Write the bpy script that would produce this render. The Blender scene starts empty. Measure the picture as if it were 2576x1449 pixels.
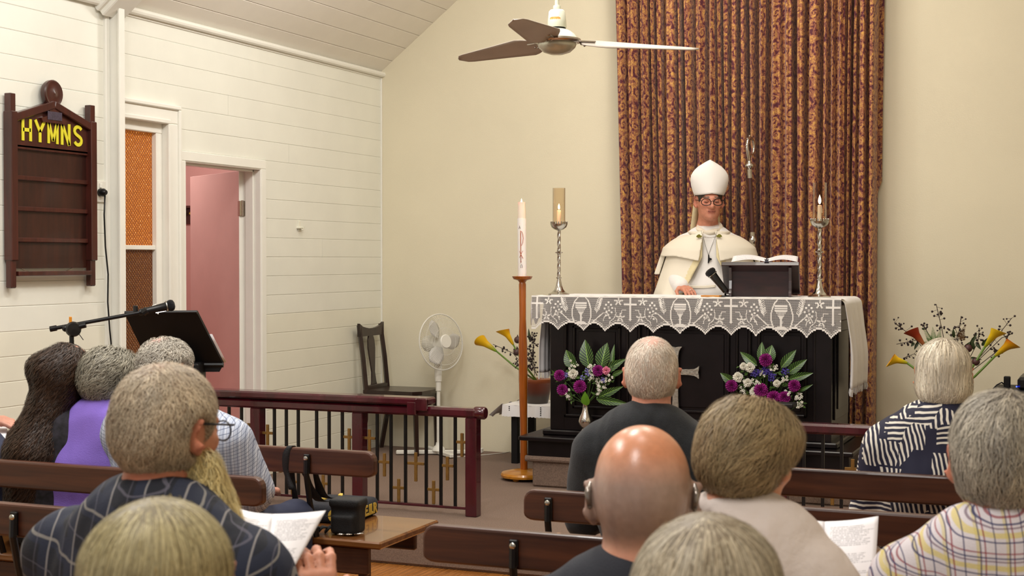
import bpy, math, random
import numpy as np
from mathutils import Vector, Matrix
random.seed(7); rng = np.random.default_rng(7)
sc = bpy.context.scene
COL = sc.collection
PI = math.pi
# ------------------------------------------------------------------ camera
F = 3600.0; TH = math.atan(1491/3600.0); PITCH = math.atan(71.5/3600.0); HC = 1.65
cam = bpy.data.cameras.new('camera'); co = bpy.data.objects.new('camera', cam); COL.objects.link(co)
cam.sensor_width = 36; cam.lens = 36*F/2576; cam.clip_start = .05
co.location = (0, 0, HC); co.rotation_euler = (PI/2-PITCH, 0, TH)
cam.dof.use_dof = True; cam.dof.focus_distance = 8.6; cam.dof.aperture_fstop = 9.0
sc.camera = co
# ------------------------------------------------------------------ world, lights, exposure
w = bpy.data.worlds.new('world'); sc.world = w; w.use_nodes = True
w.node_tree.nodes['Background'].inputs[0].default_value = (1.0, .95, .89, 1)
w.node_tree.nodes['Background'].inputs[1].default_value = .32
def area(loc, rot, sx, sy, e, col):
    l = bpy.data.lights.new('lamp', 'AREA'); l.shape = 'RECTANGLE'; l.size = sx; l.size_y = sy; l.energy = e; l.color = col
    o = bpy.data.objects.new('lamp', l); COL.objects.link(o); o.location = loc; o.rotation_euler = rot
    return o
area((-3.4, 3.2, 3.75), (0, 0, 0), .5, 1.4, 60, (1, .975, .94))
area((-1.2, 1.0, 3.9), (0, 0, 0), .5, 1.4, 45, (1, .975, .94))
area((-2.4, 5.2, 4.3), (0, 0, 0), .5, 1.4, 55, (1, .975, .94))
def unseen_light(loc, e, r=.12, col=(1, .98, .95)):
    l = bpy.data.lights.new('unseen_light', 'POINT'); l.energy = e; l.color = col; l.shadow_soft_size = r
    o = bpy.data.objects.new('unseen_light', l); COL.objects.link(o); o.location = loc
unseen_light((-3.75, 7.4, 3.5), 23); unseen_light((-4.0, 4.7, 3.6), 16); unseen_light((-1.6, 7.2, 4.6), 40, .3, (1, .95, .87)); unseen_light((-1.2, 3.5, 4.5), 35, .3)  # unseen point lights, added mainly to brighten the ceiling and curtain
area((-2.3, 8.2, 4.5), (math.radians(8), 0, 0), .6, 1.0, 26, (1, .93, .83))
area((-6.4, 8.0, 2.8), (0, 0, 0), .5, .5, 13, (1, .95, .9)); unseen_light((-6.9, 9.3, 2.5), 13)  # pink room; its point light is added to brighten the walls
sc.view_settings.view_transform = 'Standard'; sc.view_settings.look = 'None'
sc.view_settings.gamma = 1; sc.view_settings.use_curve_mapping = False
sc.view_settings.exposure = 0.4
sc.cycles.max_bounces = 7; sc.cycles.diffuse_bounces = 4; sc.cycles.transparent_max_bounces = 12
# ------------------------------------------------------------------ projection helpers (pixel of the photo -> point in the room)
_c, _s = math.cos(TH), math.sin(TH); _cp, _sp = math.cos(PITCH), math.sin(PITCH)
def ray(u, v):
    x = (u-1288)/F; y = -(v-724.5)/F
    f = _cp + y*_sp; z = -_sp + y*_cp        # forward, up in levelled frame
    return Vector((x*_c - f*_s, x*_s + f*_c, z))
def atY(u, v, Y): r = ray(u, v); return Vector((0, 0, HC)) + r*(Y/r.y)
def atX(u, v, X): r = ray(u, v); return Vector((0, 0, HC)) + r*(X/r.x)
def atZ(u, v, Z): r = ray(u, v); return Vector((0, 0, HC)) + r*((Z-HC)/r.z)
def px(P):                                    # metres per photo pixel at P
    return (-P[0]*_s + P[1]*_c)/F
# ------------------------------------------------------------------ materials
def lin(c):
    if isinstance(c, str): c = [int(c[i:i+2], 16)/255 for i in (0, 2, 4)]
    return tuple((x/12.92 if x <= .04045 else ((x+.055)/1.055)**2.4) for x in c[:3]) + (1,)
class NT:
    def __init__(s, name):
        s.m = bpy.data.materials.new(name); s.m.use_nodes = True; s.t = s.m.node_tree
        s.b = s.t.nodes['Principled BSDF']
    def n(s, typ, **kw):
        nd = s.t.nodes.new(typ)
        for k, v in kw.items():
            if k.startswith('i_'):
                key = k[2:]; key = int(key) if key.isdigit() else key.replace('_', ' ')
                nd.inputs[key].default_value = v
            else: setattr(nd, k, v)
        return nd
    def l(s, a, b): s.t.links.new(a, b)
    def math(s, op, a, b=None, c=None):
        nd = s.t.nodes.new('ShaderNodeMath'); nd.operation = op
        for i, x in enumerate((a, b, c)):
            if x is None: continue
            if hasattr(x, 'is_output'): s.l(x, nd.inputs[i])
            else: nd.inputs[i].default_value = x
        return nd.outputs[0]
    def mix(s, fac, a, b, blend='MIX'):
        nd = s.t.nodes.new('ShaderNodeMix'); nd.data_type = 'RGBA'; nd.blend_type = blend
        for i, x in ((0, fac), (6, a), (7, b)):
            if hasattr(x, 'is_output'): s.l(x, nd.inputs[i])
            else: nd.inputs[i].default_value = x
        return nd.outputs[2]
    def ramp(s, fac, stops):
        nd = s.t.nodes.new('ShaderNodeValToRGB'); e = nd.color_ramp.elements
        e[0].position, e[0].color = stops[0]; e[1].position, e[1].color = stops[1]
        for p, c in stops[2:]:
            x = e.new(p); x.color = c
        s.l(fac, nd.inputs[0]); return nd.outputs[0]
    def coord(s, out='Object'):
        return s.n('ShaderNodeTexCoord').outputs[out]
    def bump(s, h, strength=.3, dist=.01):
        nd = s.n('ShaderNodeBump'); nd.inputs['Strength'].default_value = strength; nd.inputs['Distance'].default_value = dist
        s.l(h, nd.inputs['Height']); s.l(nd.outputs[0], s.b.inputs['Normal'])
def M(name, col, rough=.5, metal=0, var=0, vs=6, bump=0, bs=150, spec=.5, emit=0, sheen=0, stretch=None, sss=0):
    t = NT(name); c = lin(col); b = t.b
    b.inputs['Base Color'].default_value = c; b.inputs['Roughness'].default_value = rough
    b.inputs['Metallic'].default_value = metal; b.inputs['Specular IOR Level'].default_value = spec
    if sheen: b.inputs['Sheen Weight'].default_value = sheen
    if sss: b.inputs['Subsurface Weight'].default_value = sss; b.inputs['Subsurface Scale'].default_value = .012
    if emit: b.inputs['Emission Color'].default_value = c; b.inputs['Emission Strength'].default_value = emit
    src = t.coord()
    if stretch:
        mp = t.n('ShaderNodeMapping'); mp.inputs['Scale'].default_value = stretch; t.l(src, mp.inputs[0]); src = mp.outputs[0]
    if var:
        nz = t.n('ShaderNodeTexNoise'); nz.inputs['Scale'].default_value = vs; nz.inputs['Detail'].default_value = 5; t.l(src, nz.inputs['Vector'])
        d = tuple(max(0, x*(1-var)) for x in c[:3])+(1,); h = tuple(min(1, x*(1+var)) for x in c[:3])+(1,)
        t.l(t.ramp(nz.outputs[0], [(.3, d), (.7, h)]), b.inputs['Base Color'])
    if bump:
        nb = t.n('ShaderNodeTexNoise'); nb.inputs['Scale'].default_value = bs; nb.inputs['Detail'].default_value = 3; t.l(src, nb.inputs['Vector'])
        t.bump(nb.outputs[0], bump, .004)
    return t.m
def wood(name, c1, c2, rough=.35, scale=(1.5, 30, 30), coat=0):
    t = NT(name); mp = t.n('ShaderNodeMapping'); mp.inputs['Scale'].default_value = scale; t.l(t.coord(), mp.inputs[0])
    nz = t.n('ShaderNodeTexNoise'); nz.inputs['Scale'].default_value = 1.6; nz.inputs['Detail'].default_value = 6; nz.inputs['Distortion'].default_value = .6
    t.l(mp.outputs[0], nz.inputs['Vector'])
    t.l(t.ramp(nz.outputs[0], [(.3, lin(c1)), (.72, lin(c2))]), t.b.inputs['Base Color'])
    t.b.inputs['Roughness'].default_value = rough; t.b.inputs['Coat Weight'].default_value = coat
    t.bump(nz.outputs[0], .08, .002); return t.m
def attr_mat(name, rough=.6, spec=.3, sss=0, sheen=0, noise=0, nscale=60, bump=0, bscale=300):
    t = NT(name); a = t.n('ShaderNodeAttribute'); a.attribute_name = 'Col'
    col = a.outputs['Color']
    if noise:
        nz = t.n('ShaderNodeTexNoise'); nz.inputs['Scale'].default_value = nscale; nz.inputs['Detail'].default_value = 4; t.l(t.coord(), nz.inputs['Vector'])
        f = t.ramp(nz.outputs[0], [(.3, (1-noise,)*3+(1,)), (.7, (1+noise,)*3+(1,))]); col = t.mix(1.0, col, f, 'MULTIPLY')
    t.l(col, t.b.inputs['Base Color']); t.b.inputs['Roughness'].default_value = rough; t.b.inputs['Specular IOR Level'].default_value = spec
    if sss: t.b.inputs['Subsurface Weight'].default_value = sss; t.b.inputs['Subsurface Radius'].default_value = (1, .35, .2); t.b.inputs['Subsurface Scale'].default_value = .008
    if sheen: t.b.inputs['Sheen Weight'].default_value = sheen
    if bump:
        nb = t.n('ShaderNodeTexNoise'); nb.inputs['Scale'].default_value = bscale; t.l(t.coord(), nb.inputs['Vector']); t.bump(nb.outputs[0], bump, .002)
    return t.m
# ------------------------------------------------------------------ object helpers
ORG = {}
def raw(name, V, Fc, mat, parent=None, smooth=False, col=None, uv=None, mats=None, midx=None, origin=None):
    V = np.asarray(V, float).reshape(-1, 3)
    if parent is not None: org = ORG[parent.name]
    elif origin is not None: org = np.array(origin, float)
    else: org = np.array([(V[:, 0].min()+V[:, 0].max())/2, (V[:, 1].min()+V[:, 1].max())/2, V[:, 2].min()])
    me = bpy.data.meshes.new(name); L = V-org
    if isinstance(Fc, np.ndarray):
        n, k = Fc.shape
        me.vertices.add(len(L)); me.vertices.foreach_set('co', L.ravel())
        me.loops.add(n*k); me.loops.foreach_set('vertex_index', Fc.ravel().astype(np.int32))
        me.polygons.add(n); me.polygons.foreach_set('loop_start', np.arange(0, n*k, k, dtype=np.int32))
        me.update(calc_edges=True)
    else:
        me.from_pydata([tuple(x) for x in L], [], [tuple(f) for f in Fc]); me.update()
    for m in (mats or [mat]): me.materials.append(m)
    if midx is not None: me.polygons.foreach_set('material_index', np.asarray(midx, np.int32))
    if smooth is True: me.polygons.foreach_set('use_smooth', np.ones(len(me.polygons), bool))
    elif smooth: me.polygons.foreach_set('use_smooth', np.ones(len(me.polygons), bool)); me.set_sharp_from_angle(angle=math.radians(smooth))
    if col is not None:
        a = me.attributes.new('Col', 'FLOAT_COLOR', 'POINT'); c = np.ones((len(V), 4)); c[:, :3] = col; a.data.foreach_set('color', c.ravel())
    if uv is not None:
        ul = me.uv_layers.new(name='UVMap'); vi = np.zeros(len(me.loops), np.int32); me.loops.foreach_get('vertex_index', vi)
        ul.data.foreach_set('uv', np.asarray(uv)[vi].ravel())
    o = bpy.data.objects.new(name, me); COL.objects.link(o)
    if parent is not None: o.parent = parent
    else: o.location = org
    ORG[o.name] = org
    return o
def tag(o, label=None, cat=None, group=None, kind=None):
    if label: o['label'] = label
    if cat: o['category'] = cat
    if group: o['group'] = group
    if kind: o['kind'] = kind
    return o
def thing(name, loc, label=None, cat=None, group=None, kind=None):
    o = bpy.data.objects.new(name, None); COL.objects.link(o); o.location = loc; o.empty_display_size = .1
    ORG[o.name] = np.array(loc, float)
    return tag(o, label, cat, group, kind)
def sub_empty(name, parent):
    o = bpy.data.objects.new(name, None); COL.objects.link(o); o.parent = parent; ORG[o.name] = ORG[parent.name]; return o
def nrm(v): v = np.asarray(v, float); return v/(np.linalg.norm(v)+1e-12)
def basis(d):
    d = nrm(d); a = np.array([0, 0, 1.]) if abs(d[2]) < .9 else np.array([1., 0, 0])
    x = nrm(np.cross(a, d)); return x, np.cross(d, x)
def rotz(a): c, s = math.cos(a), math.sin(a); return np.array([[c, -s, 0], [s, c, 0], [0, 0, 1.]])
def rotx(a): c, s = math.cos(a), math.sin(a); return np.array([[1., 0, 0], [0, c, -s], [0, s, c]])
def roty(a): c, s = math.cos(a), math.sin(a); return np.array([[c, 0, s], [0, 1., 0], [-s, 0, c]])
class MB:
    def __init__(s): s.V = []; s.F = []
    def add(s, V, Fc):
        n = len(s.V); s.V += [np.asarray(v, float) for v in V]; s.F += [tuple(i+n for i in f) for f in Fc]; return s
    def box(s, lo, hi, bev=0, R=None, c=None):
        lo = np.array(lo, float); hi = np.array(hi, float); m = (lo+hi)/2; h = abs(hi-lo)/2
        b = min(bev, h.min()*.45)
        if b <= 0:
            V = [(x, y, z) for x in (-h[0], h[0]) for y in (-h[1], h[1]) for z in (-h[2], h[2])]
            Fc = [(0, 1, 3, 2), (4, 6, 7, 5), (0, 4, 5, 1), (2, 3, 7, 6), (0, 2, 6, 4), (1, 5, 7, 3)]
        else:
            V = []; idx = {}
            for sx in (-1, 1):
                for sy in (-1, 1):
                    for sz in (-1, 1):
                        for ax in range(3):
                            p = [sx*(h[0]-b), sy*(h[1]-b), sz*(h[2]-b)]; sg = (sx, sy, sz)
                            p[ax] = sg[ax]*h[ax]; idx[(sx, sy, sz, ax)] = len(V); V.append(p)
            Fc = []
            for ax in range(3):
                o1, o2 = (ax+1) % 3, (ax+2) % 3
                for sg in (-1, 1):
                    q = []
                    for (a_, b_) in ((-1, -1), (1, -1), (1, 1), (-1, 1)):
                        k = [0, 0, 0]; k[ax] = sg; k[o1] = a_; k[o2] = b_; q.append(idx[(k[0], k[1], k[2], ax)])
                    Fc.append(tuple(q) if sg > 0 else tuple(q[::-1]))
            for ax in range(3):
                o1, o2 = (ax+1) % 3, (ax+2) % 3
                for a_ in (-1, 1):
                    for b_ in (-1, 1):
                        k0 = [0, 0, 0]; k1 = [0, 0, 0]; k0[ax] = -1; k1[ax] = 1
                        for k in (k0, k1): k[o1] = a_; k[o2] = b_
                        q = (idx[(*k0, o1)], idx[(*k1, o1)], idx[(*k1, o2)], idx[(*k0, o2)])
                        Fc.append(q if a_*b_ > 0 else q[::-1])
            for sx in (-1, 1):
                for sy in (-1, 1):
                    for sz in (-1, 1):
                        q = tuple(idx[(sx, sy, sz, ax)] for ax in range(3)); Fc.append(q if sx*sy*sz > 0 else q[::-1])
        V = np.array(V, float)
        if R is not None: V = V@np.asarray(R).T
        V = V+(m if c is None else np.asarray(c, float))
        return s.add(V, Fc)
    def tube(s, pts, r, n=8, caps=True, flat=None):
        pts = [np.asarray(p, float) for p in pts]; k = len(pts)
        rr = r if hasattr(r, '__len__') else [r]*k
        x = None; V = []
        for i, p in enumerate(pts):
            d = nrm(pts[min(i+1, k-1)]-pts[max(i-1, 0)])
            if x is None: x, y = basis(d)
            else: x = nrm(x-d*np.dot(x, d)); y = np.cross(d, x)
            for j in range(n):
                a = 2*PI*j/n; V.append(p+(x*math.cos(a)+y*math.sin(a)*(flat or 1))*rr[i])
        Fc = [(i*n+j, i*n+(j+1) % n, (i+1)*n+(j+1) % n, (i+1)*n+j) for i in range(k-1) for j in range(n)]
        if caps: Fc += [tuple(range(n))[::-1], tuple((k-1)*n+j for j in range(n))]
        return s.add(V, Fc)
    def lathe(s, prof, c, n=24, axis=(0, 0, 1), sx=1, sy=1):
        """prof: list of (radius, height) from c along axis"""
        axis = nrm(axis); x, y = basis(axis)
        if abs(axis[2]) > .999: x = np.array([1., 0, 0]); y = np.array([0, 1., 0])*np.sign(axis[2])
        c = np.asarray(c, float); V = [c+x*math.cos(2*PI*j/n)*r*sx+y*math.sin(2*PI*j/n)*r*sy+axis*h for r, h in prof for j in range(n)]
        k = len(prof); Fc = [(i*n+j, i*n+(j+1) % n, (i+1)*n+(j+1) % n, (i+1)*n+j) for i in range(k-1) for j in range(n)]
        Fc += [tuple(range(n))[::-1], tuple((k-1)*n+j for j in range(n))]
        return s.add(V, Fc)
    def prism(s, poly, A, ex, ey, ez, d):
        """2-D polygon in (ex,ey) at A extruded d along ez"""
        A, ex, ey, ez = (np.asarray(q, float) for q in (A, ex, ey, ez)); n = len(poly)
        V = [A+ex*p[0]+ey*p[1] for p in poly]+[A+ex*p[0]+ey*p[1]+ez*d for p in poly]
        Fc = [tuple(range(n))[::-1], tuple(range(n, 2*n))]+[(i, (i+1) % n, n+(i+1) % n, n+i) for i in range(n)]
        return s.add(V, Fc)
    def ball(s, c, r, n=10, m=7, R=None):
        r = np.array(r if hasattr(r, '__len__') else [r]*3, float); V = []
        for i in range(1, m):
            t = PI*i/m
            for j in range(n): a = 2*PI*j/n; V.append((math.sin(t)*math.cos(a), math.sin(t)*math.sin(a), math.cos(t)))
        V += [(0, 0, 1), (0, 0, -1)]; V = np.array(V)*r
        if R is not None: V = V@np.asarray(R).T
        V = V+np.asarray(c, float); T = (m-1)*n
        Fc = [(i*n+j, (i+1)*n+j, (i+1)*n+(j+1) % n, i*n+(j+1) % n) for i in range(m-2) for j in range(n)]
        Fc += [(T, j, (j+1) % n) for j in range(n)]+[(T+1, (m-2)*n+(j+1) % n, (m-2)*n+j) for j in range(n)]
        return s.add(V, Fc)
    def grid(s, P):
        a, b = len(P), len(P[0]); return s.add([q for r in P for q in r], [(i*b+j, i*b+j+1, (i+1)*b+j+1, (i+1)*b+j) for i in range(a-1) for j in range(b-1)])
    def build(s, name, mat, parent=None, smooth=False, **kw):
        return raw(name, s.V, s.F, mat, parent, smooth, **kw)
def struct(name, mb, mat, **kw):
    o = mb.build(name, mat, **kw); o['kind'] = 'structure'; return o
def text_mesh(body, size, ext=.002, bold=0.0):
    cu = bpy.data.curves.new('letters', 'FONT'); cu.body = body; cu.size = size; cu.extrude = ext; cu.offset = bold; cu.align_x = 'CENTER'
    o = bpy.data.objects.new('letters', cu); COL.objects.link(o); dg = bpy.context.evaluated_depsgraph_get(); dg.update()
    me = bpy.data.meshes.new_from_object(o.evaluated_get(dg)); V = np.array([tuple(v.co) for v in me.vertices]); Fc = [tuple(p.vertices) for p in me.polygons]
    bpy.data.objects.remove(o); bpy.data.curves.remove(cu); bpy.data.meshes.remove(me); return V, Fc
def place_text(name, body, size, C, ex, ey, mat, parent, ext=.002, bold=0, sx=1, sy=1):
    V, Fc = text_mesh(body, size, ext, bold); ex, ey = nrm(ex), nrm(ey); ez = np.cross(ex, ey)
    mid = (V[:, :2].min(0)+V[:, :2].max(0))/2
    W = np.asarray(C, float)+np.outer((V[:, 0]-mid[0])*sx, ex)+np.outer((V[:, 1]-mid[1])*sy, ey)+np.outer(V[:, 2], ez)
    return raw(name, W, Fc, mat, parent)
# ------------------------------------------------------------------ palette
m_plank = M('white_painted_boards', 'e6e6db', .42, var=.03, vs=3, bump=.05, bs=30)
m_plank2 = M('cream_painted_boards', 'e5e3d3', .42, var=.03, vs=3, bump=.05, bs=30)
m_trim = M('white_gloss_trim', 'eae9e0', .32, var=.02)
m_plaster = M('cream_plaster', 'dfd7be', .75, var=.035, vs=1.2, bump=.12, bs=120)
m_ceil = M('painted_ceiling_boards', 'e8e3d8', .5, var=.02)
m_pink = M('pink_paint', 'd4a59c', .5, var=.03, vs=4)
m_pinkdoor = M('pink_door_paint', 'd2a49c', .4, var=.03)
m_carpet = M('brown_grey_carpet', '7b675a', .95, var=.28, vs=170, bump=.6, bs=420)
m_black = M('black_gloss_wood', '130d0f', .3, var=.3, vs=8, spec=.35)
m_blackmat = M('black_matt', '0d0c0e', .55, spec=.3)
m_iron = M('black_iron', '0b0b0d', .35, spec=.4)
m_maroon = wood('maroon_varnish', '370b14', '4f1220', .22, (6, 6, 1.5), .5)
m_pew = wood('pew_wood', '2b130c', '56301d', .38, (1.2, 22, 22), .1)
m_pewend = wood('pew_seat_wood', '5a3519', '7d5128', .25, (1.2, 22, 22), .4)
m_dark = wood('dark_chair_wood', '1d100d', '33201a', .3, (8, 8, 2), .2)
m_orangewood = wood('honey_orange_wood', '8a420f', 'b8671c', .25, (20, 20, 2), .4)
m_baseoak = wood('yellow_oak', 'ae6a18', 'd2912e', .3, (4, 20, 20), .3)
m_hymn = wood('mahogany_board', '341510', '4b2018', .3, (20, 20, 2), .3)
m_hymnpanel = wood('dark_slot_panel', '26100b', '3b1b12', .35, (18, 18, 2), .1)
m_silver = M('polished_silver', 'c9c6c0', .14, 1.0)
m_silver2 = M('worn_silver', 'b9b8b0', .25, 1.0, var=.1, vs=60)
m_chrome = M('brushed_chrome', 'b4aca2', .22, 1.0)
m_wax = M('candle_wax', 'f1e2d2', .4, sss=.4)
m_white = M('white_plastic', 'e6e4da', .35)
m_linen = M('white_linen', 'eceaea', .85, var=.03, bump=.3, bs=500)
m_brass = M('aged_brass_cross', '8c6a36', .4, .55, var=.15, vs=40)
m_floorwood = wood('honey_floor_boards', '8a5424', 'b3763a', .25, (30, 1.5, 30), .3)
m_gold = M('gold_thread', 'd0b04a', .5, .2)
# ------------------------------------------------------------------ the room
WX, BY, RX, RIDX = -5.15, 9.8, 1.35, -1.9
ZC = 3.09; SL = .78; DZ = .218; PZ = .41; DAISY = 6.88
def ceil_z(x): return ZC+SL*(x-WX) if x < RIDX else ZC+SL*(RX-x)
# nave floor boards
fl = thing('floor', (-1.9, 2.5, 0), kind='structure')
MB().box((WX, -1.5, -.06), (RX, DAISY+.1, -.012)).build('subfloor', m_dark, fl)
x = WX; 
while x < RX-.01:
    MB().box((x+.0015, -1.5, -.014), (min(x+.118, RX), DAISY+.05, 0), .002).build('floor_board', m_floorwood, fl); x += .12
# dais and altar step
dz = MB(); dz.box((WX, DAISY, 0), (RX, BY, DZ), .015); struct('dais', dz, m_carpet)
st = MB(); st.box((-3.33, 8.37, DZ), (-1.12, BY, PZ), .012)
st.tube([(-3.37, 8.365, PZ-.014), (-1.1, 8.365, PZ-.014)], .02, 10); st.tube([(-3.355, 8.365, PZ-.014), (-3.355, BY, PZ-.014)], .02, 10); st.tube([(-1.12, 8.365, PZ-.014), (-1.12, BY, PZ-.014)], .02, 10)
struct('altar_step', st, m_carpet)
# back wall (gable)
g = MB(); g.prism([(WX-.1, 0), (RX+.1, 0), (RX+.1, ceil_z(RX)+.05), (RIDX, ceil_z(RIDX)+.05), (WX-.1, ceil_z(WX)+.05)], (0, BY+.12, 0), (1, 0, 0), (0, 0, 1), (0, -1, 0), .12)
struct('wall_back', g, m_plaster)
g = MB(); g.box((RX, -1.5, 0), (RX+.1, BY, ZC+.1)); struct('wall_right', g, m_plaster)
# left wall of lapped boards with a doorway and a window opening
PIL0, PIL1 = atX(271, 480, WX).y, atX(307.5, 480, WX+.09).y
D0, D1, DH = 7.25, 8.08, 2.24      # doorway
W0, W1, WB, WT = PIL1, 7.06, .95, 2.455
wl = thing('wall_left', (WX, 4.5, 0), kind='structure')
bk = MB()
for (y0, y1, z0, z1) in ((-1.5, W0-.02, 0, ZC), (W0-.02, W1+.02, 0, WB-.02), (W0-.02, W1+.02, WT+.02, ZC), (W1+.02, D0-.03, 0, ZC), (D0-.03, D1+.03, DH+.03, ZC), (D1+.03, BY, 0, ZC)):
    bk.box((WX-.1, y0, z0), (WX-.012, y1, z1))
bk.build('wall_backing', m_plank2, wl)
P = .128; k = 0
zb = 3.075
while zb > -.05:
    z0, z1 = max(zb-P, 0.0), zb
    segs = [(-1.5, PIL0)]
    def cut(segs, a, b): 
        out = []
        for s0, s1 in segs:
            if b <= s0 or a >= s1: out.append((s0, s1))
            else:
                if s0 < a-.02: out.append((s0, a))
                if s1 > b+.02: out.append((b, s1))
        return out
    segs.append((PIL1-.0, BY))
    if z1 > WB and z0 < WT: segs = cut(segs, W0-.02, W1+.02)
    if z0 < DH: segs = cut(segs, D0-.04, D1+.04)
    joint = {3: 8.08+.0, 5: 8.45, 7: 7.45, 10: 8.9}.get(k)
    if k == 3: joint = 7.72
    if joint: segs = [q for s0, s1 in segs for q in (((s0, joint), (joint+.002, s1)) if s0 < joint < s1 else ((s0, s1),))]
    for s0, s1 in segs:
        if z1-z0 < .02: continue
        b = MB(); t0 = .011+.003*math.sin(k*2.1)
        # board with a small bead at the lower edge
        prof = [(-.012, z0+.0004), (-.012, z1-.0004), (t0*.1-.0004, z1-.0004), (t0*.1+.001, z1-.0035), (t0*.1+.001, z0+.004), (t0*.1-.0008, z0+.0004)]
        b.prism(prof, (WX, s0, 0), (1, 0, 0), (0, 0, 1), (0, 1, 0), s1-s0)
        b.build('wall_board', m_plank if z0 > 1.2 else m_plank2, wl)
    zb -= P; k += 1
# pilaster and arch beam between nave and chancel
pl = MB(); pl.box((WX-.01, PIL0, 0), (WX+.085, PIL1, ZC-.02), .006); pl.box((WX-.01, PIL0-.035, 0), (WX+.022, PIL0, ZC), .006); pl.box((WX-.01, PIL1-.001, 0), (WX+.02, PIL1+.012, ZC), .004)
pl.box((WX+.085, PIL0+.03, 0), (WX+.1, PIL1-.03, ZC-.03), .005)
L = 3.25/math.cos(math.atan(SL)); an = math.atan(SL)
cc = np.array([(WX+RIDX)/2, (PIL0+PIL1)/2, (ZC+ceil_z(RIDX))/2-.05])
pl.box((-L/2, -.09, -.07), (L/2, .09, .05), .006, roty(-an), cc)
pl.box((-L/2, -.115, -.02), (L/2, .115, .04), .006, roty(-an), cc)
struct('trim_1', pl, m_trim)
# cornice bead
cn = MB(); cn.tube([(WX+.022, PIL1, ZC-.022), (WX+.022, BY, ZC-.022)], .021, 10); cn.tube([(WX+.022, -1.5, ZC-.022), (WX+.022, PIL0, ZC-.022)], .021, 10)
cn.box((WX, PIL1, ZC-.055), (WX+.01, BY, ZC), .002)
struct('trim_2', cn, m_trim)
cr = MB(); cr.box((WX, BY-.012, DZ), (WX+.014, BY, ZC), .003); struct('trim_3', cr, m_trim)
# ceiling boards, running with the room
ce = thing('ceiling', (-1.9, 4, ZC), kind='structure')
for side in (0, 1):
    d = np.array([math.cos(an), 0, math.sin(an)]) if side == 0 else np.array([-math.cos(an), 0, math.sin(an)])
    o0 = np.array([WX, 0, ZC]) if side == 0 else np.array([RX, 0, ZC])
    nn = np.array([-d[2], 0, d[0]]) if side == 0 else np.array([-d[2], 0, -abs(d[0])])
    if nn[2] < 0: nn = -nn
    s = -.02; bw = .146
    while s < L:
        e = min(s+bw, L)
        b = MB(); b.prism([(s+.001, .004), (s+.004, 0), (e-.004, 0), (e-.001, .004), (e-.001, .02), (s+.001, .02)], o0+np.array([0, -1.5, 0]), d, nn, (0, 1, 0), BY+1.5)
        b.build('ceiling_board', m_ceil, ce); s += bw
    b = MB(); b.prism([(-.15, .018), (L+.02, .018), (L+.02, .05), (-.15, .05)], o0+np.array([0, -1.5, 0]), d, nn, (0, 1, 0), BY+1.5); b.build('ceiling_backing', m_ceil, ce)
# amber window beside the pilaster
win = thing('window_1', (WX, (W0+W1)/2, WB), kind='structure')
t = NT('amber_glass')
mp = t.n('ShaderNodeMapping'); mp.inputs['Rotation'].default_value = (math.radians(45), 0, 0); mp.inputs['Scale'].default_value = (1, 62, 62); t.l(t.coord(), mp.inputs[0])
sx = t.n('ShaderNodeSeparateXYZ'); t.l(mp.outputs[0], sx.inputs[0])
fy = t.math('PINGPONG', sx.outputs[1], .5); fz = t.math('PINGPONG', sx.outputs[2], .5)
hh = t.math('MULTIPLY', fy, fz)
nz = t.n('ShaderNodeTexNoise'); nz.inputs['Scale'].default_value = 60; t.l(t.coord(), nz.inputs['Vector'])
nz2 = t.n('ShaderNodeTexNoise'); nz2.inputs['Scale'].default_value = 2.2; t.l(t.coord(), nz2.inputs['Vector'])
f = t.math('MULTIPLY', hh, t.math('POWER', nz.outputs[0], 1.6)); f = t.math('MULTIPLY', f, 9.0)
colr = t.ramp(f, [(.0, lin('7a3a08')), (.45, lin('bc6c18')), (.78, lin('d89438')), (.98, lin('ffe4b8'))])  # palest stop paints the sparkle of the facets into the colour
t.l(colr, t.b.inputs['Base Color']); t.l(colr, t.b.inputs['Emission Color'])
sep = t.n('ShaderNodeSeparateXYZ'); t.l(t.coord(), sep.inputs[0])
t.b.inputs['Emission Strength'].default_value = .42  # pane itself glows in place of room light behind it
t.b.inputs['Roughness'].default_value = .18; t.bump(hh, 1.0, .02); m_amber = t.m
t2 = m_amber.copy(); t2.name = 'amber_glass_dim'; t2.node_tree.nodes['Principled BSDF'].inputs['Emission Strength'].default_value = .06; m_amber2 = t2  # dim copy: colours and glow lowered where little light comes through
for nd in t2.node_tree.nodes:
    if nd.type == 'VALTORGB':
        for e_ in nd.color_ramp.elements: e_.color = tuple(q*.45 for q in e_.color[:3])+(1,)
ZM = 1.72
def pane_grid(z0, z1, m):
    MB().box((WX-.06, W0+.01, z0), (WX-.052, W1-.05, z1)).build('amber_pane', m, win)
pane_grid(ZM+.012, WT-.05, m_amber); pane_grid(WB, ZM-.012, m_amber2)
fr = MB()
fr.box((WX-.088, W1-.055, WB), (WX-.02, W1+.0035, WT-.06), .004); fr.box((WX-.086, W0, WT-.06), (WX-.019, W1+.003, WT+.001), .004); fr.box((WX-.075, W0, ZM-.013), (WX-.03, W1-.054, ZM+.013), .003)
fr.box((WX-.075, W0, WB-.02), (WX-.03, W1-.054, WB+.02), .003)
fr.build('window_frame', m_trim, win)
ar = MB()
ar.box((WX-.1, W1+.004, WB-.1), (WX+.02, W1+.118, WT+.002), .005); ar.box((WX-.098, PIL1+.005, WT+.002), (WX+.019, W1+.117, WT+.104), .005)
ar.box((WX-.05, W1+.002, WB-.1), (WX+.03, W1+.028, WT-.003), .005); ar.box((WX-.049, PIL1+.005, WT-.003), (WX+.029, W1+.027, WT+.024), .005)
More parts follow.
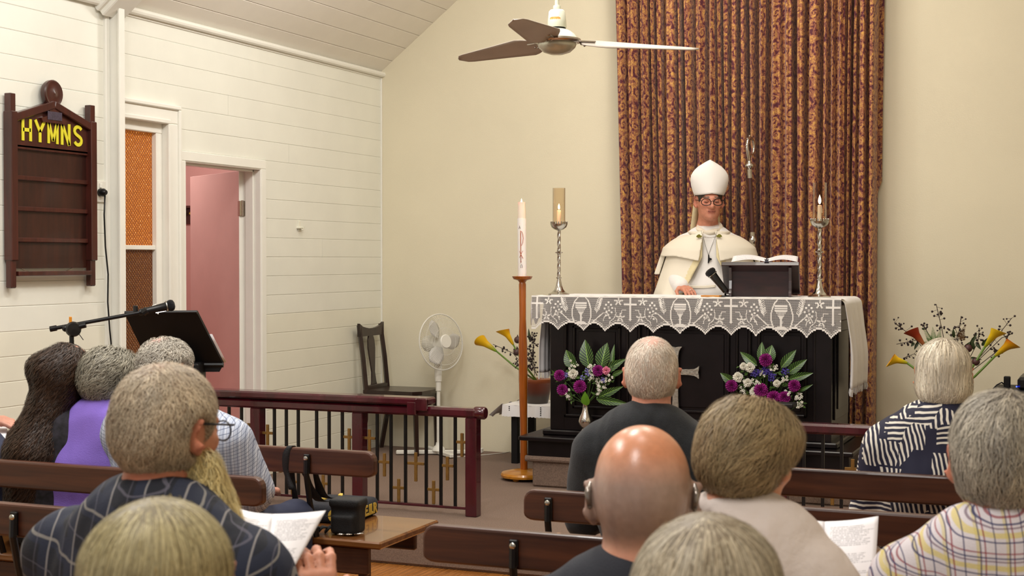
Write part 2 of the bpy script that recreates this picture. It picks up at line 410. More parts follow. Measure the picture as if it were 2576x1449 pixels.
ar.box((WX-.004, W1+.1, WB-.1), (WX+.036, W1+.124, WT+.086), .006); ar.box((WX-.003, PIL1+.005, WT+.086), (WX+.035, W1+.1235, WT+.112), .006)
ar.build('architrave', m_trim, win)
# dark backing of the room behind the window
MB().box((WX-.5, W0-.1, WB-.2), (WX-.48, W1+.1, WT+.2)).build('window_backing', m_pink, win)
# doorway and pink door
dr = thing('door_1', (WX, (D0+D1)/2, DZ), kind='structure')
j = MB()
j.box((WX-.14, D0-.035, DZ), (WX+.012, D0, DH), .003); j.box((WX-.14, D1, DZ), (WX+.012, D1+.035, DH), .003); j.box((WX-.139, D0-.034, DH), (WX+.011, D1+.034, DH+.035), .003)
j.box((WX-.1, D1-.012, DZ), (WX-.04, D1, DH), .002); j.box((WX-.1, D0, DH-.012), (WX-.04, D1, DH), .002)
j.build('door_jamb', m_trim, dr)
a_ = MB(); a_.box((WX-.003, D0-.055, DZ), (WX+.018, D0-.004, DH+.006), .004); a_.box((WX-.003, D1+.004, DZ), (WX+.018, D1+.062, DH+.006), .004); a_.box((WX-.002, D0-.0545, DH+.006), (WX+.017, D1+.0615, DH+.066), .004)
a_.build('architrave', m_trim, dr)
h0 = np.array([WX-.13, D1-.01, 0]); dd = nrm([-.845, .535, 0]); dn = np.array([-dd[1], dd[0], 0])   # leaf direction and its back normal
lw = .82
Rd = np.column_stack([dd, -dn if False else np.cross([0, 0, 1.], dd), [0, 0, 1.]])
leaf = MB(); leaf.box((0, -.018, 0), (lw, .018, DH-DZ-.015), .002, Rd, h0+dd*lw/2+np.array([0, 0, DZ+.01+(DH-DZ-.015)/2])); leafo = leaf.build('door_leaf', m_pinkdoor, dr)
ed = MB(); ed.box((0, -.0185, 0), (.004, .0185, DH-DZ-.02), 0, Rd, h0-dd*.0025+np.array([0, 0, DZ+.01+(DH-DZ-.015)/2])); ed.build('door_edge', m_trim, leafo)
hn = MB(); q = h0+np.array([.012, -.006, 0])
for zz in (DZ+1.72, DZ+.25):
    for kk in range(5): hn.lathe([(.0, 0), (.008, .001), (.008, .019), (0, .02)], q+np.array([0.0, 0, zz+kk*.021]), 10)
    hn.box((-.02, -.0195, zz), (.012, .0195, zz+.1), .001, Rd, h0+np.array([0, 0, zz+.05]))
hn.build('hinge', m_chrome, leafo)
lv = MB(); nf = np.cross(dd, [0, 0, 1.]); nf = nf if nf[0] > 0 else -nf     # side of the leaf facing the nave
hp = h0+dd*(lw-.055)+nf*.018+np.array([0, 0, DZ+.98])
lv.box((-.018, 0, -.055), (.018, .006, .055), .002, Rd, hp+nf*.003); lv.tube([hp, hp+nf*.045], .008, 8); lv.tube([hp+nf*.045, hp+nf*.045+dd*.09], .0085, 8)
lv.build('lever_handle', m_chrome, leafo)
# the pink room beyond
vr = MB(); x0, x1, y0, y1 = -7.6, WX-.1, 6.0, 10.3
vr.box((x0, y0, DZ-.05), (x1, y1, DZ)); vr.box((x0-.05, y0, DZ), (x0, y1, 2.9)); vr.box((x0, y1, DZ), (x1, y1+.05, 2.9)); vr.box((x0, y0-.05, DZ), (x1, y0, 2.9)); vr.box((x0, y0, 2.9), (x1, y1, 2.95))
vr.box((x1-.01, D1+.05, DZ), (x1, y1, 2.9)); vr.box((x1-.01, D0-.05, DH+.03), (x1, D1+.05, 2.9))
struct('wall_vestry', vr, m_pink)
# board parts that make the hat rail seen past the door
hr = thing('hat_rack', (-7.0, 10.25, 1.9), 'small brown wall shelf with pegs in the pink room past the door', 'rack')
rp = atY(471, 545, 10.2); hb = MB(); hb.box((rp.x-.5, 10.27, rp.z-.06), (rp.x+.12, 10.3, rp.z+.07), .004); hb.box((rp.x-.5, 10.12, rp.z+.07), (rp.x+.12, 10.3, rp.z+.09), .004); hb.build('shelf_board', m_hymn, hr)
for q in range(5): pg = MB(); pg.tube([(rp.x-.45+q*.12, 10.28, rp.z), (rp.x-.45+q*.12, 10.2, rp.z+.03)], .012, 8); pg.build('peg', m_gold, hr)
rb = MB(); ro = atX(610, 640, -5.75)
prof = [(.02, 0), (.035, -.02), (.1, -.06), (.17, -.12), (.2, -.4), (.24, -1.15), (.2, -1.17)]
rb.lathe([(r, h) for r, h in prof], (ro.x, ro.y+.12, ro.z+.12), 20, sx=.45, sy=.8)
tag(rb.build('robe', m_blackmat, smooth=True), 'black robe hanging behind the open pink door', 'robe')
# ------------------------------------------------------------------ hymn board
HX = WX+.02
def hy(u): return atX(u, 480, HX).y
def hz(v): return 0
ya, yb = atX(24, 480, HX+.03).y, atX(240, 480, HX+.03).y; zt, zbm = atX(32, 262, HX+.03).z, atX(32, 718, HX+.03).z
zt = 2.49; zbm = 1.505
hb = thing('hymn_board', (HX, (ya+yb)/2, zbm), 'dark mahogany hymn board with yellow lettering hung on the white boards', 'hymn board')
def HB(mb, name, m, par=hb, **k): return mb.build(name, m, par, **k)
pw = .048
for y0 in (ya, yb-pw):
    b = MB(); b.box((HX-.01, y0, zbm+.14), (HX+.045, y0+pw, zt-.09), .004); b.box((HX-.005, y0+.004, zt-.1), (HX+.035, y0+pw-.004, zt), .003); b.box((HX-.005, y0+.004, zbm), (HX+.035, y0+pw-.004, zbm+.15), .006)
    HB(b, 'stile', m_hymn)
zh0 = 2.225; zh1 = 2.41    # header
ym = (ya+yb)/2; hw = (yb-ya)/2-pw
n = 24; poly = [(-hw, zh0)]+[(hw, zh0)]+[(hw, zh1-.06)]
poly += [(hw*(1-2*i/n), zh1-.06+.075*math.sqrt(max(0, 1-(1-2*i/n)**2))*.6) for i in range(1, n)]+[(-hw, zh1-.06)]
b = MB(); b.prism([(-hw, zh0), (hw, zh0), (hw, 2.37), (0, 2.452), (-hw, 2.37)], (HX, ym, 0), (0, 1, 0), (0, 0, 1), (1, 0, 0), .02); HB(b, 'header_panel', m_hymn)
b = MB(); apex = 2.462
for sg in (-1, 1):
    a0 = np.array([HX+.02, ym+sg*hw*1.02, 2.37]); a1 = np.array([HX+.02, ym, apex]); dv = nrm(a1-a0); ln = np.linalg.norm(a1-a0)
    b.box((-.02, -ln/2, -.024), (.024, ln/2, .016), .004, np.column_stack([[1, 0, 0], dv, np.cross([1, 0, 0], dv)]), (a0+a1)/2)
HB(b, 'gable_rail', m_hymn)
b = MB(); b.prism([(-.09, 0), (.09, 0), (.1, .02), (.05, .035), (.03, .08), (0, .1), (-.03, .08), (-.05, .035), (-.1, .02)], (HX, ym, zh1-.045), (0, 1, 0), (0, 0, 1), (1, 0, 0), .036); HB(b, 'arched_crest', m_hymn)
b = MB(); b.lathe([(.0, 0), (.068, .002), (.072, .01), (.072, .03), (.066, .036), (.055, .033), (.02, .036), (0, .042)], (HX, ym, apex+.058), 24, (1, 0, 0)); HB(b, 'roundel', m_hymn, smooth=30)
b = MB(); b.box((HX+.036, ym-.055, zh1-.03), (HX+.039, ym+.055, zh1+.014), .001); HB(b, 'small_plaque', M('dull_plaque', '4a4150', .4, .3, var=.3, vs=90))
b = MB(); b.box((HX-.01, ya+pw, zbm+.1), (HX+.004, yb-pw, zh0)); HB(b, 'back_panel', m_hymnpanel)
for i in range(5):
    zz = [1.578, 1.751, 1.91, 2.068, 2.225][i]
    b = MB(); b.box((HX, ya+pw, zz-.012), (HX+(.045 if i == 0 else .02), yb-pw, zz+.012), .003); HB(b, 'number_rail', m_hymn)
yel = M('yellow_letter_paint', 'd8cf2c', .45)
def letter(strokes, cu_, w_=.0185):
    b = MB(); yc = ym+(cu_-2)*.099
    for pts in strokes:
        L_ = [np.array([HX+.022, yc+(p[0]-.5)*.07, 2.258+p[1]*.113]) for p in pts]; V0 = []
        for q, p in enumerate(L_):
            d = nrm(L_[min(q+1, len(L_)-1)]-L_[max(q-1, 0)]); nn_ = np.cross([1., 0, 0], d); V0.append((p-nn_*w_/2, p+nn_*w_/2))
        for q in range(len(V0)-1):
            a, b_, c, d_ = V0[q][0], V0[q][1], V0[q+1][1], V0[q+1][0]; o_ = np.array([.004, 0, 0]); b.add([a, b_, c, d_, a+o_, b_+o_, c+o_, d_+o_], [(0, 1, 2, 3), (7, 6, 5, 4), (0, 4, 5, 1), (2, 6, 7, 3), (1, 5, 6, 2), (3, 7, 4, 0)])
    b.build('letter', yel, hb)
letter([[(.1, 0), (.1, 1)], [(.9, 0), (.9, 1)], [(.1, .5), (.9, .5)]], 0)
letter([[(.0, 1), (.5, .47)], [(1., 1), (.5, .47)], [(.5, .52), (.5, 0)]], 1)
letter([[(.02, 0), (.02, 1)], [(.98, 0), (.98, 1)], [(.05, 1), (.5, .12)], [(.95, 1), (.5, .12)]], 2, .017)
letter([[(.1, 0), (.1, 1)], [(.9, 0), (.9, 1)], [(.12, 1), (.88, 0)]], 3)
letter([[(.5+.4*math.cos(a), .73+.2*math.sin(a)) for a in np.linspace(.35, PI*1.35, 9)]+[(.5+.4*math.cos(a), .27+.2*math.sin(a)) for a in np.linspace(PI*.35, -PI*.88, 9)]], 4)
wr = MB(); wr.tube([(WX+.004, ym+dx, zbm+.1-.035*(1-(dx/.2)**2)) for dx in np.linspace(-.2, .2, 12)], .002, 5); HB(wr, 'hanging_wire', m_chrome)
# outlet, plug and cord
op = atX(258, 482, WX+.012); ot = thing('power_outlet', (WX, op.y, op.z), 'white wall power outlet right of the hymn board', 'outlet')
b = MB(); b.box((WX, op.y-.055, op.z-.06), (WX+.014, op.y+.055, op.z+.06), .004); b.build('face_plate', m_white, ot)
b = MB(); b.box((WX+.014, op.y-.03, op.z+.02), (WX+.02, op.y-.01, op.z+.045), .002); b.lathe([(0, 0), (.021, .001), (.021, .02), (0, .022)], (WX+.014, op.y-.02, op.z-.01), 16, (1, 0, 0)); b.build('switch', m_white, ot)
cd = thing('appliance_lead', (WX, op.y+.03, 1.0), 'black plug and cord hanging from the wall outlet down past the pilaster', 'cord')
pp = atX(264, 484, WX+.05); b = MB(); b.lathe([(0, 0), (.022, .002), (.022, .03), (.012, .045), (0, .047)], (WX+.014, pp.y, pp.z), 16, (1, 0, 0)); b.build('plug', m_iron, cd, smooth=40)
cp = [(264, 492), (262, 540), (265, 620), (272, 690), (271, 760), (276, 830), (281, 880), (284, 960), (284, 1040)]
b = MB(); b.tube([atX(u, v, WX+.045) for u, v in cp], .0045, 6); b.build('cable', m_iron, cd, smooth=True)
# little hook on the chancel wall
q = atX(757, 568, WX+.02); b = MB(); b.box((WX, q.y-.012, q.z-.035), (WX+.012, q.y+.012, q.z+.035), .003); b.box((WX, q.y-.03, q.z-.02), (WX+.03, q.y+.03, q.z-.008), .003); b.tube([(WX+.01, q.y, q.z-.02), (WX+.04, q.y, q.z-.03), (WX+.045, q.y, q.z-.005)], .005, 6)
tag(b.build('wall_bracket', m_plank2), 'small cream bracket screwed to the white boards right of the doorway', 'bracket')
# ------------------------------------------------------------------ curtain
def damask():
    t = NT('damask_fabric'); uv = t.n('ShaderNodeUVMap'); 
    nzd = t.n('ShaderNodeTexNoise'); nzd.inputs['Scale'].default_value = 9; t.l(uv.outputs[0], nzd.inputs['Vector'])
    add = t.n('ShaderNodeVectorMath', operation='MULTIPLY_ADD'); t.l(nzd.outputs['Color'], add.inputs[0]); add.inputs[1].default_value = (.05, .05, 0); t.l(uv.outputs[0], add.inputs[2])
    def layer(scale, arms, twist, off):
        mp = t.n('ShaderNodeMapping'); mp.inputs['Location'].default_value = off; t.l(add.outputs[0], mp.inputs[0])
        vo = t.n('ShaderNodeTexVoronoi'); vo.voronoi_dimensions = '2D'; vo.inputs['Scale'].default_value = scale; vo.inputs['Randomness'].default_value = .55; t.l(mp.outputs[0], vo.inputs['Vector'])
        sb = t.n('ShaderNodeVectorMath', operation='SUBTRACT'); t.l(mp.outputs[0], sb.inputs[0]); t.l(vo.outputs['Position'], sb.inputs[1])
        sp = t.n('ShaderNodeSeparateXYZ'); t.l(sb.outputs[0], sp.inputs[0])
        an_ = t.math('ARCTAN2', sp.outputs[1], sp.outputs[0]); cs = t.n('ShaderNodeSeparateColor'); t.l(vo.outputs['Color'], cs.inputs[0])
        lg = t.math('LOGARITHM', t.math('MAXIMUM', vo.outputs['Distance'], .02), 2.718)
        ph = t.math('ADD', t.math('MULTIPLY', an_, arms), t.math('MULTIPLY', lg, twist)); ph = t.math('ADD', ph, t.math('MULTIPLY', cs.outputs[0], 6.28))
        return t.math('SINE', ph), vo.outputs['Distance']
    s1, d1 = layer(8.5, 1.0, 5.0, (0, 0, 0)); s2, d2 = layer(13, 3.0, 3.2, (3.3, 1.7, 0)); s3, d3 = layer(24, 2.0, 4.0, (7.1, 5.2, 0))
    v = t.math('ADD', t.math('MULTIPLY', s1, .5), t.math('MULTIPLY', s2, .36)); v = t.math('ADD', v, t.math('MULTIPLY', s3, .26))
    v = t.math('ADD', t.math('MULTIPLY', v, .5), .5)
    c = t.ramp(v, [(.0, lin('4c1426')), (.26, lin('5a182c')), (.31, lin('82482f')), (.44, lin('a2694a')), (.52, lin('85492f')), (.64, lin('b07a52')), (.82, lin('cf9f48')), (.9, lin('a0653f'))])
    nz2 = t.n('ShaderNodeTexNoise'); nz2.inputs['Scale'].default_value = 5; t.l(uv.outputs[0], nz2.inputs['Vector'])
    t.l(c, t.b.inputs['Base Color']); t.b.inputs['Roughness'].default_value = .72; t.b.inputs['Sheen Weight'].default_value = .15
    t.bump(v, .25, .006); return t.m
m_damask = damask()
cu0, cu1, cub0, cub1 = atY(1541, 100, 9.6).x, atY(2212, 100, 9.6).x, atY(1566, 1000, 9.6).x, atY(2198, 1000, 9.6).x
NF = 27; phs = np.cumsum(rng.uniform(.5, 1.6, NF)); phs = np.concatenate([[0], phs]); phs /= phs[-1]
NX = NF*24+1; NZ = 46; s = np.linspace(0, 1, NX); ph = np.interp(s, phs, np.arange(NF+1))
amp = np.interp(s, phs, rng.uniform(.45, 1.0, NF+1))
vdep = rng.choice([.3, .7, 1., 1.1], NF+1)
ztop, zbot = 3.85, PZ+.012; Vc = []; UVc = []
for iz in range(NZ):
    fz = iz/(NZ-1); z = zbot+(ztop-zbot)*fz
    xa = cub0+(cu0-cub0)*fz; xb = cub1+(cu1-cub1)*fz
    xx = xa+(xb-xa)*s; wob = .25*np.sin(phs.mean()*9+fz*3.0+ph*.37)
    p = ph*2*PI+wob; a = amp*(.8+.2*math.sin(fz*4+1))
    tt = (ph+.035*np.sin(fz*5+ph*2))%1.0; dv = np.minimum(tt, 1-tt); near = np.round(ph).astype(int).clip(0, NF); dep_ = vdep[near]
    X = xx+.012*np.sign(tt-.5)*np.exp(-(dv/.16)**2)*-1*dep_+.004*np.sin(ph*1.7+fz*5); Y = 9.59+.15*dep_*np.exp(-(dv/(.085+.03*np.sin(near*1.9)))**2)+.02*np.cos(2*np.pi*tt*1.0)+.014*np.sin(ph*.9+1)+.008*np.cos(4*np.pi*tt+near)
    seg = np.concatenate([[0], np.cumsum(np.hypot(np.diff(X), np.diff(Y)))])
    Vc.append(np.column_stack([X, Y, np.full(NX, z)])); UVc.append(np.column_stack([seg+.2, np.full(NX, z)]))
Vc = np.concatenate(Vc); UVc = np.concatenate(UVc)
ii, jj = np.meshgrid(np.arange(NZ-1), np.arange(NX-1), indexing='ij'); q0 = (ii*NX+jj).ravel()
Fcu = np.column_stack([q0, q0+1, q0+NX+1, q0+NX])
curt = thing('curtain', ((cu0+cu1)/2, 9.66, PZ), 'tall pleated maroon and gold leaf-patterned curtain behind the altar', 'curtain')
o = raw('drape', Vc, Fcu, m_damask, curt, True, uv=UVc)
sol = o.modifiers.new('thick', 'SOLIDIFY'); sol.thickness = .003
b = MB(); b.tube([(cu0-.15, 9.66, ztop+.02), (cu1+.15, 9.66, ztop+.02)], .018, 10); b.ball((cu0-.17, 9.66, ztop+.02), .03); b.ball((cu1+.17, 9.66, ztop+.02), .03)
for xq in (cu0-.1, cu1+.1, (cu0+cu1)/2): b.box((xq-.01, 9.66, ztop), (xq+.01, 9.8, ztop+.04), .003)
b.build('curtain_rod', m_hymn, curt)
# ------------------------------------------------------------------ altar
AX0, AX1, AF, AB = -3.235, -1.477, 8.47, 9.06; AT = 1.415
al = thing('altar', ((AX0+AX1)/2, (AF+AB)/2, PZ), 'black panelled wooden altar with a silver cross on its front', 'altar')
b = MB(); b.box((AX0, AF, .57), (AX1, AB, 1.38), .004); b.build('body', m_black, al)
b = MB(); b.box((AX0-.05, AF-.08, 1.375), (AX1+.05, AB+.03, AT), .008); b.build('tabletop', m_black, al)
b = MB(); b.box((AX0-.12, AF-.11, PZ), (AX1+.12, AB+.03, .515), .005); b.box((AX0-.17, AF-.15, .512), (AX1+.15, AB+.05, .54), .01); b.box((AX0-.05, AF-.04, .54), (AX1+.04, AB+.02, .575), .012); b.build('plinth', m_black, al)
b = MB()
for x0, x1 in ((AX0, AX0+.09), (AX1-.09, AX1)): b.box((x0-.003, AF-.02, .575), (x1+.003, AF+.01, 1.375), .004)
b.box((AX0, AF-.018, 1.29), (AX1, AF, 1.375), .004); b.box((AX0, AF-.018, .575), (AX1, AF, .66), .004)
pan = [(AX0+.09, -2.72), (-2.66, -2.03), (-1.97, AX1-.09)]
b.box((-2.72, AF-.018, .66), (-2.66, AF, 1.29), .004); b.box((-2.03, AF-.018, .66), (-1.97, AF, 1.29), .004)
b.build('face_frame', m_black, al)
for x0, x1 in pan:
    b = MB(); z0, z1 = .66, 1.29
    for k in range(2):
        i = .0+.055*k; t_ = .016
        for lo, hi in (((x0+i, z0+i), (x1-i, z0+i+t_)), ((x0+i, z1-i-t_), (x1-i, z1-i)), ((x0+i, z0+i), (x0+i+t_, z1-i)), ((x1-i-t_, z0+i), (x1-i, z1-i))):
            b.box((lo[0], AF-.026+.006*k, lo[1]), (hi[0], AF-.0, hi[1]), .006)
    b.box((x0+.09, AF-.008, z0+.09), (x1-.09, AF, z1-.09), .006)
    b.build('front_panel', m_black, al)
b = MB(); b.box((AX1, AF+.06, .7), (AX1+.012, AB-.06, 1.28), .005); b.box((AX1+.012, AF+.12, .76), (AX1+.02, AB-.12, 1.22), .005); b.build('side_panel', m_black, al)
# silver cross
cx = atY(1704, 933, AF).x; cz = atY(1704, 934, AF).z
def arm(mb, d, ln, w0, w1, t=.016):
    d = np.array(d, float); e = np.array([d[1], -d[0]])
    pr = [(0, w0), (ln*.55, w0), (ln*.8, w0*1.25), (ln*.93, w1*.8), (ln*.97, w1), (ln, w1*.93)]
    poly = [d*a+e*bb for a, bb in pr]+[d*(ln*.985)+e*w1*.4, d*(ln*.96)+e*0, d*(ln*.985)-e*w1*.4]+[d*a-e*bb for a, bb in pr[::-1]]
    mb.prism([tuple(p) for p in poly][::-1], (cx, AF-.03, cz), (1, 0, 0), (0, 0, 1), (0, -1, 0), t)
cr_ = MB(); arm(cr_, (0, 1), .155, .017, .04); arm(cr_, (0, -1), .29, .017, .045); arm(cr_, (1, 0), .148, .017, .038); arm(cr_, (-1, 0), .148, .017, .038)
tx = M('engraved_silver', 'c2c0b6', .3, .85, var=.22, vs=70, bump=.4, bs=90); cro = cr_.build('silver_cross', tx, al)
cro['label'] = 'silver cross with flared arms'
b = MB(); b.ball((cx, AF-.047, cz), (.02, .006, .02), 14, 8); b.build('boss', m_silver, cro, True)
# altar linen: white cloth on top, hanging at both ends
lc = thing('altar_linen', ((AX0+AX1)/2, (AF+AB)/2, AT), 'plain white fringed linen lying across the altar top and hanging down both ends', 'cloth')
T0, T1, TF, TB = AX0-.095, AX1+.06, AF-.085, AB+.02; ZT = AT+.006
def side_drop(xs, sg, drop, y0, y1, name, fringe=True):
    ny, nz = 40, 26; rows = []
    for i in range(nz):
        t_ = i/(nz-1); row = []
        for k in range(ny):
            y = y0+(y1-y0)*k/(ny-1); fold = .012*math.sin(k*.55+1)+.007*math.sin(k*1.3)
            if t_ < .2: a = t_/.2*PI/2; r = .035; X = xs-sg*r+sg*r*math.sin(a); Z = ZT-r+r*math.cos(a)
            else: X = xs+sg*(.012+fold)*min(1, (t_-.2)*2); Z = ZT-.035-(t_-.2)/.8*(drop-.035)
            row.append((X+sg*.03*math.sin(t_*2.2)*(1 if sg > 0 else .3), y+.02*sg*t_, Z))
        rows.append(row)
    b = MB().grid(rows); o_ = b.build(name, m_linen, lc, True); so = o_.modifiers.new('t', 'SOLIDIFY'); so.thickness = .002
    if fringe:
        f_ = MB()
        for k in range(0, ny-1):
            for e in (0, .5):
                p = np.array(rows[-1][k])*(1-e)+np.array(rows[-1][min(k+1, ny-1)])*e; f_.tube([p+(0, 0, .002), p+(random.uniform(-.004, .004), random.uniform(-.003, .003), -.022), p+(0, random.uniform(-.006, .006), -.042)], [.0022, .002, .001], 4)
        tag(f_.build('fringe', m_linen, o_), kind='stuff')
    return rows
b = MB(); b.box((T0+.03, TF+.01, AT), (T1-.03, TB, ZT), .001); b.build('top_sheet', m_linen, lc)
side_drop(T1+.01, 1, .53, AF-.05, AB-.02, 'right_drop'); side_drop(T0, -1, .5, AF+.12, AB-.03, 'left_drop')
b = MB(); b.box((T1-.005, TF+.11, ZT-.5), (T1+.03, AB-.06, ZT-.46), .0); 
# lace frontal: bitmap of filet squares
CW = .004; SC = 1.5; x_l, x_r = T0-.005, T1+.012; NXC = int(round((x_r-x_l)/CW)); NZC = 62
B = np.zeros((NZC+8, NXC), bool)    # row 0 = top edge
def setp(x, y):
    x = int(round(x)); y = int(round(y))
    if 0 <= x < NXC and 0 <= y < B.shape[0]: B[y, x] = True
def line(x0, y0, x1, y1, w_=1):
    x0, y0, x1, y1 = x0*SC, y0*SC, x1*SC, y1*SC; n_ = int(max(abs(x1-x0), abs(y1-y0))*2+1)
    for i in range(n_+1):
        x = x0+(x1-x0)*i/n_; y = y0+(y1-y0)*i/n_
        for k in range(w_): setp(x+k, y)
def blob(x, y, r):
    x, y, r = x*SC, y*SC, r*SC-.35
    for i in range(-int(r)-1, int(r)+2):
        for j in range(-int(r)-1, int(r)+2):
            if i*i+j*j <= r*r+.3: setp(x+i, y+j)
def chalice(cx_):
    X0 = int(cx_*SC)
    for Y in range(int(7*SC), int(31*SC)):
        y = Y/SC
        hw_ = 6.2 if y < 12 else 6-(y-12)*.62 if y < 20 else .9 if y < 27 else (y-26)*1.6+1.5
        for Xd in range(-12, 13):
            x = Xd/SC
            if abs(x) <= hw_ and Y not in (13, 16) and not (13 <= y <= 17 and Xd % 2): setp(X0+Xd, Y)
    blob(cx_, 23, 1.6)
    for sg in (-1, 1):
        pts = [(3, 0), (7, 4), (9, 9), (10.5, 15), (10.5, 21), (9, 26), (8, 29)]
        for (a, b_), (c, d_) in zip(pts, pts[1:]): line(cx_+sg*a, b_, cx_+sg*c, d_, 2)
        for k in range(0, 9):
            y = 1+k*1.7; xx = 21-k*.45; line(cx_+sg*xx, y+1.5, cx_+sg*(xx-2.6), y-1); line(cx_+sg*xx, y+1.5, cx_+sg*(xx+2.6), y-1)
        line(cx_+sg*21, 2, cx_+sg*17, 17); line(cx_+sg*9.5, 30, cx_+sg*24, 17, 2); line(cx_+sg*24, 17, cx_+sg*28, 17); line(cx_+sg*28, 17, cx_+sg*31, 23); line(cx_+sg*25, 22, cx_+sg*28, 20); line(cx_+sg*25, 22, cx_+sg*24, 26)
def grapes(cx_, sg):
    for (i, j) in ((0, 6), (-2.6, 8.6), (2.6, 8.6), (0, 11), (4.2, 12), (-4.2, 12.5), (1, 14.5), (-2, 16), (3.6, 16.5), (0, 19), (-2.8, 20), (1.5, 22.5)): blob(cx_+i, j, 1.25)
    pts = [(7, 12), (8, 18), (6, 23), (2, 26), (1, 29)]
    for (a, b_), (c, d_) in zip(pts, pts[1:]): line(cx_+sg*a, b_, cx_+sg*c, d_)
def leaf_(cx_, cy_):
    for a in range(5):
        an_ = PI*(.5+2*a/5)
        for r in (1.5, 2.8, 4.1): blob(cx_+math.cos(an_)*r, cy_-math.sin(an_)*r, 1.1 if r < 4 else .8)
def crossm(cx_):
    line(cx_-.7, 1, cx_-.7, 23, 3); 
    for q in (7.3, 8, 8.7): line(cx_-5.5, q, cx_+5.5, q)
    blob(cx_, 24, 1.6); blob(cx_-6, 8, 1.3); blob(cx_+6, 8, 1.3)
def col(u): return (atY(u, 760, TF).x-x_l)/CW/SC
chal = [col(1463), col(1712), col(1966)]; cros = [col(1352), col(1586), col(1838), col(2096)]
for c_ in chal: chalice(c_)
for c_ in cros:
    crossm(c_)
    for sg in (-1, 1): leaf_(c_+sg*13, 5); leaf_(c_+sg*11, 22); line(c_+sg*5, 14, c_+sg*9, 14); line(c_+sg*9, 14, c_+sg*10, 18); grapes(c_+sg*23.5, -sg)
dips = [col(u)*SC for u in (1405, 1469, 1523, 1586, 1645, 1711, 1775, 1840, 1902, 1968, 2030, 2092)]; dips = [dips[0]-38]+dips+[dips[-1]+38]
edge = np.zeros(NXC, int)
for x in range(NXC):
    k = max(i for i in range(len(dips)-1) if dips[i] <= x or i == 0); a_, b_ = dips[k], dips[k+1]; t_ = min(1, max(0, (x-a_)/(b_-a_)))
    hgt = 1-abs(math.sin(PI*t_))**.9; edge[x] = int(43+2*round(12.5*hgt/2))
for x in range(NXC):
    for y in range(edge[x]-2, edge[x]+1): B[y, x] = True
    if x % 7: B[edge[x]-5, x] = True
    B[0, x] = True; B[1, x] = True
    B[edge[x]+1:, x] = False
tl = NT('lace_net'); tl.b.inputs['Base Color'].default_value = lin('e4e0dd'); tl.b.inputs['Roughness'].default_value = .9
sxx = tl.n('ShaderNodeSeparateXYZ'); tl.l(tl.coord(), sxx.inputs[0])
ga = tl.math('PINGPONG', tl.math('MULTIPLY', sxx.outputs[2], 1/.0042), .5); gb = tl.math('PINGPONG', tl.math('MULTIPLY', sxx.outputs[0], 1/.004), .5)
op_ = tl.math('MAXIMUM', tl.math('LESS_THAN', ga, .125), tl.math('LESS_THAN', gb, .06)); tl.l(op_, tl.b.inputs['Alpha']); m_net = tl.m
m_lace = M('lace_thread', 'eeebe6', .85)
lf = thing('lace_frontal', ((x_l+x_r)/2, TF, AT), 'white filet lace frontal with chalices, grapes and crosses hanging from the altar edge', 'lace cloth')
def lace_pt(c, r):      # c in cells across, r in rows down
    X = x_l+c*CW; r = r/SC; c = c/SC; fold = .006*math.sin(c*.11)+.004*math.sin(c*.043+1)
    return (X, TF-.004-(.012+fold)*min(1, r/12)*.6, ZT+.002-r*.0056-.0009*r*(c/NXC))
bn = MB(); step = 4
cs = list(range(0, NXC+1)); Vn = []; Fn = []
for c in cs:
    e = edge[min(c, NXC-1)]
    for r in (0, 6, 15, 27, e): Vn.append(lace_pt(c, min(r, e)+.5*(r == e)))
for i in range(len(cs)-1):
    for k in range(4): a = i*5+k; Fn.append((a, a+5, a+6, a+1))
raw('lace_net', Vn, Fn, m_net, lf, True)
Vq = []; Fq = []
for y, x in zip(*np.nonzero(B)):
    n0 = len(Vq)
    for dx, dy in ((0, 0), (0, 1), (1, 1), (1, 0)):
        p = lace_pt(x+dx, y+dy); Vq.append((p[0], p[1]-.0015, p[2]))
    Fq.append((n0, n0+1, n0+2, n0+3))
tag(raw('lace_stitching', Vq, Fq, m_lace, lf), kind='stuff')
# lace turned round the left corner
Vn = []; Fn = []; nn_ = 16
for i in range(nn_+1):
    y = TF+i*.012; fl = .03*math.sin(i/nn_*PI)+.02*(i/nn_); e = 30+4*math.sin(i*1.1)
    for r in (0, 1.5, 8, 18, e): Vn.append((x_l-.002-fl*min(1, r/8)-.0, y, ZT+.002-r*.0056))
for i in range(nn_):
    for k in range(4): a = i*5+k; Fn.append((a, a+1, a+6, a+5))
o = raw('corner_fold', Vn, Fn, m_linen, lf, True); so = o.modifiers.new('t', 'SOLIDIFY'); so.thickness = .0015
b = MB(); rows = []
for i in range(2): rows.append([(x, TF+.0+i*.12, ZT+.0015+.002*max(0, math.sin(k*1.1))) for k, x in enumerate(np.linspace(x_l, x_r, 120))])
b.grid(rows); b.build('top_border', m_lace, lf, True)
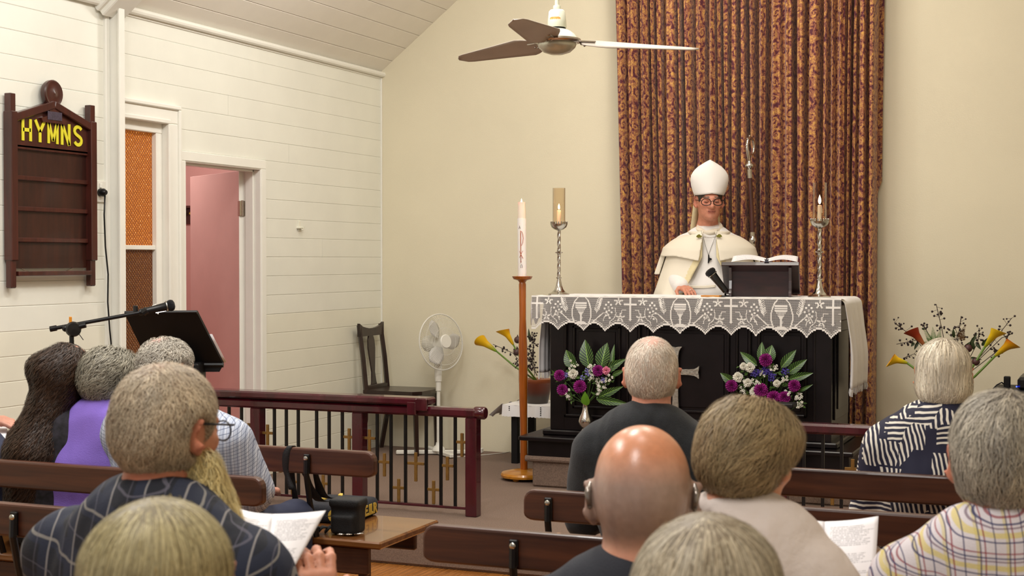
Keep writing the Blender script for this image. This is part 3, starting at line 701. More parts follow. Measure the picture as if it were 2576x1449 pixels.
# ------------------------------------------------------------------ candlesticks
m_glass = None
tg = NT('chimney_glass'); 
tr = tg.n('ShaderNodeBsdfTransparent'); gl = tg.n('ShaderNodeBsdfGlossy'); gl.inputs['Roughness'].default_value = .04; fre = tg.n('ShaderNodeLayerWeight'); fre.inputs[0].default_value = .35
tr.inputs[0].default_value = lin('faf6f0'); mx = tg.n('ShaderNodeMixShader'); tg.l(tg.math('MULTIPLY', tg.math('POWER', fre.outputs[1], 1.6), .8), mx.inputs[0]); tg.l(tr.outputs[0], mx.inputs[1]); tg.l(gl.outputs[0], mx.inputs[2])
tg.l(mx.outputs[0], tg.t.nodes['Material Output'].inputs[0]); m_glass = tg.m
m_flame = M('flame', 'ffd9a0', .5, emit=9)
m_smoked = None
def candlestick(u, label, smoky):
    base = atZ(u, 740, ZT); p = atY(u, 740, 8.68); x0, y0 = p.x, 8.68
    c = thing('candlestick', (x0, y0, ZT), label, 'candlestick', 'silver candlesticks on the altar'); z = ZT
    pr = [(0, 0), (.068, 0), (.07, .006), (.062, .012), (.05, .016), (.03, .035), (.02, .06), (.014, .09), (.012, .105), (.018, .108), (.018, .113), (.011, .117)]
    b = MB(); b.lathe(pr, (x0, y0, z), 32); b.build('foot', m_silver, c, smooth=50)
    H1 = .46
    # barley-twist stem
    V = []; Fc = []; n = 16; k = 120
    za, zb_ = .115, H1-.045
    for i in range(k+1):
        h = za+(zb_-za)*i/k
        for j_ in range(n):
            a = 2*PI*j_/n; r = .0095+.0028*math.cos(3*(a-h*42)); V.append((x0+math.cos(a)*r, y0+math.sin(a)*r, z+h))
    Fc = [(i*n+j_, i*n+(j_+1) % n, (i+1)*n+(j_+1) % n, (i+1)*n+j_) for i in range(k) for j_ in range(n)]
    raw('twisted_stem', V, Fc, m_silver, c, True)
    b = MB(); hm = .275; b.lathe([(.009, hm-.02), (.013, hm-.014), (.01, hm-.009), (.024, hm-.003), (.025, hm+.003), (.011, hm+.008), (.014, hm+.014), (.009, hm+.02)], (x0, y0, z), 24); b.build('knop', m_silver, c, smooth=50)
    b = MB(); b.lathe([(.008, H1-.044), (.03, H1-.036), (.048, H1-.022), (.054, H1-.008), (.056, H1), (.052, H1), (.045, H1-.014), (.0, H1-.02)], (x0, y0, z), 32)
    for q in range(20):
        a = 2*PI*q/20; b.box((-.004, -.0015, 0), (.004, .0015, .014), 0, rotz(a+PI/2), (x0+.0535*math.cos(a), y0+.0535*math.sin(a), z+H1+.004)); b.ball((x0+.054*math.cos(a), y0+.054*math.sin(a), z+H1+.013), .0035, 6, 5)
    b.build('drip_pan', m_silver2, c, smooth=50)
    b = MB(); b.lathe([(.013, 0), (.0125, .11 if not smoky else .1), (.009, .112 if not smoky else .103), (0, .108 if not smoky else .1)], (x0, y0, z+H1-.015), 20)
    if not smoky:
        for q in range(5): a = q*1.3; b.tube([(x0+.0125*math.cos(a), y0+.0125*math.sin(a), z+H1+.09-.01*q), (x0+.014*math.cos(a), y0+.014*math.sin(a), z+H1+.05-.01*q)], [.002, .003], 6)
    cn = b.build('candle', m_wax, c, smooth=50)
    hf = H1+(.1 if not smoky else .09)
    b = MB(); b.tube([(x0, y0, z+hf-.01), (x0+.001, y0, z+hf+.006)], .001, 5); b.build('wick', m_blackmat, cn)
    b = MB(); k_ = 1.0 if not smoky else .7; b.lathe([(0, 0), (.006*k_, .006*k_), (.0095*k_, .018*k_), (.008*k_, .032*k_), (.004*k_, .046*k_), (0, .058*k_)], (x0, y0, z+hf+.002), 14); b.build('flame', m_flame, cn, True)
    b = MB(); n = 32; h0_, h1_ = H1-.008, H1+.232
    b.V = []; 
    for h_, r in ((h0_, .041), (h1_, .041), (h1_, .0395), (h0_, .0395)):
        for q in range(n): b.V.append(np.array((x0+r*math.cos(2*PI*q/n), y0+r*math.sin(2*PI*q/n), z+h_)))
    b.F = [(i*n+q, i*n+(q+1) % n, ((i+1) % 4)*n+(q+1) % n, ((i+1) % 4)*n+q) for i in range(4) for q in range(n)]
    gm = m_glass
    if smoky:
        gm = m_glass.copy(); gm.name = 'sooty_glass'
        for nd in gm.node_tree.nodes:
            if nd.type == 'BSDF_TRANSPARENT': nd.inputs[0].default_value = lin('f9f4ec')
    b.build('glass_chimney', gm, c, smooth=50)
    li = bpy.data.lights.new('flame_light', 'POINT'); li.energy = .9; li.color = (1, .62, .3); li.shadow_soft_size = .01; lo = bpy.data.objects.new('flame_light', li); COL.objects.link(lo); lo.location = (x0, y0, z+hf+.03)
candlestick(1406, 'silver twisted candlestick near the left end of the altar, with a sooty glass chimney', True)
candlestick(2061, 'silver twisted candlestick right of the book stand, with a taller flame in clear glass', False)
# ------------------------------------------------------------------ paschal candle on its wooden stand
b0 = Vector((-3.485, 8.62, DZ)); topc = atY(1314, 700, 8.62); top = Vector((topc.x, 8.62, topc.z)); hgt = top.z-DZ
pc = thing('candle_stand', b0, 'tall honey-coloured wooden floor stand leaning slightly, left of the altar', 'candle stand')
b = MB()
b.lathe([(0, .015), (.13, .015), (.15, .02), (.153, .034), (.146, .047), (.09, .06), (.03, .066), (0, .066)], b0, 40)
for a in (0.4, 2.5, 4.6): b.ball((b0.x+.11*math.cos(a), b0.y+.11*math.sin(a), DZ+.01), (.022, .022, .012), 10, 6)
b.build('round_base', m_baseoak, pc, smooth=40)
ax = (top-b0).normalized(); b = MB(); LL = (top-b0).length
b.lathe([(.018, .055), (.024, .07), (.0225, .3), (.029, LL*.5), (.0285, LL*.66), (.022, LL*.8), (.0235, LL-.04), (.018, LL-.02)], b0, 20, tuple(ax)); b.build('pole', m_orangewood, pc, smooth=50)
b = MB(); b.lathe([(.018, LL-.03), (.03, LL-.014), (.058, LL-.006), (.068, LL+.012), (.062, LL+.014), (.045, LL+.002), (0, LL+.002)], b0, 32, tuple(ax)); b.build('drip_dish', m_orangewood, pc, smooth=40)
cb = b0+ax*(LL+.003); ax2 = nrm((-.012, 0, 1)); m_mw = M('white_wax', 'f3eeea', .35, sss=.3)
ps = thing('paschal_candle', cb, 'thick white lit candle with a red Greek monogram, on the leaning wooden stand', 'candle')
ch = .385; b = MB(); b.lathe([(0, 0), (.0285, 0), (.0285, ch), (.0, ch)], cb, 32, ax2); pb = b.build('wax_sleeve', m_mw, ps, smooth=40)
b = MB(); b.lathe([(.0, ch), (.0255, ch), (.026, ch+.05), (.024, ch+.09), (.0255, ch+.107), (.02, ch+.104), (.012, ch+.085), (0, ch+.08)], cb, 32, ax2); b.build('translucent_top', m_wax, ps, smooth=50)
b = MB(); b.lathe([(0, ch+.088), (.005, ch+.093), (.006, ch+.105), (.002, ch+.125), (0, ch+.13)], cb, 12, ax2); b.build('flame', m_flame, ps, True)
red = M('red_wax_relief', 'b5532a', .45)
fr_ = nrm([.36, -.93, 0]); ex = nrm([.93, .36, 0])
def onc(x, h, off=.0005):   # wrap on cylinder
    a = x/.0285; d = ex*math.sin(a)+fr_*math.cos(a); return np.array(cb)+np.array(ax2)*h+d*(.0285+off)
mono = MB(); xo = -.007
mono.tube([onc(xo, h) for h in (.095, .15, .22, .29, .305)], [.003, .0036, .004, .004, .003], 6, flat=.6)
pth = [(xo-.002, .305), (xo+.008, .298), (xo+.014, .28), (xo+.016, .255), (xo+.013, .23), (xo+.006, .212), (xo, .208)]
mono.tube([onc(a, h) for a, h in pth], [.0015, .0028, .003, .003, .003, .0022, .0015], 6, flat=.6)
mono.tube([onc(xo-.012, .175), onc(xo, .153), onc(xo+.012, .128), onc(xo+.015, .127)], [.0015, .0028, .0028, .0015], 6, flat=.6)
mono.tube([onc(xo-.012, .13), onc(xo, .152), onc(xo+.013, .176)], [.0018, .0028, .0018], 6, flat=.6)
mono.tube([onc(xo-.003, .108), onc(xo, .102), onc(xo+.003, .108)], .0015, 6); mono.build('chi_rho', red, pb, True)
mono = MB(); dk = M('dark_red_letters', '5b2a20', .5)
mono.tube([onc(xo-.012, .318), onc(xo-.007, .338), onc(xo-.002, .318)], .0013, 5); mono.tube([onc(xo-.01, .325), onc(xo-.004, .325)], .001, 5)
mono.tube([onc(xo-.004, .066), onc(xo-.001, .066), onc(xo-.003, .075), onc(xo, .086), onc(xo+.005, .086), onc(xo+.008, .075), onc(xo+.006, .066), onc(xo+.009, .066)], .0013, 5); mono.build('alpha_and_omega', dk, pb)
# ------------------------------------------------------------------ book stand, papers, microphone on the altar
m_stand = wood('dark_bookstand_wood', '1c0c0e', '321516', .3, (3, 20, 20), .3)
ms = atY(1905, 735, 8.6); MX, MY = ms.x, 8.68; e1 = nrm([.985, .17, 0]); e2 = nrm([-.17, .985, 0])   # e1 to the right, e2 away
ms = thing('book_stand', (MX, MY, ZT), 'dark wooden desk stand holding an open booklet on the altar, in front of the bishop', 'book stand')
k_ = px((MX, MY)); W2 = 88*k_
O = np.array([MX, MY, ZT])
b = MB(); zt_ = 82*k_
# board slopes: high edge towards the viewer, low towards the bishop
hi = O+np.array([0, 0, zt_])-e2*.03; lo_ = O+np.array([0, 0, .035])+e2*.23
sd = nrm(lo_-hi); ln = np.linalg.norm(lo_-hi); Rn = np.column_stack([e1, sd, np.cross(e1, sd)])
b.box((-W2-.02, -ln/2, -.009), (W2+.02, ln/2, .009), .003, Rn, (hi+lo_)/2); b.box((-W2-.02, -.004, -.012), (W2+.02, .012, .016), .003, Rn, hi); b.box((-W2-.02, -.01, -.01), (W2+.02, .01, .035), .003, Rn, lo_)
b.build('sloping_board', m_stand, ms)
b = MB(); b.box((-W2*.82, -.007, 0), (W2*.82, .007, zt_-.03), .003, np.column_stack([e1, e2, [0, 0, 1.]]), O+np.array([0, 0, (zt_-.03)/2])+e2*.03); b.build('back_board', m_stand, ms)
for sg in (-1, 1):
    b = MB(); pr = [(0, 0), (.05, 0), (.045, .025), (.02, .05), (.012, .1), (.025, .14), (.05, zt_-.02), (-.02, zt_-.02), (-.01, .1), (-.02, .03)]
    b.prism(pr, O+e1*sg*W2*.84-e1*.008-e2*.0, -e2, (0, 0, 1), e1, .016); b.prism([(0, 0), (.24, 0), (.24, .035), (.0, zt_-.02)], O+e1*sg*W2*.84-e1*.008, e2, (0, 0, 1), e1, .016); b.build('side_bracket', m_stand, ms)
def paper_mat(name, lines=110, dens=.5):
    t = NT(name); uv = t.n('ShaderNodeUVMap'); sp = t.n('ShaderNodeSeparateXYZ'); t.l(uv.outputs[0], sp.inputs[0])
    row = t.math('MULTIPLY', sp.outputs[1], float(lines)); fl_ = t.math('FLOOR', row); fr = t.math('FRACT', row)
    cb_ = t.n('ShaderNodeCombineXYZ'); t.l(t.math('MULTIPLY', sp.outputs[0], 60), cb_.inputs[0]); t.l(t.math('MULTIPLY', fl_, 3.7), cb_.inputs[1])
    nz = t.n('ShaderNodeTexNoise'); nz.inputs['Scale'].default_value = 1.0; nz.inputs['Detail'].default_value = 1; t.l(cb_.outputs[0], nz.inputs['Vector'])
    wd = t.math('GREATER_THAN', nz.outputs[0], .44)
    # paragraph structure
    nb = t.n('ShaderNodeTexNoise'); nb.noise_dimensions = '1D'; nb.inputs['Scale'].default_value = .21; nb.inputs['Detail'].default_value = 0; t.l(fl_, nb.inputs['W'])
    rl = t.n('ShaderNodeTexWhiteNoise'); rl.noise_dimensions = '1D'; t.l(fl_, rl.inputs['W'])
    end = t.math('ADD', .66, t.math('MULTIPLY', rl.outputs[0], .3))
    a = t.math('MULTIPLY', t.math('GREATER_THAN', sp.outputs[0], .1), t.math('LESS_THAN', sp.outputs[0], end))
    a = t.math('MULTIPLY', a, t.math('GREATER_THAN', nb.outputs[0], .42)); a = t.math('MULTIPLY', a, t.math('MULTIPLY', t.math('GREATER_THAN', sp.outputs[1], .06), t.math('LESS_THAN', sp.outputs[1], .93)))
    ink = t.math('MULTIPLY', t.math('MULTIPLY', wd, t.math('LESS_THAN', fr, .5)), a); ink = t.math('MULTIPLY', ink, dens)
    t.l(t.mix(ink, lin('edebee'), lin('3a3a44')), t.b.inputs['Base Color']); t.b.inputs['Roughness'].default_value = .6; return t.m
m_paper = paper_mat('printed_paper', 44, .55); m_blank = M('blank_paper', 'ecebef', .6)
def sheet(name, corners, mat, parent, n=10, bow=.02, nrmv=(0, 0, 1), thick=.0008):
    """corners: bl, br, tr, tl ; bows along the width"""
    bl, br, tr_, tl_ = (np.asarray(q, float) for q in corners); nv = np.asarray(nrmv, float); V = []; U = []
    for j in range(n+1):
        for i in range(n+1):
            a, b_ = i/n, j/n; p = (bl*(1-a)+br*a)*(1-b_)+(tl_*(1-a)+tr_*a)*b_; V.append(p+nv*bow*math.sin(PI*a)); U.append((a, b_))
    Fc = [(j*(n+1)+i, j*(n+1)+i+1, (j+1)*(n+1)+i+1, (j+1)*(n+1)+i) for j in range(n) for i in range(n)]
    o = raw(name, V, Fc, mat, parent, True, uv=U); so = o.modifiers.new('t', 'SOLIDIFY'); so.thickness = thick; return o
pp_ = thing('service_booklet', hi+np.array([0, 0, .02]), 'open white service booklet lying on the dark book stand in front of the bishop', 'booklet')
nv = nrm(np.cross(e1, sd)); nv = nv if nv[2] > 0 else -nv
# pages face the bishop, reading from his side
for sg in (-1, 1):
    A0 = hi+nv*.02-e1*(.02); wv = e1*sg*(W2*1.0)
    A_ = hi+np.array([0, 0, .014])+e1*.04; wv = e1*sg*(W2*(1.0 if sg < 0 else .86)); fa = e2*.17+np.array([0, 0, .034])
    sheet('page', (A_+fa*.6, A_+wv+fa, A_+wv, A_) if sg > 0 else (A_+wv+fa*1.1, A_+fa*.6, A_, A_+wv), m_paper, pp_, 12, .016, (0, 0, 1))
b = MB(); q = hi-e2*.002+np.array([0, 0, .012])+e1*.04; b.prism([(-.014, 0), (.014, 0), (.01, .012), (.014, .022), (.004, .018), (0, .03), (-.005, .018), (-.014, .022), (-.01, .01)], q, e1, (0, 0, 1), -e2, .006)
tag(b.build('page_clip', M('pewter_clip', '55545e', .35, .7)), 'small dark metal clip on the top edge of the book stand', 'clip')
def microphone(name, tail, head, r, label, cat='microphone'):
    tail, head = np.asarray(tail, float), np.asarray(head, float); d = nrm(head-tail); L_ = np.linalg.norm(head-tail)
    m = thing(name, tail, label, cat)
    b = MB(); b.lathe([(0, 0), (r*.55, 0), (r*.6, L_*.03), (r*.68, L_*.4), (r*.8, L_*.72), (r*.95, L_*.76)], tail, 20, d); b.build('handle', m_iron, m, smooth=50)
    b = MB(); b.lathe([(r*.95, L_*.755), (r*1.05, L_*.765), (r*1.05, L_*.785), (r*.95, L_*.79)], tail, 20, d); b.build('collar_ring', m_silver2, m, smooth=40)
    b = MB(); b.lathe([(r*.9, L_*.79), (r*1.08, L_*.85), (r*1.1, L_*.9), (r*.95, L_*.96), (r*.5, L_*.995), (0, L_)], tail, 20, d)
    b.build('mesh_grille', M('mic_grille', '16171c', .35, .6, bump=1, bs=900), m, smooth=50); return m
t_, h_ = atY(1826, 733, 8.62), atY(1782, 678, 8.58)
mic_ = microphone('microphone', t_, h_, 14*k_*.93, 'black microphone standing at a slant on the altar, left of the book stand')
b = MB(); q = atY(1822, 738, 8.6); b.lathe([(0, 0), (.045, 0), (.045, .006), (.02, .01), (0, .01)], (q.x, 8.63, ZT), 20); b.tube([(q.x, 8.63, ZT+.008), (q.x, 8.625, ZT+.02)], .006, 8)
b.build('foot', m_iron, mic_, smooth=40)
q0_, q1_ = atY(1766, 738, 8.56), atY(1812, 738, 8.56); b = MB(); b.box((q0_.x, 8.53, ZT), (q1_.x, 8.62, ZT+.011), .003)
tag(b.build('wooden_tray', m_baseoak), 'small flat yellow wooden tray beside the altar microphone', 'tray')
# ------------------------------------------------------------------ crosier
cp0, cp1 = atY(1898, 700, 9.42), atY(1886, 430, 9.42); dax = nrm(cp1-cp0); bot = np.array(cp0)-dax*((cp0.z-PZ)/dax[2])
cz_ = thing('crosier', bot, 'tall crosier with a silver head and brown staff behind the bishop', 'crosier')
def up(v): return np.array(bot)+dax*((atY(1890, v, 9.42).z-PZ)/dax[2])
b = MB(); b.tube([bot, up(584)], .012, 14); b.tube([up(584), up(445)], .0155, 14); b.build('staff', m_hymn, cz_, smooth=50)
b = MB()
for v0, v1 in ((584, 600), (610, 634), (424, 448)): b.tube([up(v1), up(v0)], .0165, 16)
b.build('ferrule', M('worn_ferrule', 'a59b88', .35, .6, var=.2, vs=50), cz_, smooth=50)
b = MB()
def knop(v, r): c = up(v); b.lathe([(.014, -.03), (.02, -.018), (r, -.006), (r, .006), (.02, .018), (.014, .03)], c, 20, dax)
knop(604, .027); b.build('knop', m_silver, cz_, smooth=50); b = MB(); knop(417, .033); b.build('knop', m_silver, cz_, smooth=50)
# crook seen almost edge-on
cpts = []; hd = nrm([-.25, -.97, 0]); c0_ = up(408)
for i in range(40):
    t_ = i/39; ang = -PI*.1+t_*PI*2.6; R_ = .062*(1-.62*t_)
    cpts.append(c0_+dax*(.1-.0+R_*math.sin(ang)*1.25)+hd*(R_*math.cos(ang)-.04)+nrm([.93, .36, 0])*(-.012*t_))
b = MB(); b.tube([c0_, c0_+dax*.04+hd*.01]+cpts, [.01, .011]+[.0105-.005*i/39 for i in range(40)], 10)
for i in range(2, 34, 3): b.ball(cpts[i]+(cpts[i]-(c0_+dax*.1-hd*.04))*.18, .006, 6, 5)
b.build('crook', m_silver, cz_, smooth=60)
# ------------------------------------------------------------------ communion rail
RY = 7.27
def rail(x0, x1, posts, label, ends=True, crosses=True, bars_x=None):
    r = thing('communion_rail', ((x0+x1)/2, RY, DZ), label, 'altar rail', 'communion rail sections')
    zt, zb = .823, .77
    b = MB(); b.box((x0, RY-.042, zb), (x1, RY+.042, zt), .012); b.build('top_rail', m_maroon, r)
    b = MB(); b.box((x0, RY-.014, DZ+.035), (x1, RY+.014, DZ+.05), .002); b.build('bottom_rail', m_maroon, r)
    for xp in posts:
        b = MB(); b.box((xp-.034, RY-.034, DZ), (xp+.034, RY+.034, zb), .004); b.build('post', m_maroon, r)
    for xb in bars_x:
        b = MB(); b.box((xb-.008, RY-.008, DZ+.04), (xb+.008, RY+.008, zb+.002), .0015); b.build('baluster', m_iron, r)
    return r
k1 = px(atY(1190, 1045, RY))
def ux(u): return atY(u, 1150, RY).x
lb = [ux(560+c*.4616) for c in (283, 348, 413, 513, 581, 653, 843, 918, 997, 1110, 1190, 1268)]
pp0, pp1, pp2 = ux(649), ux(905), ux(1190); sp_ = pp1-pp0
lb2 = [b_-(pp1-pp0) for b_ in lb[:6] if b_-(pp1-pp0) > WX+.05]
rl = rail(WX+.01, pp2+.03, [pp0, pp1, pp2, ], 'maroon communion rail left of the aisle, with brass crosses between black bars', bars_x=lb+lb2)
b = MB(); ec = atY(1208, 1038, RY); b.lathe([(0, 0), (.034, .003), (.036, .012), (.036, .06), (.03, .068), (0, .068)], (pp2+.01, RY-.0, .797), 20, (1, 0, 0)); b.build('rolled_end', m_maroon, rl, smooth=40)
# crosses (u in crop px, v in crop px) from the photograph
def rcross(u, v, h, w_, par):
    p = atY(u, v, RY); b = MB(); b.box((p.x-.009, RY-.006, p.z-h*.62), (p.x+.009, RY+.006, p.z+h*.38), .002); b.box((p.x-w_/2, RY-.005, p.z-.008), (p.x+w_/2, RY+.005, p.z+.008), .002)
    b.build('brass_cross', m_brass, par)
for cxp, cyp, big in ((245, 670, 0), (690, 692, 0), (800, 698, 0), (882, 828, 0), (960, 968, 0), (1053, 836, 1), (1150, 978, 0), (1225, 848, 0), (1305, 720, 0), (380, 935, 0), (463, 815, 1), (548, 945, 0), (618, 822, 0), (315, 810, 0), (143, 662, 0)):
    rcross(560+cxp*.4616, 780+cyp*.4616, .165 if big else .133, .105 if big else .076, rl)
# hinged bar lying on the rail
gb_ = thing('gate_bar', (pp1, RY, .83), 'maroon gate bar lying folded along the top of the left communion rail', 'bar')
gx = atY(1082, 1010, RY-.02).x
b = MB(); b.box((WX+.05, RY-.065, .83), (gx, RY+.06, .872), .01); b.build('bar', m_maroon, gb_)
b = MB(); b.box((gx-.125, RY-.068, .775), (gx-.068, RY-.045, .85), .006); b.box((gx-.07, RY-.066, .8), (gx-.0, RY-.045, .87), .006); b.build('end_bracket', m_maroon, gb_)
b = MB(); b.box((WX+.05, RY-.02, .823), (gx-.12, RY+.02, .83), .0); b.build('hinge_strip', m_blackmat, gb_)
rb_ = [ux(u) for u in (2022, 2070, 2117, 2186, 2233, 2285, 2340, 2410, 2460, 2510, 2570)]
rr = rail(ux(1965), RX-.01, [ux(1966), ux(2390), 0.0, .9], 'maroon communion rail right of the aisle, behind the striped blouse', bars_x=rb_+[.1+i*.1 for i in range(12) if abs(.1+i*.1-.9) > .04])
for u_, v_ in ((2145, 1180), (2094, 1230), (2210, 1185), (2262, 1120)): rcross(u_, v_, .133, .08, rr)
# ------------------------------------------------------------------ corner chair
ch = thing('side_chair', (-4.85, 9.5, DZ), 'dark wooden chair with a vase-shaped back splat in the corner', 'chair')
bx, y0, y1, fx, sz = -5.04, 9.34, 9.68, -4.6, .668
TOPZ = 1.165
for y in (y0, y1):
    b = MB(); b.tube([(bx+.01-.06, y, DZ), (bx, y, DZ+.25), (bx+.005, y, sz), (bx-.02, y, sz+.25), (bx-.055, y, TOPZ)], [.02, .021, .022, .021, .019], 4); b.build('back_leg', m_dark, ch)
    b = MB(); b.tube([(fx-.02, y, DZ), (fx-.03, y, sz-.02)], [.019, .022], 4); b.build('front_leg', m_dark, ch)
n = 8; b = MB(); poly = [(y0-.02, 0)]+[(y1+.02, 0)]+[(y1+.02-(y1-y0+.04)*i/n, .085-.03*math.sin(PI*i/n)+(.012 if i in (0, n) else 0)) for i in range(n+1)]
b.prism(poly, (bx-.035, 0, TOPZ-.085), (0, 1, 0), (.0, 0, 1), (-1, 0, 0), .022); b.build('crest_rail', m_dark, ch)
b = MB(); ym = (y0+y1)/2; pr = [(.05, 0), (.032, .05), (.022, .12), (.04, .22), (.052, .3), (.048, .36), (.03, .4)]
b.prism([(w_, h) for w_, h in pr]+[(-w_, h) for w_, h in pr[::-1]], (bx-.012, ym, sz+.02), (0, 1, 0), nrm([-.08, 0, 1]), (-1, 0, 0), .012); b.build('splat', m_dark, ch)
b = MB(); b.box((bx-.01, y0, sz+.01), (bx+.015, y1, sz+.05), .004); b.build('lower_back_rail', m_dark, ch)
b = MB(); b.prism([(bx-.01, y0-.02), (fx-.04, y0-.03), (fx+.01, y0+.03), (fx+.015, ym), (fx+.01, y1-.03), (fx-.04, y1+.03), (bx-.01, y1+.02)], (0, 0, sz-.006), (1, 0, 0), (0, 1, 0), (0, 0, 1), .026); b.build('seat', m_dark, ch)
b = MB()
for y in (y0, y1): b.box((bx, y-.01, sz-.07), (fx-.02, y+.01, sz-.006), .003)
b.box((fx-.04, y0, sz-.07), (fx-.02, y1, sz-.006), .003); b.box((bx, y0, sz-.07), (bx+.02, y1, sz-.006), .003); b.build('seat_frame', m_dark, ch)
# ------------------------------------------------------------------ pedestal fan
fz = atY(1106, 1140, 9.5); FX, FY = fz.x, 9.48
sf = thing('pedestal_fan', (FX, FY, DZ), 'white pedestal fan beside the chair', 'fan')
def yawv(a): return np.array([math.cos(TH)*math.cos(a)-math.sin(TH)*math.sin(a), math.sin(TH)*math.cos(a)+math.cos(TH)*math.sin(a), 0])   # a=0 image right, pi/2 away
for a in (.02, PI+.04, 1.95, -1.1):
    d = yawv(a); n_ = .31 if abs(math.sin(a)) < .5 else .25
    b = MB(); b.box((0, -.02, -.012), (n_, .02, .016), .005, np.column_stack([d, np.cross([0, 0, 1.], d), [0, 0, 1.]]), np.array([FX, FY, DZ+.02])+d*n_/2); b.build('foot_bar', m_white, sf)
b = MB(); b.lathe([(0, .03), (.05, .03), (.045, .05), (.022, .07), (.018, .09), (0, .09)], (FX, FY, DZ), 20); b.tube([(FX, FY, DZ+.05), (FX, FY, DZ+.5)], .014, 12); b.tube([(FX, FY, DZ+.47), (FX, FY, DZ+.56)], .02, 12); b.build('pole', m_white, sf, smooth=50)
hc = np.array(atY(1113, 860, FY-.03)); kf = px(hc)
fd = -yawv(PI/2)*math.cos(.75)+yawv(0)*math.sin(.75); fd = nrm(fd+np.array([0, 0, .12]))      # facing right and to the nave
neck = hc-fd*.09
b = MB(); b.tube([(FX, FY, DZ+.54), (FX-.002, FY, DZ+.68), (neck[0]+.02, neck[1], neck[2]-.12), (neck[0], neck[1], neck[2]-.02)], [.026, .03, .032, .024], 12); b.box((FX-.012, FY-.045, DZ+.7), (FX+.012, FY-.02, DZ+.74), .002); b.build('neck', m_white, sf, smooth=50)
b = MB(); b.lathe([(0, -.2), (.04, -.195), (.06, -.17), (.064, -.1), (.05, -.05), (.02, -.045)], hc, 24, fd); b.build('motor_housing', m_white, sf, smooth=50)
b = MB(); b.lathe([(0, .045), (.046, .045), (.052, .038), (.052, .03), (0, .028)], hc, 28, fd); cap = b.build('centre_cap', m_white, sf, smooth=40)
xx_, yy_ = basis(fd); RG = .205
gr = MB(); 
for k in range(72):
    a = 2*PI*k/72; d = xx_*math.cos(a)+yy_*math.sin(a)
    gr.tube([hc+d*.045+fd*.04, hc+d*.1+fd*.034, hc+d*.17+fd*.016, hc+d*RG-fd*.012], .00085, 3, caps=False)
    gr.tube([hc+d*.05-fd*.07, hc+d*.15-fd*.055, hc+d*RG-fd*.015], .00085, 3, caps=False)
for R_, o_ in ((.1, .034), (.17, .016)): gr.tube([hc+(xx_*math.cos(a)+yy_*math.sin(a))*R_+fd*o_ for a in np.linspace(0, 2*PI, 49)], .0013, 4, caps=False)
gr.tube([hc+(xx_*math.cos(a)+yy_*math.sin(a))*RG-fd*.014 for a in np.linspace(0, 2*PI, 65)], .005, 6, caps=False)
gr.build('wire_guard', M('white_wire', 'dddbd2', .4), sf)
m_blade = M('milky_blade', 'c9c7c2', .3)
for k in range(3):
    rows = []
    for i in range(9):
        r = .04+.135*i/8; w_ = .35+.75*math.sin(PI*min(1, (i+2)/10)); row = []
        for j in range(6):
            a = 2*PI*k/3+(j/5-.5)*w_; row.append(hc+(xx_*math.cos(a)+yy_*math.sin(a))*r+fd*(-.03+.03*(j/5)))
        rows.append(row)
    o = MB().grid(rows).build('fan_blade', m_blade, sf, True); so = o.modifiers.new('t', 'SOLIDIFY'); so.thickness = .002
b = MB(); b.box((-.014, -.002, .0445), (.014, .003, .0465), 0, np.column_stack([yawv(0)*math.cos(.75)+yawv(PI/2)*math.sin(.75), [0, 0, 1.], fd]), hc); b.build('badge', M('grey_print', '707078', .5), cap)
# cable on the floor from fan to wall
b = MB(); b.tube([atZ(u, v, DZ+.004) for u, v in ((1140, 1150), (1180, 1148), (1230, 1143), (1262, 1140), (1285, 1136))], .003, 6); tag(b.build('fan_cord', m_white, smooth=True), 'white cord running along the carpet from the pedestal fan', 'cord')
b = MB(); q = atZ(1208, 1139, DZ); b.box((q.x-.02, q.y-.02, DZ), (q.x+.02, q.y+.02, DZ+.035), .004); tag(b.build('power_adapter', m_white), 'small white adapter on the carpet right of the pedestal fan', 'adapter')
# ------------------------------------------------------------------ small lace table with pot
tb = thing('side_table', (-3.55, 9.4, DZ), 'small black table under a lace runner, left of the altar', 'table')
TZ = .63; tx0, tx1 = atY(1272, 1020, 9.25).x, -3.1
b = MB(); b.box((tx0, 9.25, TZ-.03), (tx1, 9.65, TZ), .004); b.build('table_top', m_blackmat, tb)
for x in (atY(1297, 1090, 9.29).x, tx1-.04):
    for y in (9.29, 9.6):
        b = MB(); b.box((x-.024, y-.024, DZ), (x+.024, y+.024, TZ-.03), .003); b.build('leg', m_blackmat, tb)
rn = thing('table_runner', (-3.55, 9.4, TZ), 'white lace-edged runner on the small black table', 'cloth')
b = MB(); b.box((tx0-.02, 9.235, TZ), (tx1, 9.66, TZ+.003), .001); b.build('top_cloth', m_linen, rn)
rows = [[(x, 9.232-.006*math.sin(x*60)-.004*i, TZ+.002-.025*i*1.0-(.006*abs(math.sin(x*110)) if i == 3 else 0)) for x in np.linspace(tx0-.02, tx1, 60)] for i in range(4)]
rows += []; MB().grid(rows).build('front_drop', m_linen, rn, True)
hb2 = MB()
for xq in (atY(1282, 1025, 9.23).x, atY(1361, 1025, 9.23).x):
    for q in range(5): hb2.ball((xq, 9.222, TZ-.008-q*.013), (.0045, .002, .0045), 8, 5)
hb2.build('eyelet', m_blackmat, rn)
rows = [[(tx0-.02-.03*i-.012*math.sin(y*50)*i/3, y-.01*i, TZ+.002-.028*i-.01*math.sin(y*40)) for y in np.linspace(9.235, 9.6, 24)] for i in range(4)]
MB().grid(rows).build('side_drop', m_linen, rn, True)
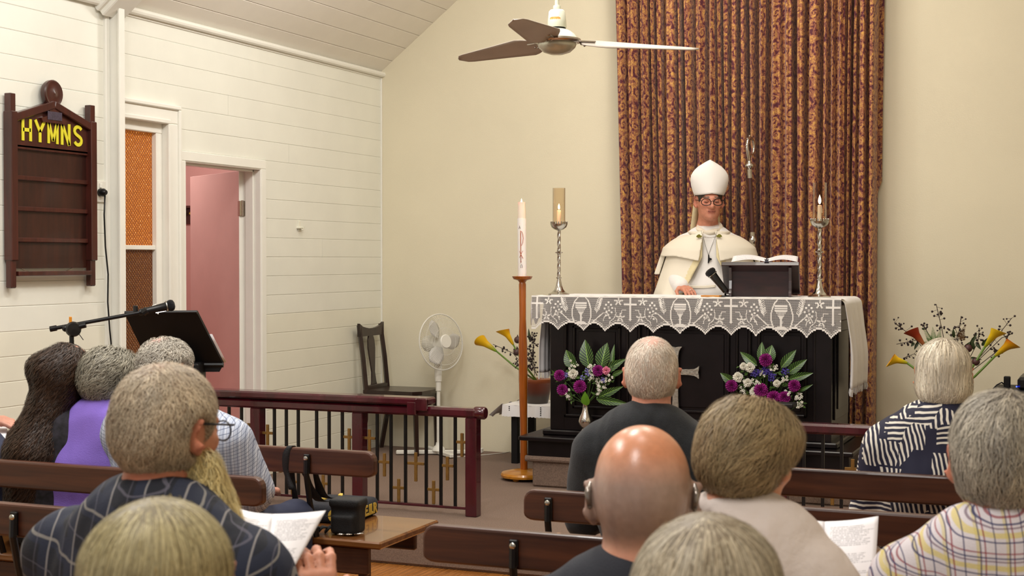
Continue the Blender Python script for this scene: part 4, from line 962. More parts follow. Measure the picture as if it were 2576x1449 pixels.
# ------------------------------------------------------------------ flower builders
m_stem = M('green_stem', '5f7f2c', .45); m_twig = M('brown_twig', '3b2c24', .6); m_berry = M('dark_berry', '2a1c20', .3); m_dkleaf = M('dark_leaf', '2e3c1c', .45, var=.3, vs=40)
m_green = M('leaf_green', '47662a', .45, var=.3, vs=50)
def leafm():
    t = NT('veined_leaf'); uv = t.n('ShaderNodeUVMap'); sp = t.n('ShaderNodeSeparateXYZ'); t.l(uv.outputs[0], sp.inputs[0])
    a = t.math('ABSOLUTE', sp.outputs[0]); v_ = t.math('SUBTRACT', t.math('MULTIPLY', sp.outputs[1], 9.0), t.math('MULTIPLY', t.math('POWER', a, .8), 2.4)); v_ = t.math('PINGPONG', v_, .5)
    vein = t.math('MAXIMUM', t.math('LESS_THAN', v_, .07), t.math('LESS_THAN', a, .05))
    nz = t.n('ShaderNodeTexNoise'); nz.inputs['Scale'].default_value = 30; t.l(t.coord(), nz.inputs['Vector'])
    t.l(t.mix(vein, t.ramp(nz.outputs[0], [(.3, lin('0c2413')), (.7, lin('1a3f1a'))]), lin('86ad4c')), t.b.inputs['Base Color']); t.b.inputs['Roughness'].default_value = .35; return t.m
m_vleaf = leafm()
def big_leaf(base, tip, width, nrmv, mat, parent, name='leaf', bend=.15):
    base, tip = np.asarray(base, float), np.asarray(tip, float); d = tip-base; L_ = np.linalg.norm(d); d = d/L_; nv = nrm(np.asarray(nrmv, float)-d*np.dot(nrmv, d)); sd_ = np.cross(d, nv); V = []; U = []; n = 12
    for i in range(n+1):
        t_ = i/n; w_ = width*math.sin(PI*t_**.75)**.9*(1-.15*t_)*.5+.0006
        for j in range(-3, 4):
            a = j/3; V.append(base+d*L_*t_+sd_*w_*a+nv*(abs(a)*w_*.35+bend*L_*math.sin(PI*t_)*.5)); U.append((a, t_))
    Fc = [(i*7+j, i*7+j+1, (i+1)*7+j+1, (i+1)*7+j) for i in range(n) for j in range(6)]
    return raw(name, V, Fc, mat, parent, True, uv=U)
def carnation(c, r, dirv, mat, parent, name='carnation', n=70, flat=.75):
    c = np.asarray(c, float); dirv = nrm(dirv); x, y = basis(dirv); V = []; Fc = []
    for k in range(n):
        th = math.acos(1-1.5*(k+.5)/n); ph = k*2.39996; d = (x*math.cos(ph)+y*math.sin(ph))*math.sin(th)+dirv*math.cos(th); s_ = nrm(np.cross(d, dirv)+.01); L_ = r*(1+.08*math.sin(k*3.1)); w_ = r*.34
        base = c-dirv*r*.3; tip = base+(d*L_*np.array(1.0)); e = len(V)
        for a in (-1, -.33, .33, 1): V.append(base+(tip-base)*.25+s_*w_*.3*a)
        for i_, a in enumerate((-1, -.5, 0, .5, 1)): V.append(tip+s_*w_*a+d*r*(.09 if i_ % 2 else -.02)+np.cross(s_, d)*r*.1*(1 if i_ % 2 else -1))
        Fc += [(e, e+1, e+5, e+4), (e+1, e+2, e+6, e+5), (e+2, e+3, e+7, e+6), (e+3, e+8, e+7)]
    V = np.array(V); q = V-c; q -= np.outer(q@dirv, dirv)*(1-flat); return raw(name, c+q, Fc, mat, parent)
def fluffy(mb, pts, r=.006, n=5):
    for p in pts:
        for k in range(n):
            a = 2*PI*k/n+random.random(); d = np.array([math.cos(a), -.3, math.sin(a)])*r
            mb.ball(np.asarray(p)+d, (r*.62, r*.35, r*.62), 6, 4)
def calla(throat, base, r, tilt, mats, parent, name='calla_lily'):
    """spathe flaring at throat, stem at base"""
    throat, base = np.asarray(throat, float), np.asarray(base, float); d = nrm(throat-base); L_ = np.linalg.norm(throat-base); x, y = basis(d); tl = nrm(tilt-d*np.dot(tilt, d)); sd_ = np.cross(d, tl); V = []; C_ = []; n, m_ = 14, 20
    c0, c1, c2 = (np.array(lin(q)[:3]) for q in mats)
    for i in range(n+1):
        t_ = i/n; rr_ = r*(.3+.72*t_**.8+1.3*max(0, t_-.7))
        for j in range(m_+1):
            a = -PI*1.0+2*PI*j/m_; lip = max(0, t_-.6)*r*2.2*(math.cos(a)*.5+.5)**1.5
            V.append(base+d*(L_*t_*(1+.05*math.cos(a)))+tl*(math.cos(a)*rr_*(.9)+lip*1.1)+sd_*math.sin(a)*rr_*(1+.2*t_)+d*lip*.9)
            w_ = min(1, t_*1.6); cc_ = c0*(1-w_)+c1*w_
            if t_ > .75: z_ = (t_-.75)*4*(.5+.5*math.cos(a*1+2.5)); cc_ = cc_*(1-z_)+c2*z_
            C_.append(cc_)
    Fc = [(i*(m_+1)+j, i*(m_+1)+j+1, (i+1)*(m_+1)+j+1, (i+1)*(m_+1)+j) for i in range(n) for j in range(m_)]
    return raw(name, V, Fc, m_petal, parent, True, col=C_)
m_petal = attr_mat('petal', .45, .3, sss=.15)
def twig_berries(mb, bb, pts, n, spread, br=.007):
    mb.tube(pts, [.0022]*len(pts), 5); P0, P1 = np.asarray(pts[-2]), np.asarray(pts[-1])
    for k in range(n):
        t_ = random.random(); p = P0*(1-t_)+P1*t_; q = p+np.array([random.uniform(-1, 1), random.uniform(-.6, .6), random.uniform(-1, 1)])*spread; mb.tube([p, q], .001, 4); bb.ball(q, br*random.uniform(.75, 1.15), 8, 6)
# --- left arrangement: silver vase with bouquet on the plinth
m_purple = M('purple_carnation', '93207c', .6, var=.35, vs=60); m_wpet = M('white_petal', 'e9e6da', .6, var=.1, vs=60); m_lil = M('lilac_petal', '7a74b8', .6, var=.3, vs=60); m_pinkp = M('pink_petal', 'e08aa6', .55, var=.2, vs=60); m_violet = M('violet_petal', '3c2c86', .6, var=.4, vs=60)
YV = 8.365
def bouquet(tagname, label, vase_fn, leaves, carns, whites, fills, lilacs, stem_to, Y0, extra=()):
    c = np.asarray(stem_to, float); t_ = thing('flower_arrangement', c, label, 'flowers', 'bouquets before the altar'); vase_fn(t_)
    def P(u, v, dy=0): p = atY(u, v, Y0+dy); return np.array(p)
    for (bu, bv, tu, tv, wpx, dy) in leaves:
        p0, p1 = P(bu, bv, .0), P(tu, tv, dy); big_leaf(p0, p1, wpx*px(p0), (0, -1, .1), m_vleaf, t_, 'variegated_leaf', .1)
    for (u, v, r, m) in carns: carnation(P(u, v, -.03), r*px(P(u, v)), (0.15, -1, .25), m, t_, 'carnation')
    for (u, v, r) in whites: carnation(P(u, v, -.02), r*px(P(u, v)), (0.1, -1, .3), m_wpet, t_, 'white_flower', 34)
    fm = MB()
    for (u, v, su_, n) in fills: fluffy(fm, [P(u+random.uniform(-su_, su_), v+random.uniform(-su_, su_), random.uniform(-.04, .03)) for _ in range(n)], .0055)
    tag(fm.build('tiny_white_blossoms', m_wpet, t_), kind='stuff')
    lm = MB()
    for (u, v, su_, n) in lilacs: fluffy(lm, [P(u+random.uniform(-su_, su_), v+random.uniform(-su_, su_), random.uniform(-.02, .02)) for _ in range(n)], .009, 4)
    tag(lm.build('blue_blossoms', m_lil if tagname == 'l' else m_violet, t_), kind='stuff')
    sm = MB()
    allp = [(u, v) for u, v, *_ in list(carns)+list(whites)+list(fills)+list(lilacs)]
    for u, v in allp: e = P(u, v, .0); sm.tube([c, (c*.6+e*.4)+np.array([0, .02, .0]), e], [.0022, .0018, .0014], 4)
    for k in range(260):
        u, v = random.choice(allp); e = P(u+random.uniform(-11, 11), v+random.uniform(-9, 13), random.uniform(-.01, .04)); d = np.array([random.uniform(-1, 1), random.uniform(-.6, .3), random.uniform(-.6, 1)]); d = nrm(d); L_ = random.uniform(.018, .042); s_ = nrm(np.cross(d, (0, 1, 0)))*L_*.2
        sm.add([e, e+d*L_*.5+s_, e+d*L_, e+d*L_*.5-s_], [(0, 1, 2, 3)])
    tag(sm.build('foliage', m_green, t_), kind='stuff')
    for f in extra: f(t_, P)
vb = np.array([atY(1473, 1097, YV).x, YV, .541])
kv = px(vb)
def vase1(t_):
    pr = [(0, 0), (17, 0), (17, 6), (12, 9), (10, 14), (12, 20), (9, 24), (14, 28), (18, 37), (18.5, 45), (16, 54), (11, 64), (8, 74), (7, 84), (8.5, 90), (7.5, 91), (6, 84), (0, 80)]
    MB().lathe([(r*kv, h*kv) for r, h in pr], vb, 32).build('silver_vase', m_silver, t_, smooth=50)
def ex1(t_, P):
    carnation(P(1524, 932, -.03), 10*kv, (0, -1, .2), m_pinkp, t_, 'pink_flower', 30)
    big_leaf(P(1476, 1020, -.03), P(1472, 985, -.05), 24*kv, (0, -1, 0), M('bright_green_leaf', '5c8c1e', .4), t_, 'leaf', .1)
bouquet('l', 'silver vase of purple carnations and striped leaves on the black plinth, left of the cross', vase1,
        [(1444, 925, 1424, 880, 34, .03), (1482, 925, 1472, 854, 40, .04), (1512, 925, 1528, 862, 40, .04), (1510, 940, 1576, 902, 26, .03), (1538, 930, 1546, 866, 14, .05), (1505, 1000, 1568, 972, 22, 0), (1500, 1004, 1582, 1016, 22, -.02), (1540, 945, 1572, 930, 14, 0)],
        [(1407, 944, 13, m_purple), (1414, 980, 13, m_purple), (1458, 972, 15, m_purple), (1504, 932, 13, m_purple)],
        [(1441, 940, 12)], [(1442, 918, 12, 16), (1488, 926, 9, 12), (1488, 948, 8, 10), (1512, 965, 12, 18), (1532, 950, 9, 10), (1426, 985, 7, 10), (1431, 1000, 5, 6), (1508, 986, 7, 10)],
        [(1424, 946, 7, 5), (1480, 938, 7, 5), (1462, 952, 6, 4), (1520, 958, 7, 4)], vb+np.array([0, 0, 84*kv]), YV-.02, (ex1,))
vb2 = np.array([atY(1925, 1097, YV).x, YV, .541]); kv2 = px(vb2)
def vase2(t_):
    MB().lathe([(0, 0), (.05, 0), (.05, .01), (.015, .03), (.02, .08), (.05, .1), (.062, .12), (.06, .125), (0, .115)], vb2, 28).build('black_footed_bowl', m_blackmat, t_, smooth=50)
bouquet('r', 'round bouquet of purple carnations, white and violet flowers right of the silver cross', vase2,
        [(1905, 920, 1862, 885, 24, .03), (1915, 910, 1917, 860, 22, .05), (1932, 915, 1942, 868, 36, .05), (1965, 925, 2003, 880, 26, .03), (1980, 940, 2030, 904, 26, .02), (1985, 955, 2046, 938, 22, 0), (1848, 965, 1812, 938, 24, 0), (2010, 985, 2045, 967, 10, 0)],
        [(1926, 905, 15, m_purple), (1840, 970, 14, m_purple), (1914, 981, 16, m_purple), (1946, 1000, 16, m_purple), (1973, 999, 14, m_purple), (1998, 970, 14, m_purple)],
        [(1886, 924, 12), (1870, 921, 9), (1856, 948, 12), (1881, 962, 10), (1954, 964, 9), (1898, 985, 12)],
        [(1868, 965, 10, 16), (1902, 958, 9, 10), (1945, 925, 10, 12), (1975, 955, 8, 8), (1980, 990, 7, 8), (1920, 942, 8, 8), (2010, 998, 8, 12), (2010, 1018, 8, 12), (1912, 1000, 8, 8), (1870, 985, 6, 6)],
        [(1902, 940, 9, 12), (1930, 934, 9, 14), (1942, 950, 8, 10), (1977, 935, 8, 6)], vb2+np.array([0, 0, .12]), YV-.02)
# black draped music stand before the altar right
sb = thing('small_lectern', (atY(1965, 1100, 7.9).x, 7.9, DZ), 'low black stand in front of the right bouquet, mostly hidden by the wavy-haired woman', 'stand')
l0, l1 = atY(1925, 1014, 7.9), atY(1999, 1014, 7.9)
b = MB(); b.box((l0.x-.04, 7.86, l0.z-.022), (l1.x, 7.98, l0.z+.004), .008); b.box((l0.x-.04, 7.87, l0.z-.03), (l1.x-.01, 7.89, l0.z-.006), .004); b.build('book_ledge', m_blackmat, sb)
l2 = atY(1999, 1052, 7.9); b = MB(); b.box((l0.x-.04, 7.88, l2.z-.02), (l2.x, 7.98, l2.z+.01), .008); b.build('lower_shelf', m_blackmat, sb)
b = MB(); b.box(((l0.x+l1.x)/2-.06, 7.95, DZ), ((l0.x+l1.x)/2+.03, 7.99, l0.z-.02), .004); b.box(((l0.x+l1.x)/2-.14, 7.85, DZ), ((l0.x+l1.x)/2+.11, 8.08, DZ+.025), .006); b.build('upright', m_blackmat, sb)
# --- pot with lilies on the small table (left)
YP = 9.42; pb_ = np.array([atY(1352, 1005, YP).x, YP, TZ+.004]); kp = px(pb_)
t = NT('terracotta_glaze'); sp = t.n('ShaderNodeSeparateXYZ'); t.l(t.coord(), sp.inputs[0]); t.l(t.ramp(t.math('MULTIPLY', sp.outputs[2], 5.5), [(.25, lin('3a3028')), (.4, lin('4a2417')), (.75, lin('6e3018')), (.95, lin('8a4a26'))]), t.b.inputs['Base Color']); t.b.inputs['Roughness'].default_value = .4
pot = thing('potted_flowers', pb_, 'brown glazed pot of yellow lilies and dark berries on the lace-topped table', 'flowers')
MB().lathe([(0, 0), (26*kp, 0), (28*kp, 6*kp), (33*kp, 34*kp), (36*kp, 50*kp), (38*kp, 53*kp), (37*kp, 61*kp), (32*kp, 60*kp), (0, 52*kp)], pb_, 32).build('pot', t.m, pot, smooth=50)
def PP(u, v, dy=0): return np.array(atY(u, v, YP+dy))
tw, be, stm = MB(), MB(), MB(); root = pb_+np.array([0, 0, 54*kp])
for u0, v0, u1, v1, mm in ((1248, 883, 1211, 857, ('6f9a26', 'e0b012', 'b84a18')), (1291, 867, 1270, 832, ('c8a418', 'e8b414', 'b02c10'))):
    calla(PP(u1, v1, -.05), PP(u0, v0, -.04), 9.5*kp, np.array([-.8, -.3, .5]), mm, pot)
    stm.tube([root, PP((u0+1340)/2, (v0+960)/2, -.03), PP(u0, v0, -.04)], [.007, .007, .006], 7)
stm.build('stem', m_stem, pot, True)
for pts, n_, sp2 in ((((1335, 940), (1290, 888), (1240, 866)), 10, .025), (((1335, 950), (1310, 920), (1295, 910)), 12, .03), (((1345, 945), (1342, 870), (1338, 836)), 34, .035), (((1350, 945), (1338, 900), (1330, 870)), 30, .035), (((1352, 945), (1342, 930), (1338, 905)), 30, .04)):
    twig_berries(tw, be, [PP(*q, -.02) for q in pts], n_, sp2)
tw.build('twigs', m_twig, pot); tag(be.build('berries', m_berry, pot, True), kind='stuff')
for u, v, r in ((1302, 855, 9), (1300, 886, 9), (1290, 900, 0)):
    if r: b = MB(); b.ball(PP(u, v, -.03), r*kp, 12, 9); b.lathe([(0, -.001), (.006, .0), (.002, .012), (0, .012)], PP(u, v-r, -.03), 8); b.build('seed_head', M('brown_seed_head', '4a3230', .5, var=.2), pot, True)
for (a, b_, c_, d_, w_) in ((1320, 900, 1312, 862, 12), (1330, 930, 1300, 870, 12), (1335, 860, 1330, 826, 8)): big_leaf(PP(a, b_), PP(c_, d_), w_*kp, (0, -1, 0), m_dkleaf, pot, 'leaf')
# --- right arrangement on a pedestal, behind the striped lady
YR = 9.0; rbp = atY(2390, 1010, YR); kr = px(rbp)
ra = thing('flower_arrangement', (rbp.x, YR, DZ), 'tall arrangement of yellow and red lilies with berries behind the blonde woman', 'flowers')
MB().lathe([(0, 0), (.16, 0), (.16, .03), (.05, .05), (.045, .42), (.12, .45), (.12, .47), (.07, .48), (.09, .52), (.11, .6), (.1, .66), (.085, .66), (0, .6)], (rbp.x, YR, DZ), 28).build('pedestal_bowl', m_hymn, ra, smooth=50)
def PR(u, v, dy=0): return np.array(atY(u, v, YR+dy))
root = np.array([rbp.x, YR, DZ+.62]); stm = MB()
for u0, v0, u1, v1, tl_, mm in ((2282, 913, 2245, 903, (-.8, -.3, -.4), ('a8ae22', 'e8bc18', 'd88a10')), (2325, 868, 2296, 832, (-.6, -.5, .4), ('b07848', 'a33a20', '6e1018')), (2478, 872, 2508, 832, (.7, -.4, .4), ('9aa820', 'e6c01c', 'f0cc30')), (2504, 895, 2545, 862, (.7, -.4, .2), ('b0ac20', 'e8ac18', 'c04014'))):
    calla(PR(u1, v1, -.1), PR(u0, v0, -.08), 11*kr, np.array(tl_, float), mm, ra); stm.tube([root, PR((u0+2400)/2, (v0+1000)/2, -.05), PR(u0, v0, -.08)], [.007]*3, 7)
stm.build('stem', m_stem, ra, True)
tw, be = MB(), MB()
for pts, n_, s2 in ((((2395, 960), (2370, 830), (2355, 765)), 16, .03), (((2395, 960), (2300, 850), (2250, 812)), 18, .035), (((2395, 960), (2310, 855), (2255, 866)), 12, .02), (((2395, 960), (2300, 890), (2275, 900)), 8, .02), (((2400, 960), (2410, 850), (2418, 795)), 12, .03), (((2410, 960), (2460, 860), (2464, 825)), 16, .03), (((2410, 960), (2490, 870), (2545, 800)), 14, .03), (((2410, 960), (2500, 890), (2512, 880)), 14, .03), (((2400, 960), (2330, 830), (2322, 815)), 10, .02), (((2405, 960), (2400, 870), (2412, 835)), 30, .06), (((2405, 960), (2520, 850), (2545, 840)), 10, .02)):
    twig_berries(tw, be, [PR(*q, -.03) for q in pts], n_, s2, .0065)
tw.build('twigs', m_twig, ra); tag(be.build('berries', m_berry, ra, True), kind='stuff')
for u, v in ((2436, 876), (2455, 910)): MB().ball(PR(u, v, -.05), 10*kr, 12, 9).build('seed_head', M('brown_seed_head', '4a2a2a', .5, var=.2), ra, True)
for a in ((2440, 870, 2458, 838, 9), (2450, 880, 2445, 850, 9), (2300, 862, 2292, 872, 8), (2310, 860, 2300, 880, 8), (2470, 870, 2485, 850, 9), (2440, 900, 2470, 905, 8), (2400, 850, 2398, 826, 8), (2455, 860, 2468, 880, 9), (2425, 880, 2440, 860, 10)): big_leaf(PR(a[0], a[1], -.04), PR(a[2], a[3], -.05), a[4]*kr, (0, -1, 0), m_dkleaf, ra, 'leaf')
def fern(p0, p1, w_, parent, mat):
    p0, p1 = np.asarray(p0), np.asarray(p1); b = MB(); d = p1-p0; L_ = np.linalg.norm(d); d = nrm(d); s_ = nrm(np.cross(d, (0, 1, 0)))
    b.tube([p0, p1], [.0015, .0008], 4)
    for i in range(14):
        t_ = i/14; c = p0+d*L_*t_; l_ = w_*(1-t_)**.7
        for sg in (-1, 1): e = c+s_*sg*l_+d*l_*.35; m_ = (c+e)/2; q = d*l_*.16+.0; b.add([c, m_+q+np.array([0, -.004, 0]), e, m_-q], [(0, 1, 2, 3)])
    b.build('fern_frond', mat, parent)
m_fern = M('fern_green', '6d9a54', .5)
for a in ((2345, 862, 2322, 825, 10), (2350, 862, 2346, 822, 11), (2360, 858, 2366, 828, 9), (2352, 866, 2330, 850, 10), (2340, 868, 2318, 860, 8)): fern(PR(a[0], a[1], -.06), PR(a[2], a[3], -.07), a[4]*kr, ra, m_fern)
for a in ((2415, 850, 2430, 816, 9), (2420, 856, 2425, 826, 9)): fern(PR(a[0], a[1], -.06), PR(a[2], a[3], -.07), a[4]*kr, ra, M('brown_fern', '7a5a34', .6))
# --- keyboard/equipment at the right edge
YE = 8.7; e0 = atY(2500, 975, YE); eq = thing('equipment_table', (-.35, YE, DZ), 'narrow black table at the right edge carrying sound gear', 'table')
b = MB(); b.box((e0.x, YE-.15, e0.z-.02), (.15, YE+.25, e0.z), .004); b.build('table_top', m_blackmat, eq)
for x in (e0.x+.03, .12):
    for y in (YE-.12, YE+.22): MB().box((x-.012, y-.012, DZ), (x+.012, y+.012, e0.z-.02), .002).build('leg', m_iron, eq)
e1_ = atY(2534, 946, YE-.05); b = MB(); b.box((e1_.x-.018, YE-.08, e0.z), (e1_.x+.018, YE-.04, e1_.z), .004); b.box((e1_.x-.012, YE-.082, e0.z+.03), (e1_.x+.012, YE-.08, e1_.z-.01), .001); tag(b.build('radio_receiver', m_iron), 'small upright black receiver box on the gear table', 'receiver')
e2_ = atY(2575, 960, YE-.05); b = MB(); b.box((e2_.x-.03, YE-.13, e0.z), (e2_.x+.3, YE+.2, atY(2575, 945, YE).z), .02); sp_o = thing('amplifier', (e2_.x+.15, YE, e0.z), 'black amplifier with a blue light at the right edge of the view', 'amplifier'); b.build('case', m_iron, sp_o)
b = MB(); q = atY(2561, 974, YE-.15); b.ball((e2_.x-.034, YE-.12, q.z), .004, 8, 6); b.build('blue_light', M('blue_led', '2030ff', .4, emit=12), sp_o)
b = MB(); b.tube([atY(2498, 978, YE-.1), atY(2508, 968, YE-.1), atY(2520, 962, YE-.08), atY(2530, 970, YE-.06)], .004, 6); tag(b.build('cable', m_iron, smooth=True), 'short black cable looping beside the upright receiver box', 'cable')
# ------------------------------------------------------------------ ceiling fan
hubp = np.array(atY(1401, 108, 0)) if False else None
D = 6.41; r_ = ray(1401, 112); fwd = -r_.x*_s+r_.y*_c; hub = np.array(Vector((0, 0, HC))+r_*(D/fwd)); kh = D/F
cf = thing('ceiling_fan', (hub[0], hub[1], hub[2]), 'white ceiling fan with three metal blades hanging in front of the back wall', 'ceiling fan')
m_bl = M('dull_metal_blade', 'a99e92', .5, .1, var=.12, vs=3)
m_dome = M('fan_enamel', 'd8dac6', .25)
b = MB(); b.lathe([(0, -26), (16, -25), (34, -19), (46, -8), (50, -1), (48, 3)][::1] and [(r*kh, h*kh) for r, h in [(0, -26), (16, -25), (34, -19), (46, -8), (49, -1), (47, 3), (0, 3)]], hub, 40); b.build('lower_bowl', M('fan_bowl', 'b9b7a4', .25, .3), cf, smooth=50)
b = MB(); b.lathe([(r*kh, h*kh) for r, h in [(0, 2), (50, 2), (58, 4), (61, 8), (59, 13), (50, 15), (0, 15)]], hub, 40); b.build('blade_ring', m_chrome, cf, smooth=40)
b = MB(); b.lathe([(r*kh, h*kh) for r, h in [(52, 14), (46, 24), (34, 33), (22, 38), (0, 38)]], hub, 40); b.build('motor_cover', m_dome, cf, smooth=50)
b = MB(); b.lathe([(r*kh, h*kh) for r, h in [(23.5, 42), (24, 43), (23, 60), (20, 82), (17, 86), (8, 88), (0, 88)]], hub, 32); cano = b.build('canopy_cup', m_dome, cf, smooth=50)
b = MB(); b.lathe([(r*kh, h*kh) for r, h in [(22, 38), (22, 42)]], hub, 32); b.build('dark_gap', m_iron, cf)
b = MB(); ff = -yawv(PI/2)
for i in range(2):
    rows = [[hub+np.array([0, 0, (66-j*8+(-2 if i_ in (0, 6) else 0)*(1-j*1.6))*kh])+(ff*math.cos(a)+yawv(0)*math.sin(a))*(22.7+.0)*kh*1.012 for i_, a in enumerate(np.linspace(-.9, .35, 7))] for j in range(2)]
b = MB().grid(rows); b.build('worn_sticker', M('orange_sticker', 'e0a050', .5, var=.3, vs=90), cano)
b = MB(); b.tube([hub+(0, 0, 86*kh), (hub[0], hub[1], ceil_z(hub[0])+.02)], 5.5*kh, 14); b.lathe([(9*kh, 88*kh), (10*kh, 92*kh), (9*kh, 97*kh)], hub, 16); b.build('down_rod', m_dome, cf, smooth=50)
b = MB(); cz2 = ceil_z(hub[0]); b.box((hub[0]-.09, hub[1]-.09, cz2-.09), (hub[0]+.09, hub[1]+.09, cz2-.03), .01); b.build('ceiling_bracket', m_dome, cf)
for ang in (13, 133, 253):
    a = math.radians(ang); d = yawv(a); s2 = yawv(a+PI/2); n = 16; V = []; m_ = 6
    for i in range(n+1):
        t_ = i/n; r = .1+.57*t_; w_ = .155*min(1, (.45+t_*3.2))*(1-.62*max(0, t_-.12))*(1-max(0, (t_-.9)*10)**2*.93)
        pit = math.radians(21-4*t_)
        for j in range(m_+1):
            q = (j/m_-.5)*w_; V.append(hub+np.array([0, 0, 5*kh])+d*r+s2*q*math.cos(pit)+np.array([0, 0, q*math.sin(pit)-.010*t_+.010*(1-(2*j/m_-1)**2)*.5]))
    Fc = [(i*(m_+1)+j, i*(m_+1)+j+1, (i+1)*(m_+1)+j+1, (i+1)*(m_+1)+j) for i in range(n) for j in range(m_)]
    o = raw('blade', V, Fc, m_bl, cf, True); so = o.modifiers.new('t', 'SOLIDIFY'); so.thickness = .003
    b = MB(); b.box((-.06, -.02, -.004), (.06, .02, .004), .002, np.column_stack([d, s2, [0, 0, 1.]]), hub+d*.115+np.array([0, 0, 9*kh]))
    for q in (-.03, .03): b.ball(hub+d*(.13)+s2*q*.3+np.array([0, 0, -.0]), .005, 6, 5)
    b.build('blade_arm', m_chrome, cf)
# ------------------------------------------------------------------ lectern & boom microphone left
DL = 7.0
def atD(u, v, D_): r = ray(u, v); f_ = -r.x*_s+r.y*_c; return np.array(Vector((0, 0, HC))+r*(D_/f_))
R0 = yawv(0); A0_ = yawv(PI/2)
TL, TR = atD(316, 787, DL), atD(498, 787, DL); BL, BR = atD(372, 918, DL+.3), atD(560, 918, DL+.3)
TL, TR, BL, BR = atD(314, 790, DL), atD(496, 788, DL), atD(376, 918, DL+.22), atD(562, 918, DL+.22)
lk = thing('lectern', (( TL+BR)/2)*np.array([1, 1, 0]), 'black sloping-topped lectern seen from behind, in front of the amber window', 'lectern')
b = MB(); nvv = nrm(np.cross(TR-TL, BL-TL)); 
b.add([TL, TR, BR, BL, TL+nvv*.018, TR+nvv*.018, BR+nvv*.018, BL+nvv*.018], [(0, 1, 2, 3), (7, 6, 5, 4), (0, 4, 5, 1), (1, 5, 6, 2), (2, 6, 7, 3), (3, 7, 4, 0)]); b.build('reading_board', m_blackmat, lk)
b = MB(); b.tube([TL+np.array([0, 0, .006]), TR+np.array([0, 0, .006])], .01, 6); b.build('top_lip', m_iron, lk); b = MB(); b.tube([BL, BR], .014, 6); b.add([BL, BR, BR+(BR-BL)*.0+np.array([0, 0, -.035])-R0*.02, BL+np.array([0, 0, -.035])+R0*.02], [(0, 1, 2, 3)]); b.build('board_edge', m_iron, lk)
cbm = (TL+TR)/2*.25+(BL+BR)/2*.75; b = MB(); b.box((-.11, -.09, 0), (.11, .09, cbm[2]-.05), .008, np.column_stack([R0, A0_, [0, 0, 1.]]), np.array([cbm[0], cbm[1], (cbm[2]-.05)/2])); b.build('column', m_blackmat, lk)
b = MB(); b.box((-.22, -.18, 0), (.22, .18, .04), .01, np.column_stack([R0, A0_, [0, 0, 1.]]), np.array([cbm[0], cbm[1], .02])); b.build('foot', m_blackmat, lk)
lp = thing('loose_papers', BR, 'white papers sticking out past the right edge of the lectern board', 'papers')
mm1 = TR*.55+BR*.45; b = MB(); e_ = nrm(BR-TR)
sheet('page', (mm1-nvv*.004*0+R0*.012-nvv*-.02, BR+R0*.012-nvv*-.02, BR-R0*.2-nvv*-.02, mm1-R0*.2-nvv*-.02), m_blank, lp, 4, .0, nvv)
bs = thing('microphone_stand', atD(178, 860, 6.7)*np.array([1, 1, 0]), 'black boom microphone stand reaching right over the lectern', 'microphone stand')
p1, p2, p3 = atD(180, 826, 6.7), atD(126, 828, 6.7), atD(360, 785, 6.75); st0 = np.array([p1[0], p1[1], 0])
b = MB(); b.tube([st0+(0, 0, .12), p1], .011, 10); b.tube([st0+(0, 0, .12), st0+(0, 0, .75)], .015, 10); b.build('upright', m_iron, bs, smooth=50)
for k in range(3):
    a = 2*PI*k/3+.4; b = MB(); b.tube([st0+(0, 0, .25), st0+np.array([math.cos(a)*.3, math.sin(a)*.3, .012])], .009, 8); b.build('leg', m_iron, bs, smooth=50)
b = MB(); b.tube([p2, p3], .0095, 10); b.tube([p2, p2*.93+p3*.07], .014, 10); b.tube([p1*.92+p3*.08, p1*.8+p3*.2], .013, 10); b.build('boom_arm', m_iron, bs, smooth=50)
b = MB(); b.lathe([(0, -.02), (.03, -.018), (.036, -.008), (.036, .008), (.03, .018), (0, .02)], p1+R0*.008+(0, 0, -.004), 20, nrm(R0*.5-A0_)); b.ball(p1-R0*.028, .017, 10, 8); b.tube([p1+R0*.03+(0, 0, -.02), p1+R0*.055+(0, 0, -.055)], .002, 5); b.build('swivel_clutch', m_iron, bs, smooth=50)
b = MB(); b.box((-.006, -.006, 0), (.006, .006, .03), .003, None, p1-R0*.005+(0, 0, .04)); b.build('orange_tab', M('orange_plastic', 'd08418', .4), bs)
b = MB(); b.tube([p3+(0, 0, -.005), p3+R0*.02+(0, 0, .01)], .018, 10); b.box((-.01, -.008, -.012), (.01, .008, .02), .003, None, atD(341, 777, 6.75)); b.build('clip', m_iron, bs)
microphone('microphone', atD(350, 786, 6.75), atD(440, 766, 6.8), .025, 'black handheld microphone clipped to the boom stand over the lectern')
lmp = thing('reading_lamp', atD(420, 785, 6.95), 'slim lit reading lamp on the top edge of the lectern', 'lamp')
b = MB(); b.tube([atD(392, 786, 6.95), atD(410, 781, 6.95), atD(428, 778, 6.95)], [.004, .006, .004], 8); b.build('light_strip', M('lamp_glow', 'fff0f0', .5, emit=4), lmp)
b = MB(); b.tube([atD(384, 771, 6.98), atD(394, 767, 6.98)], .006, 6); b.tube([atD(390, 770, 6.98), atD(398, 790, 6.98)], .003, 6); b.build('lamp_arm', m_white, lmp)
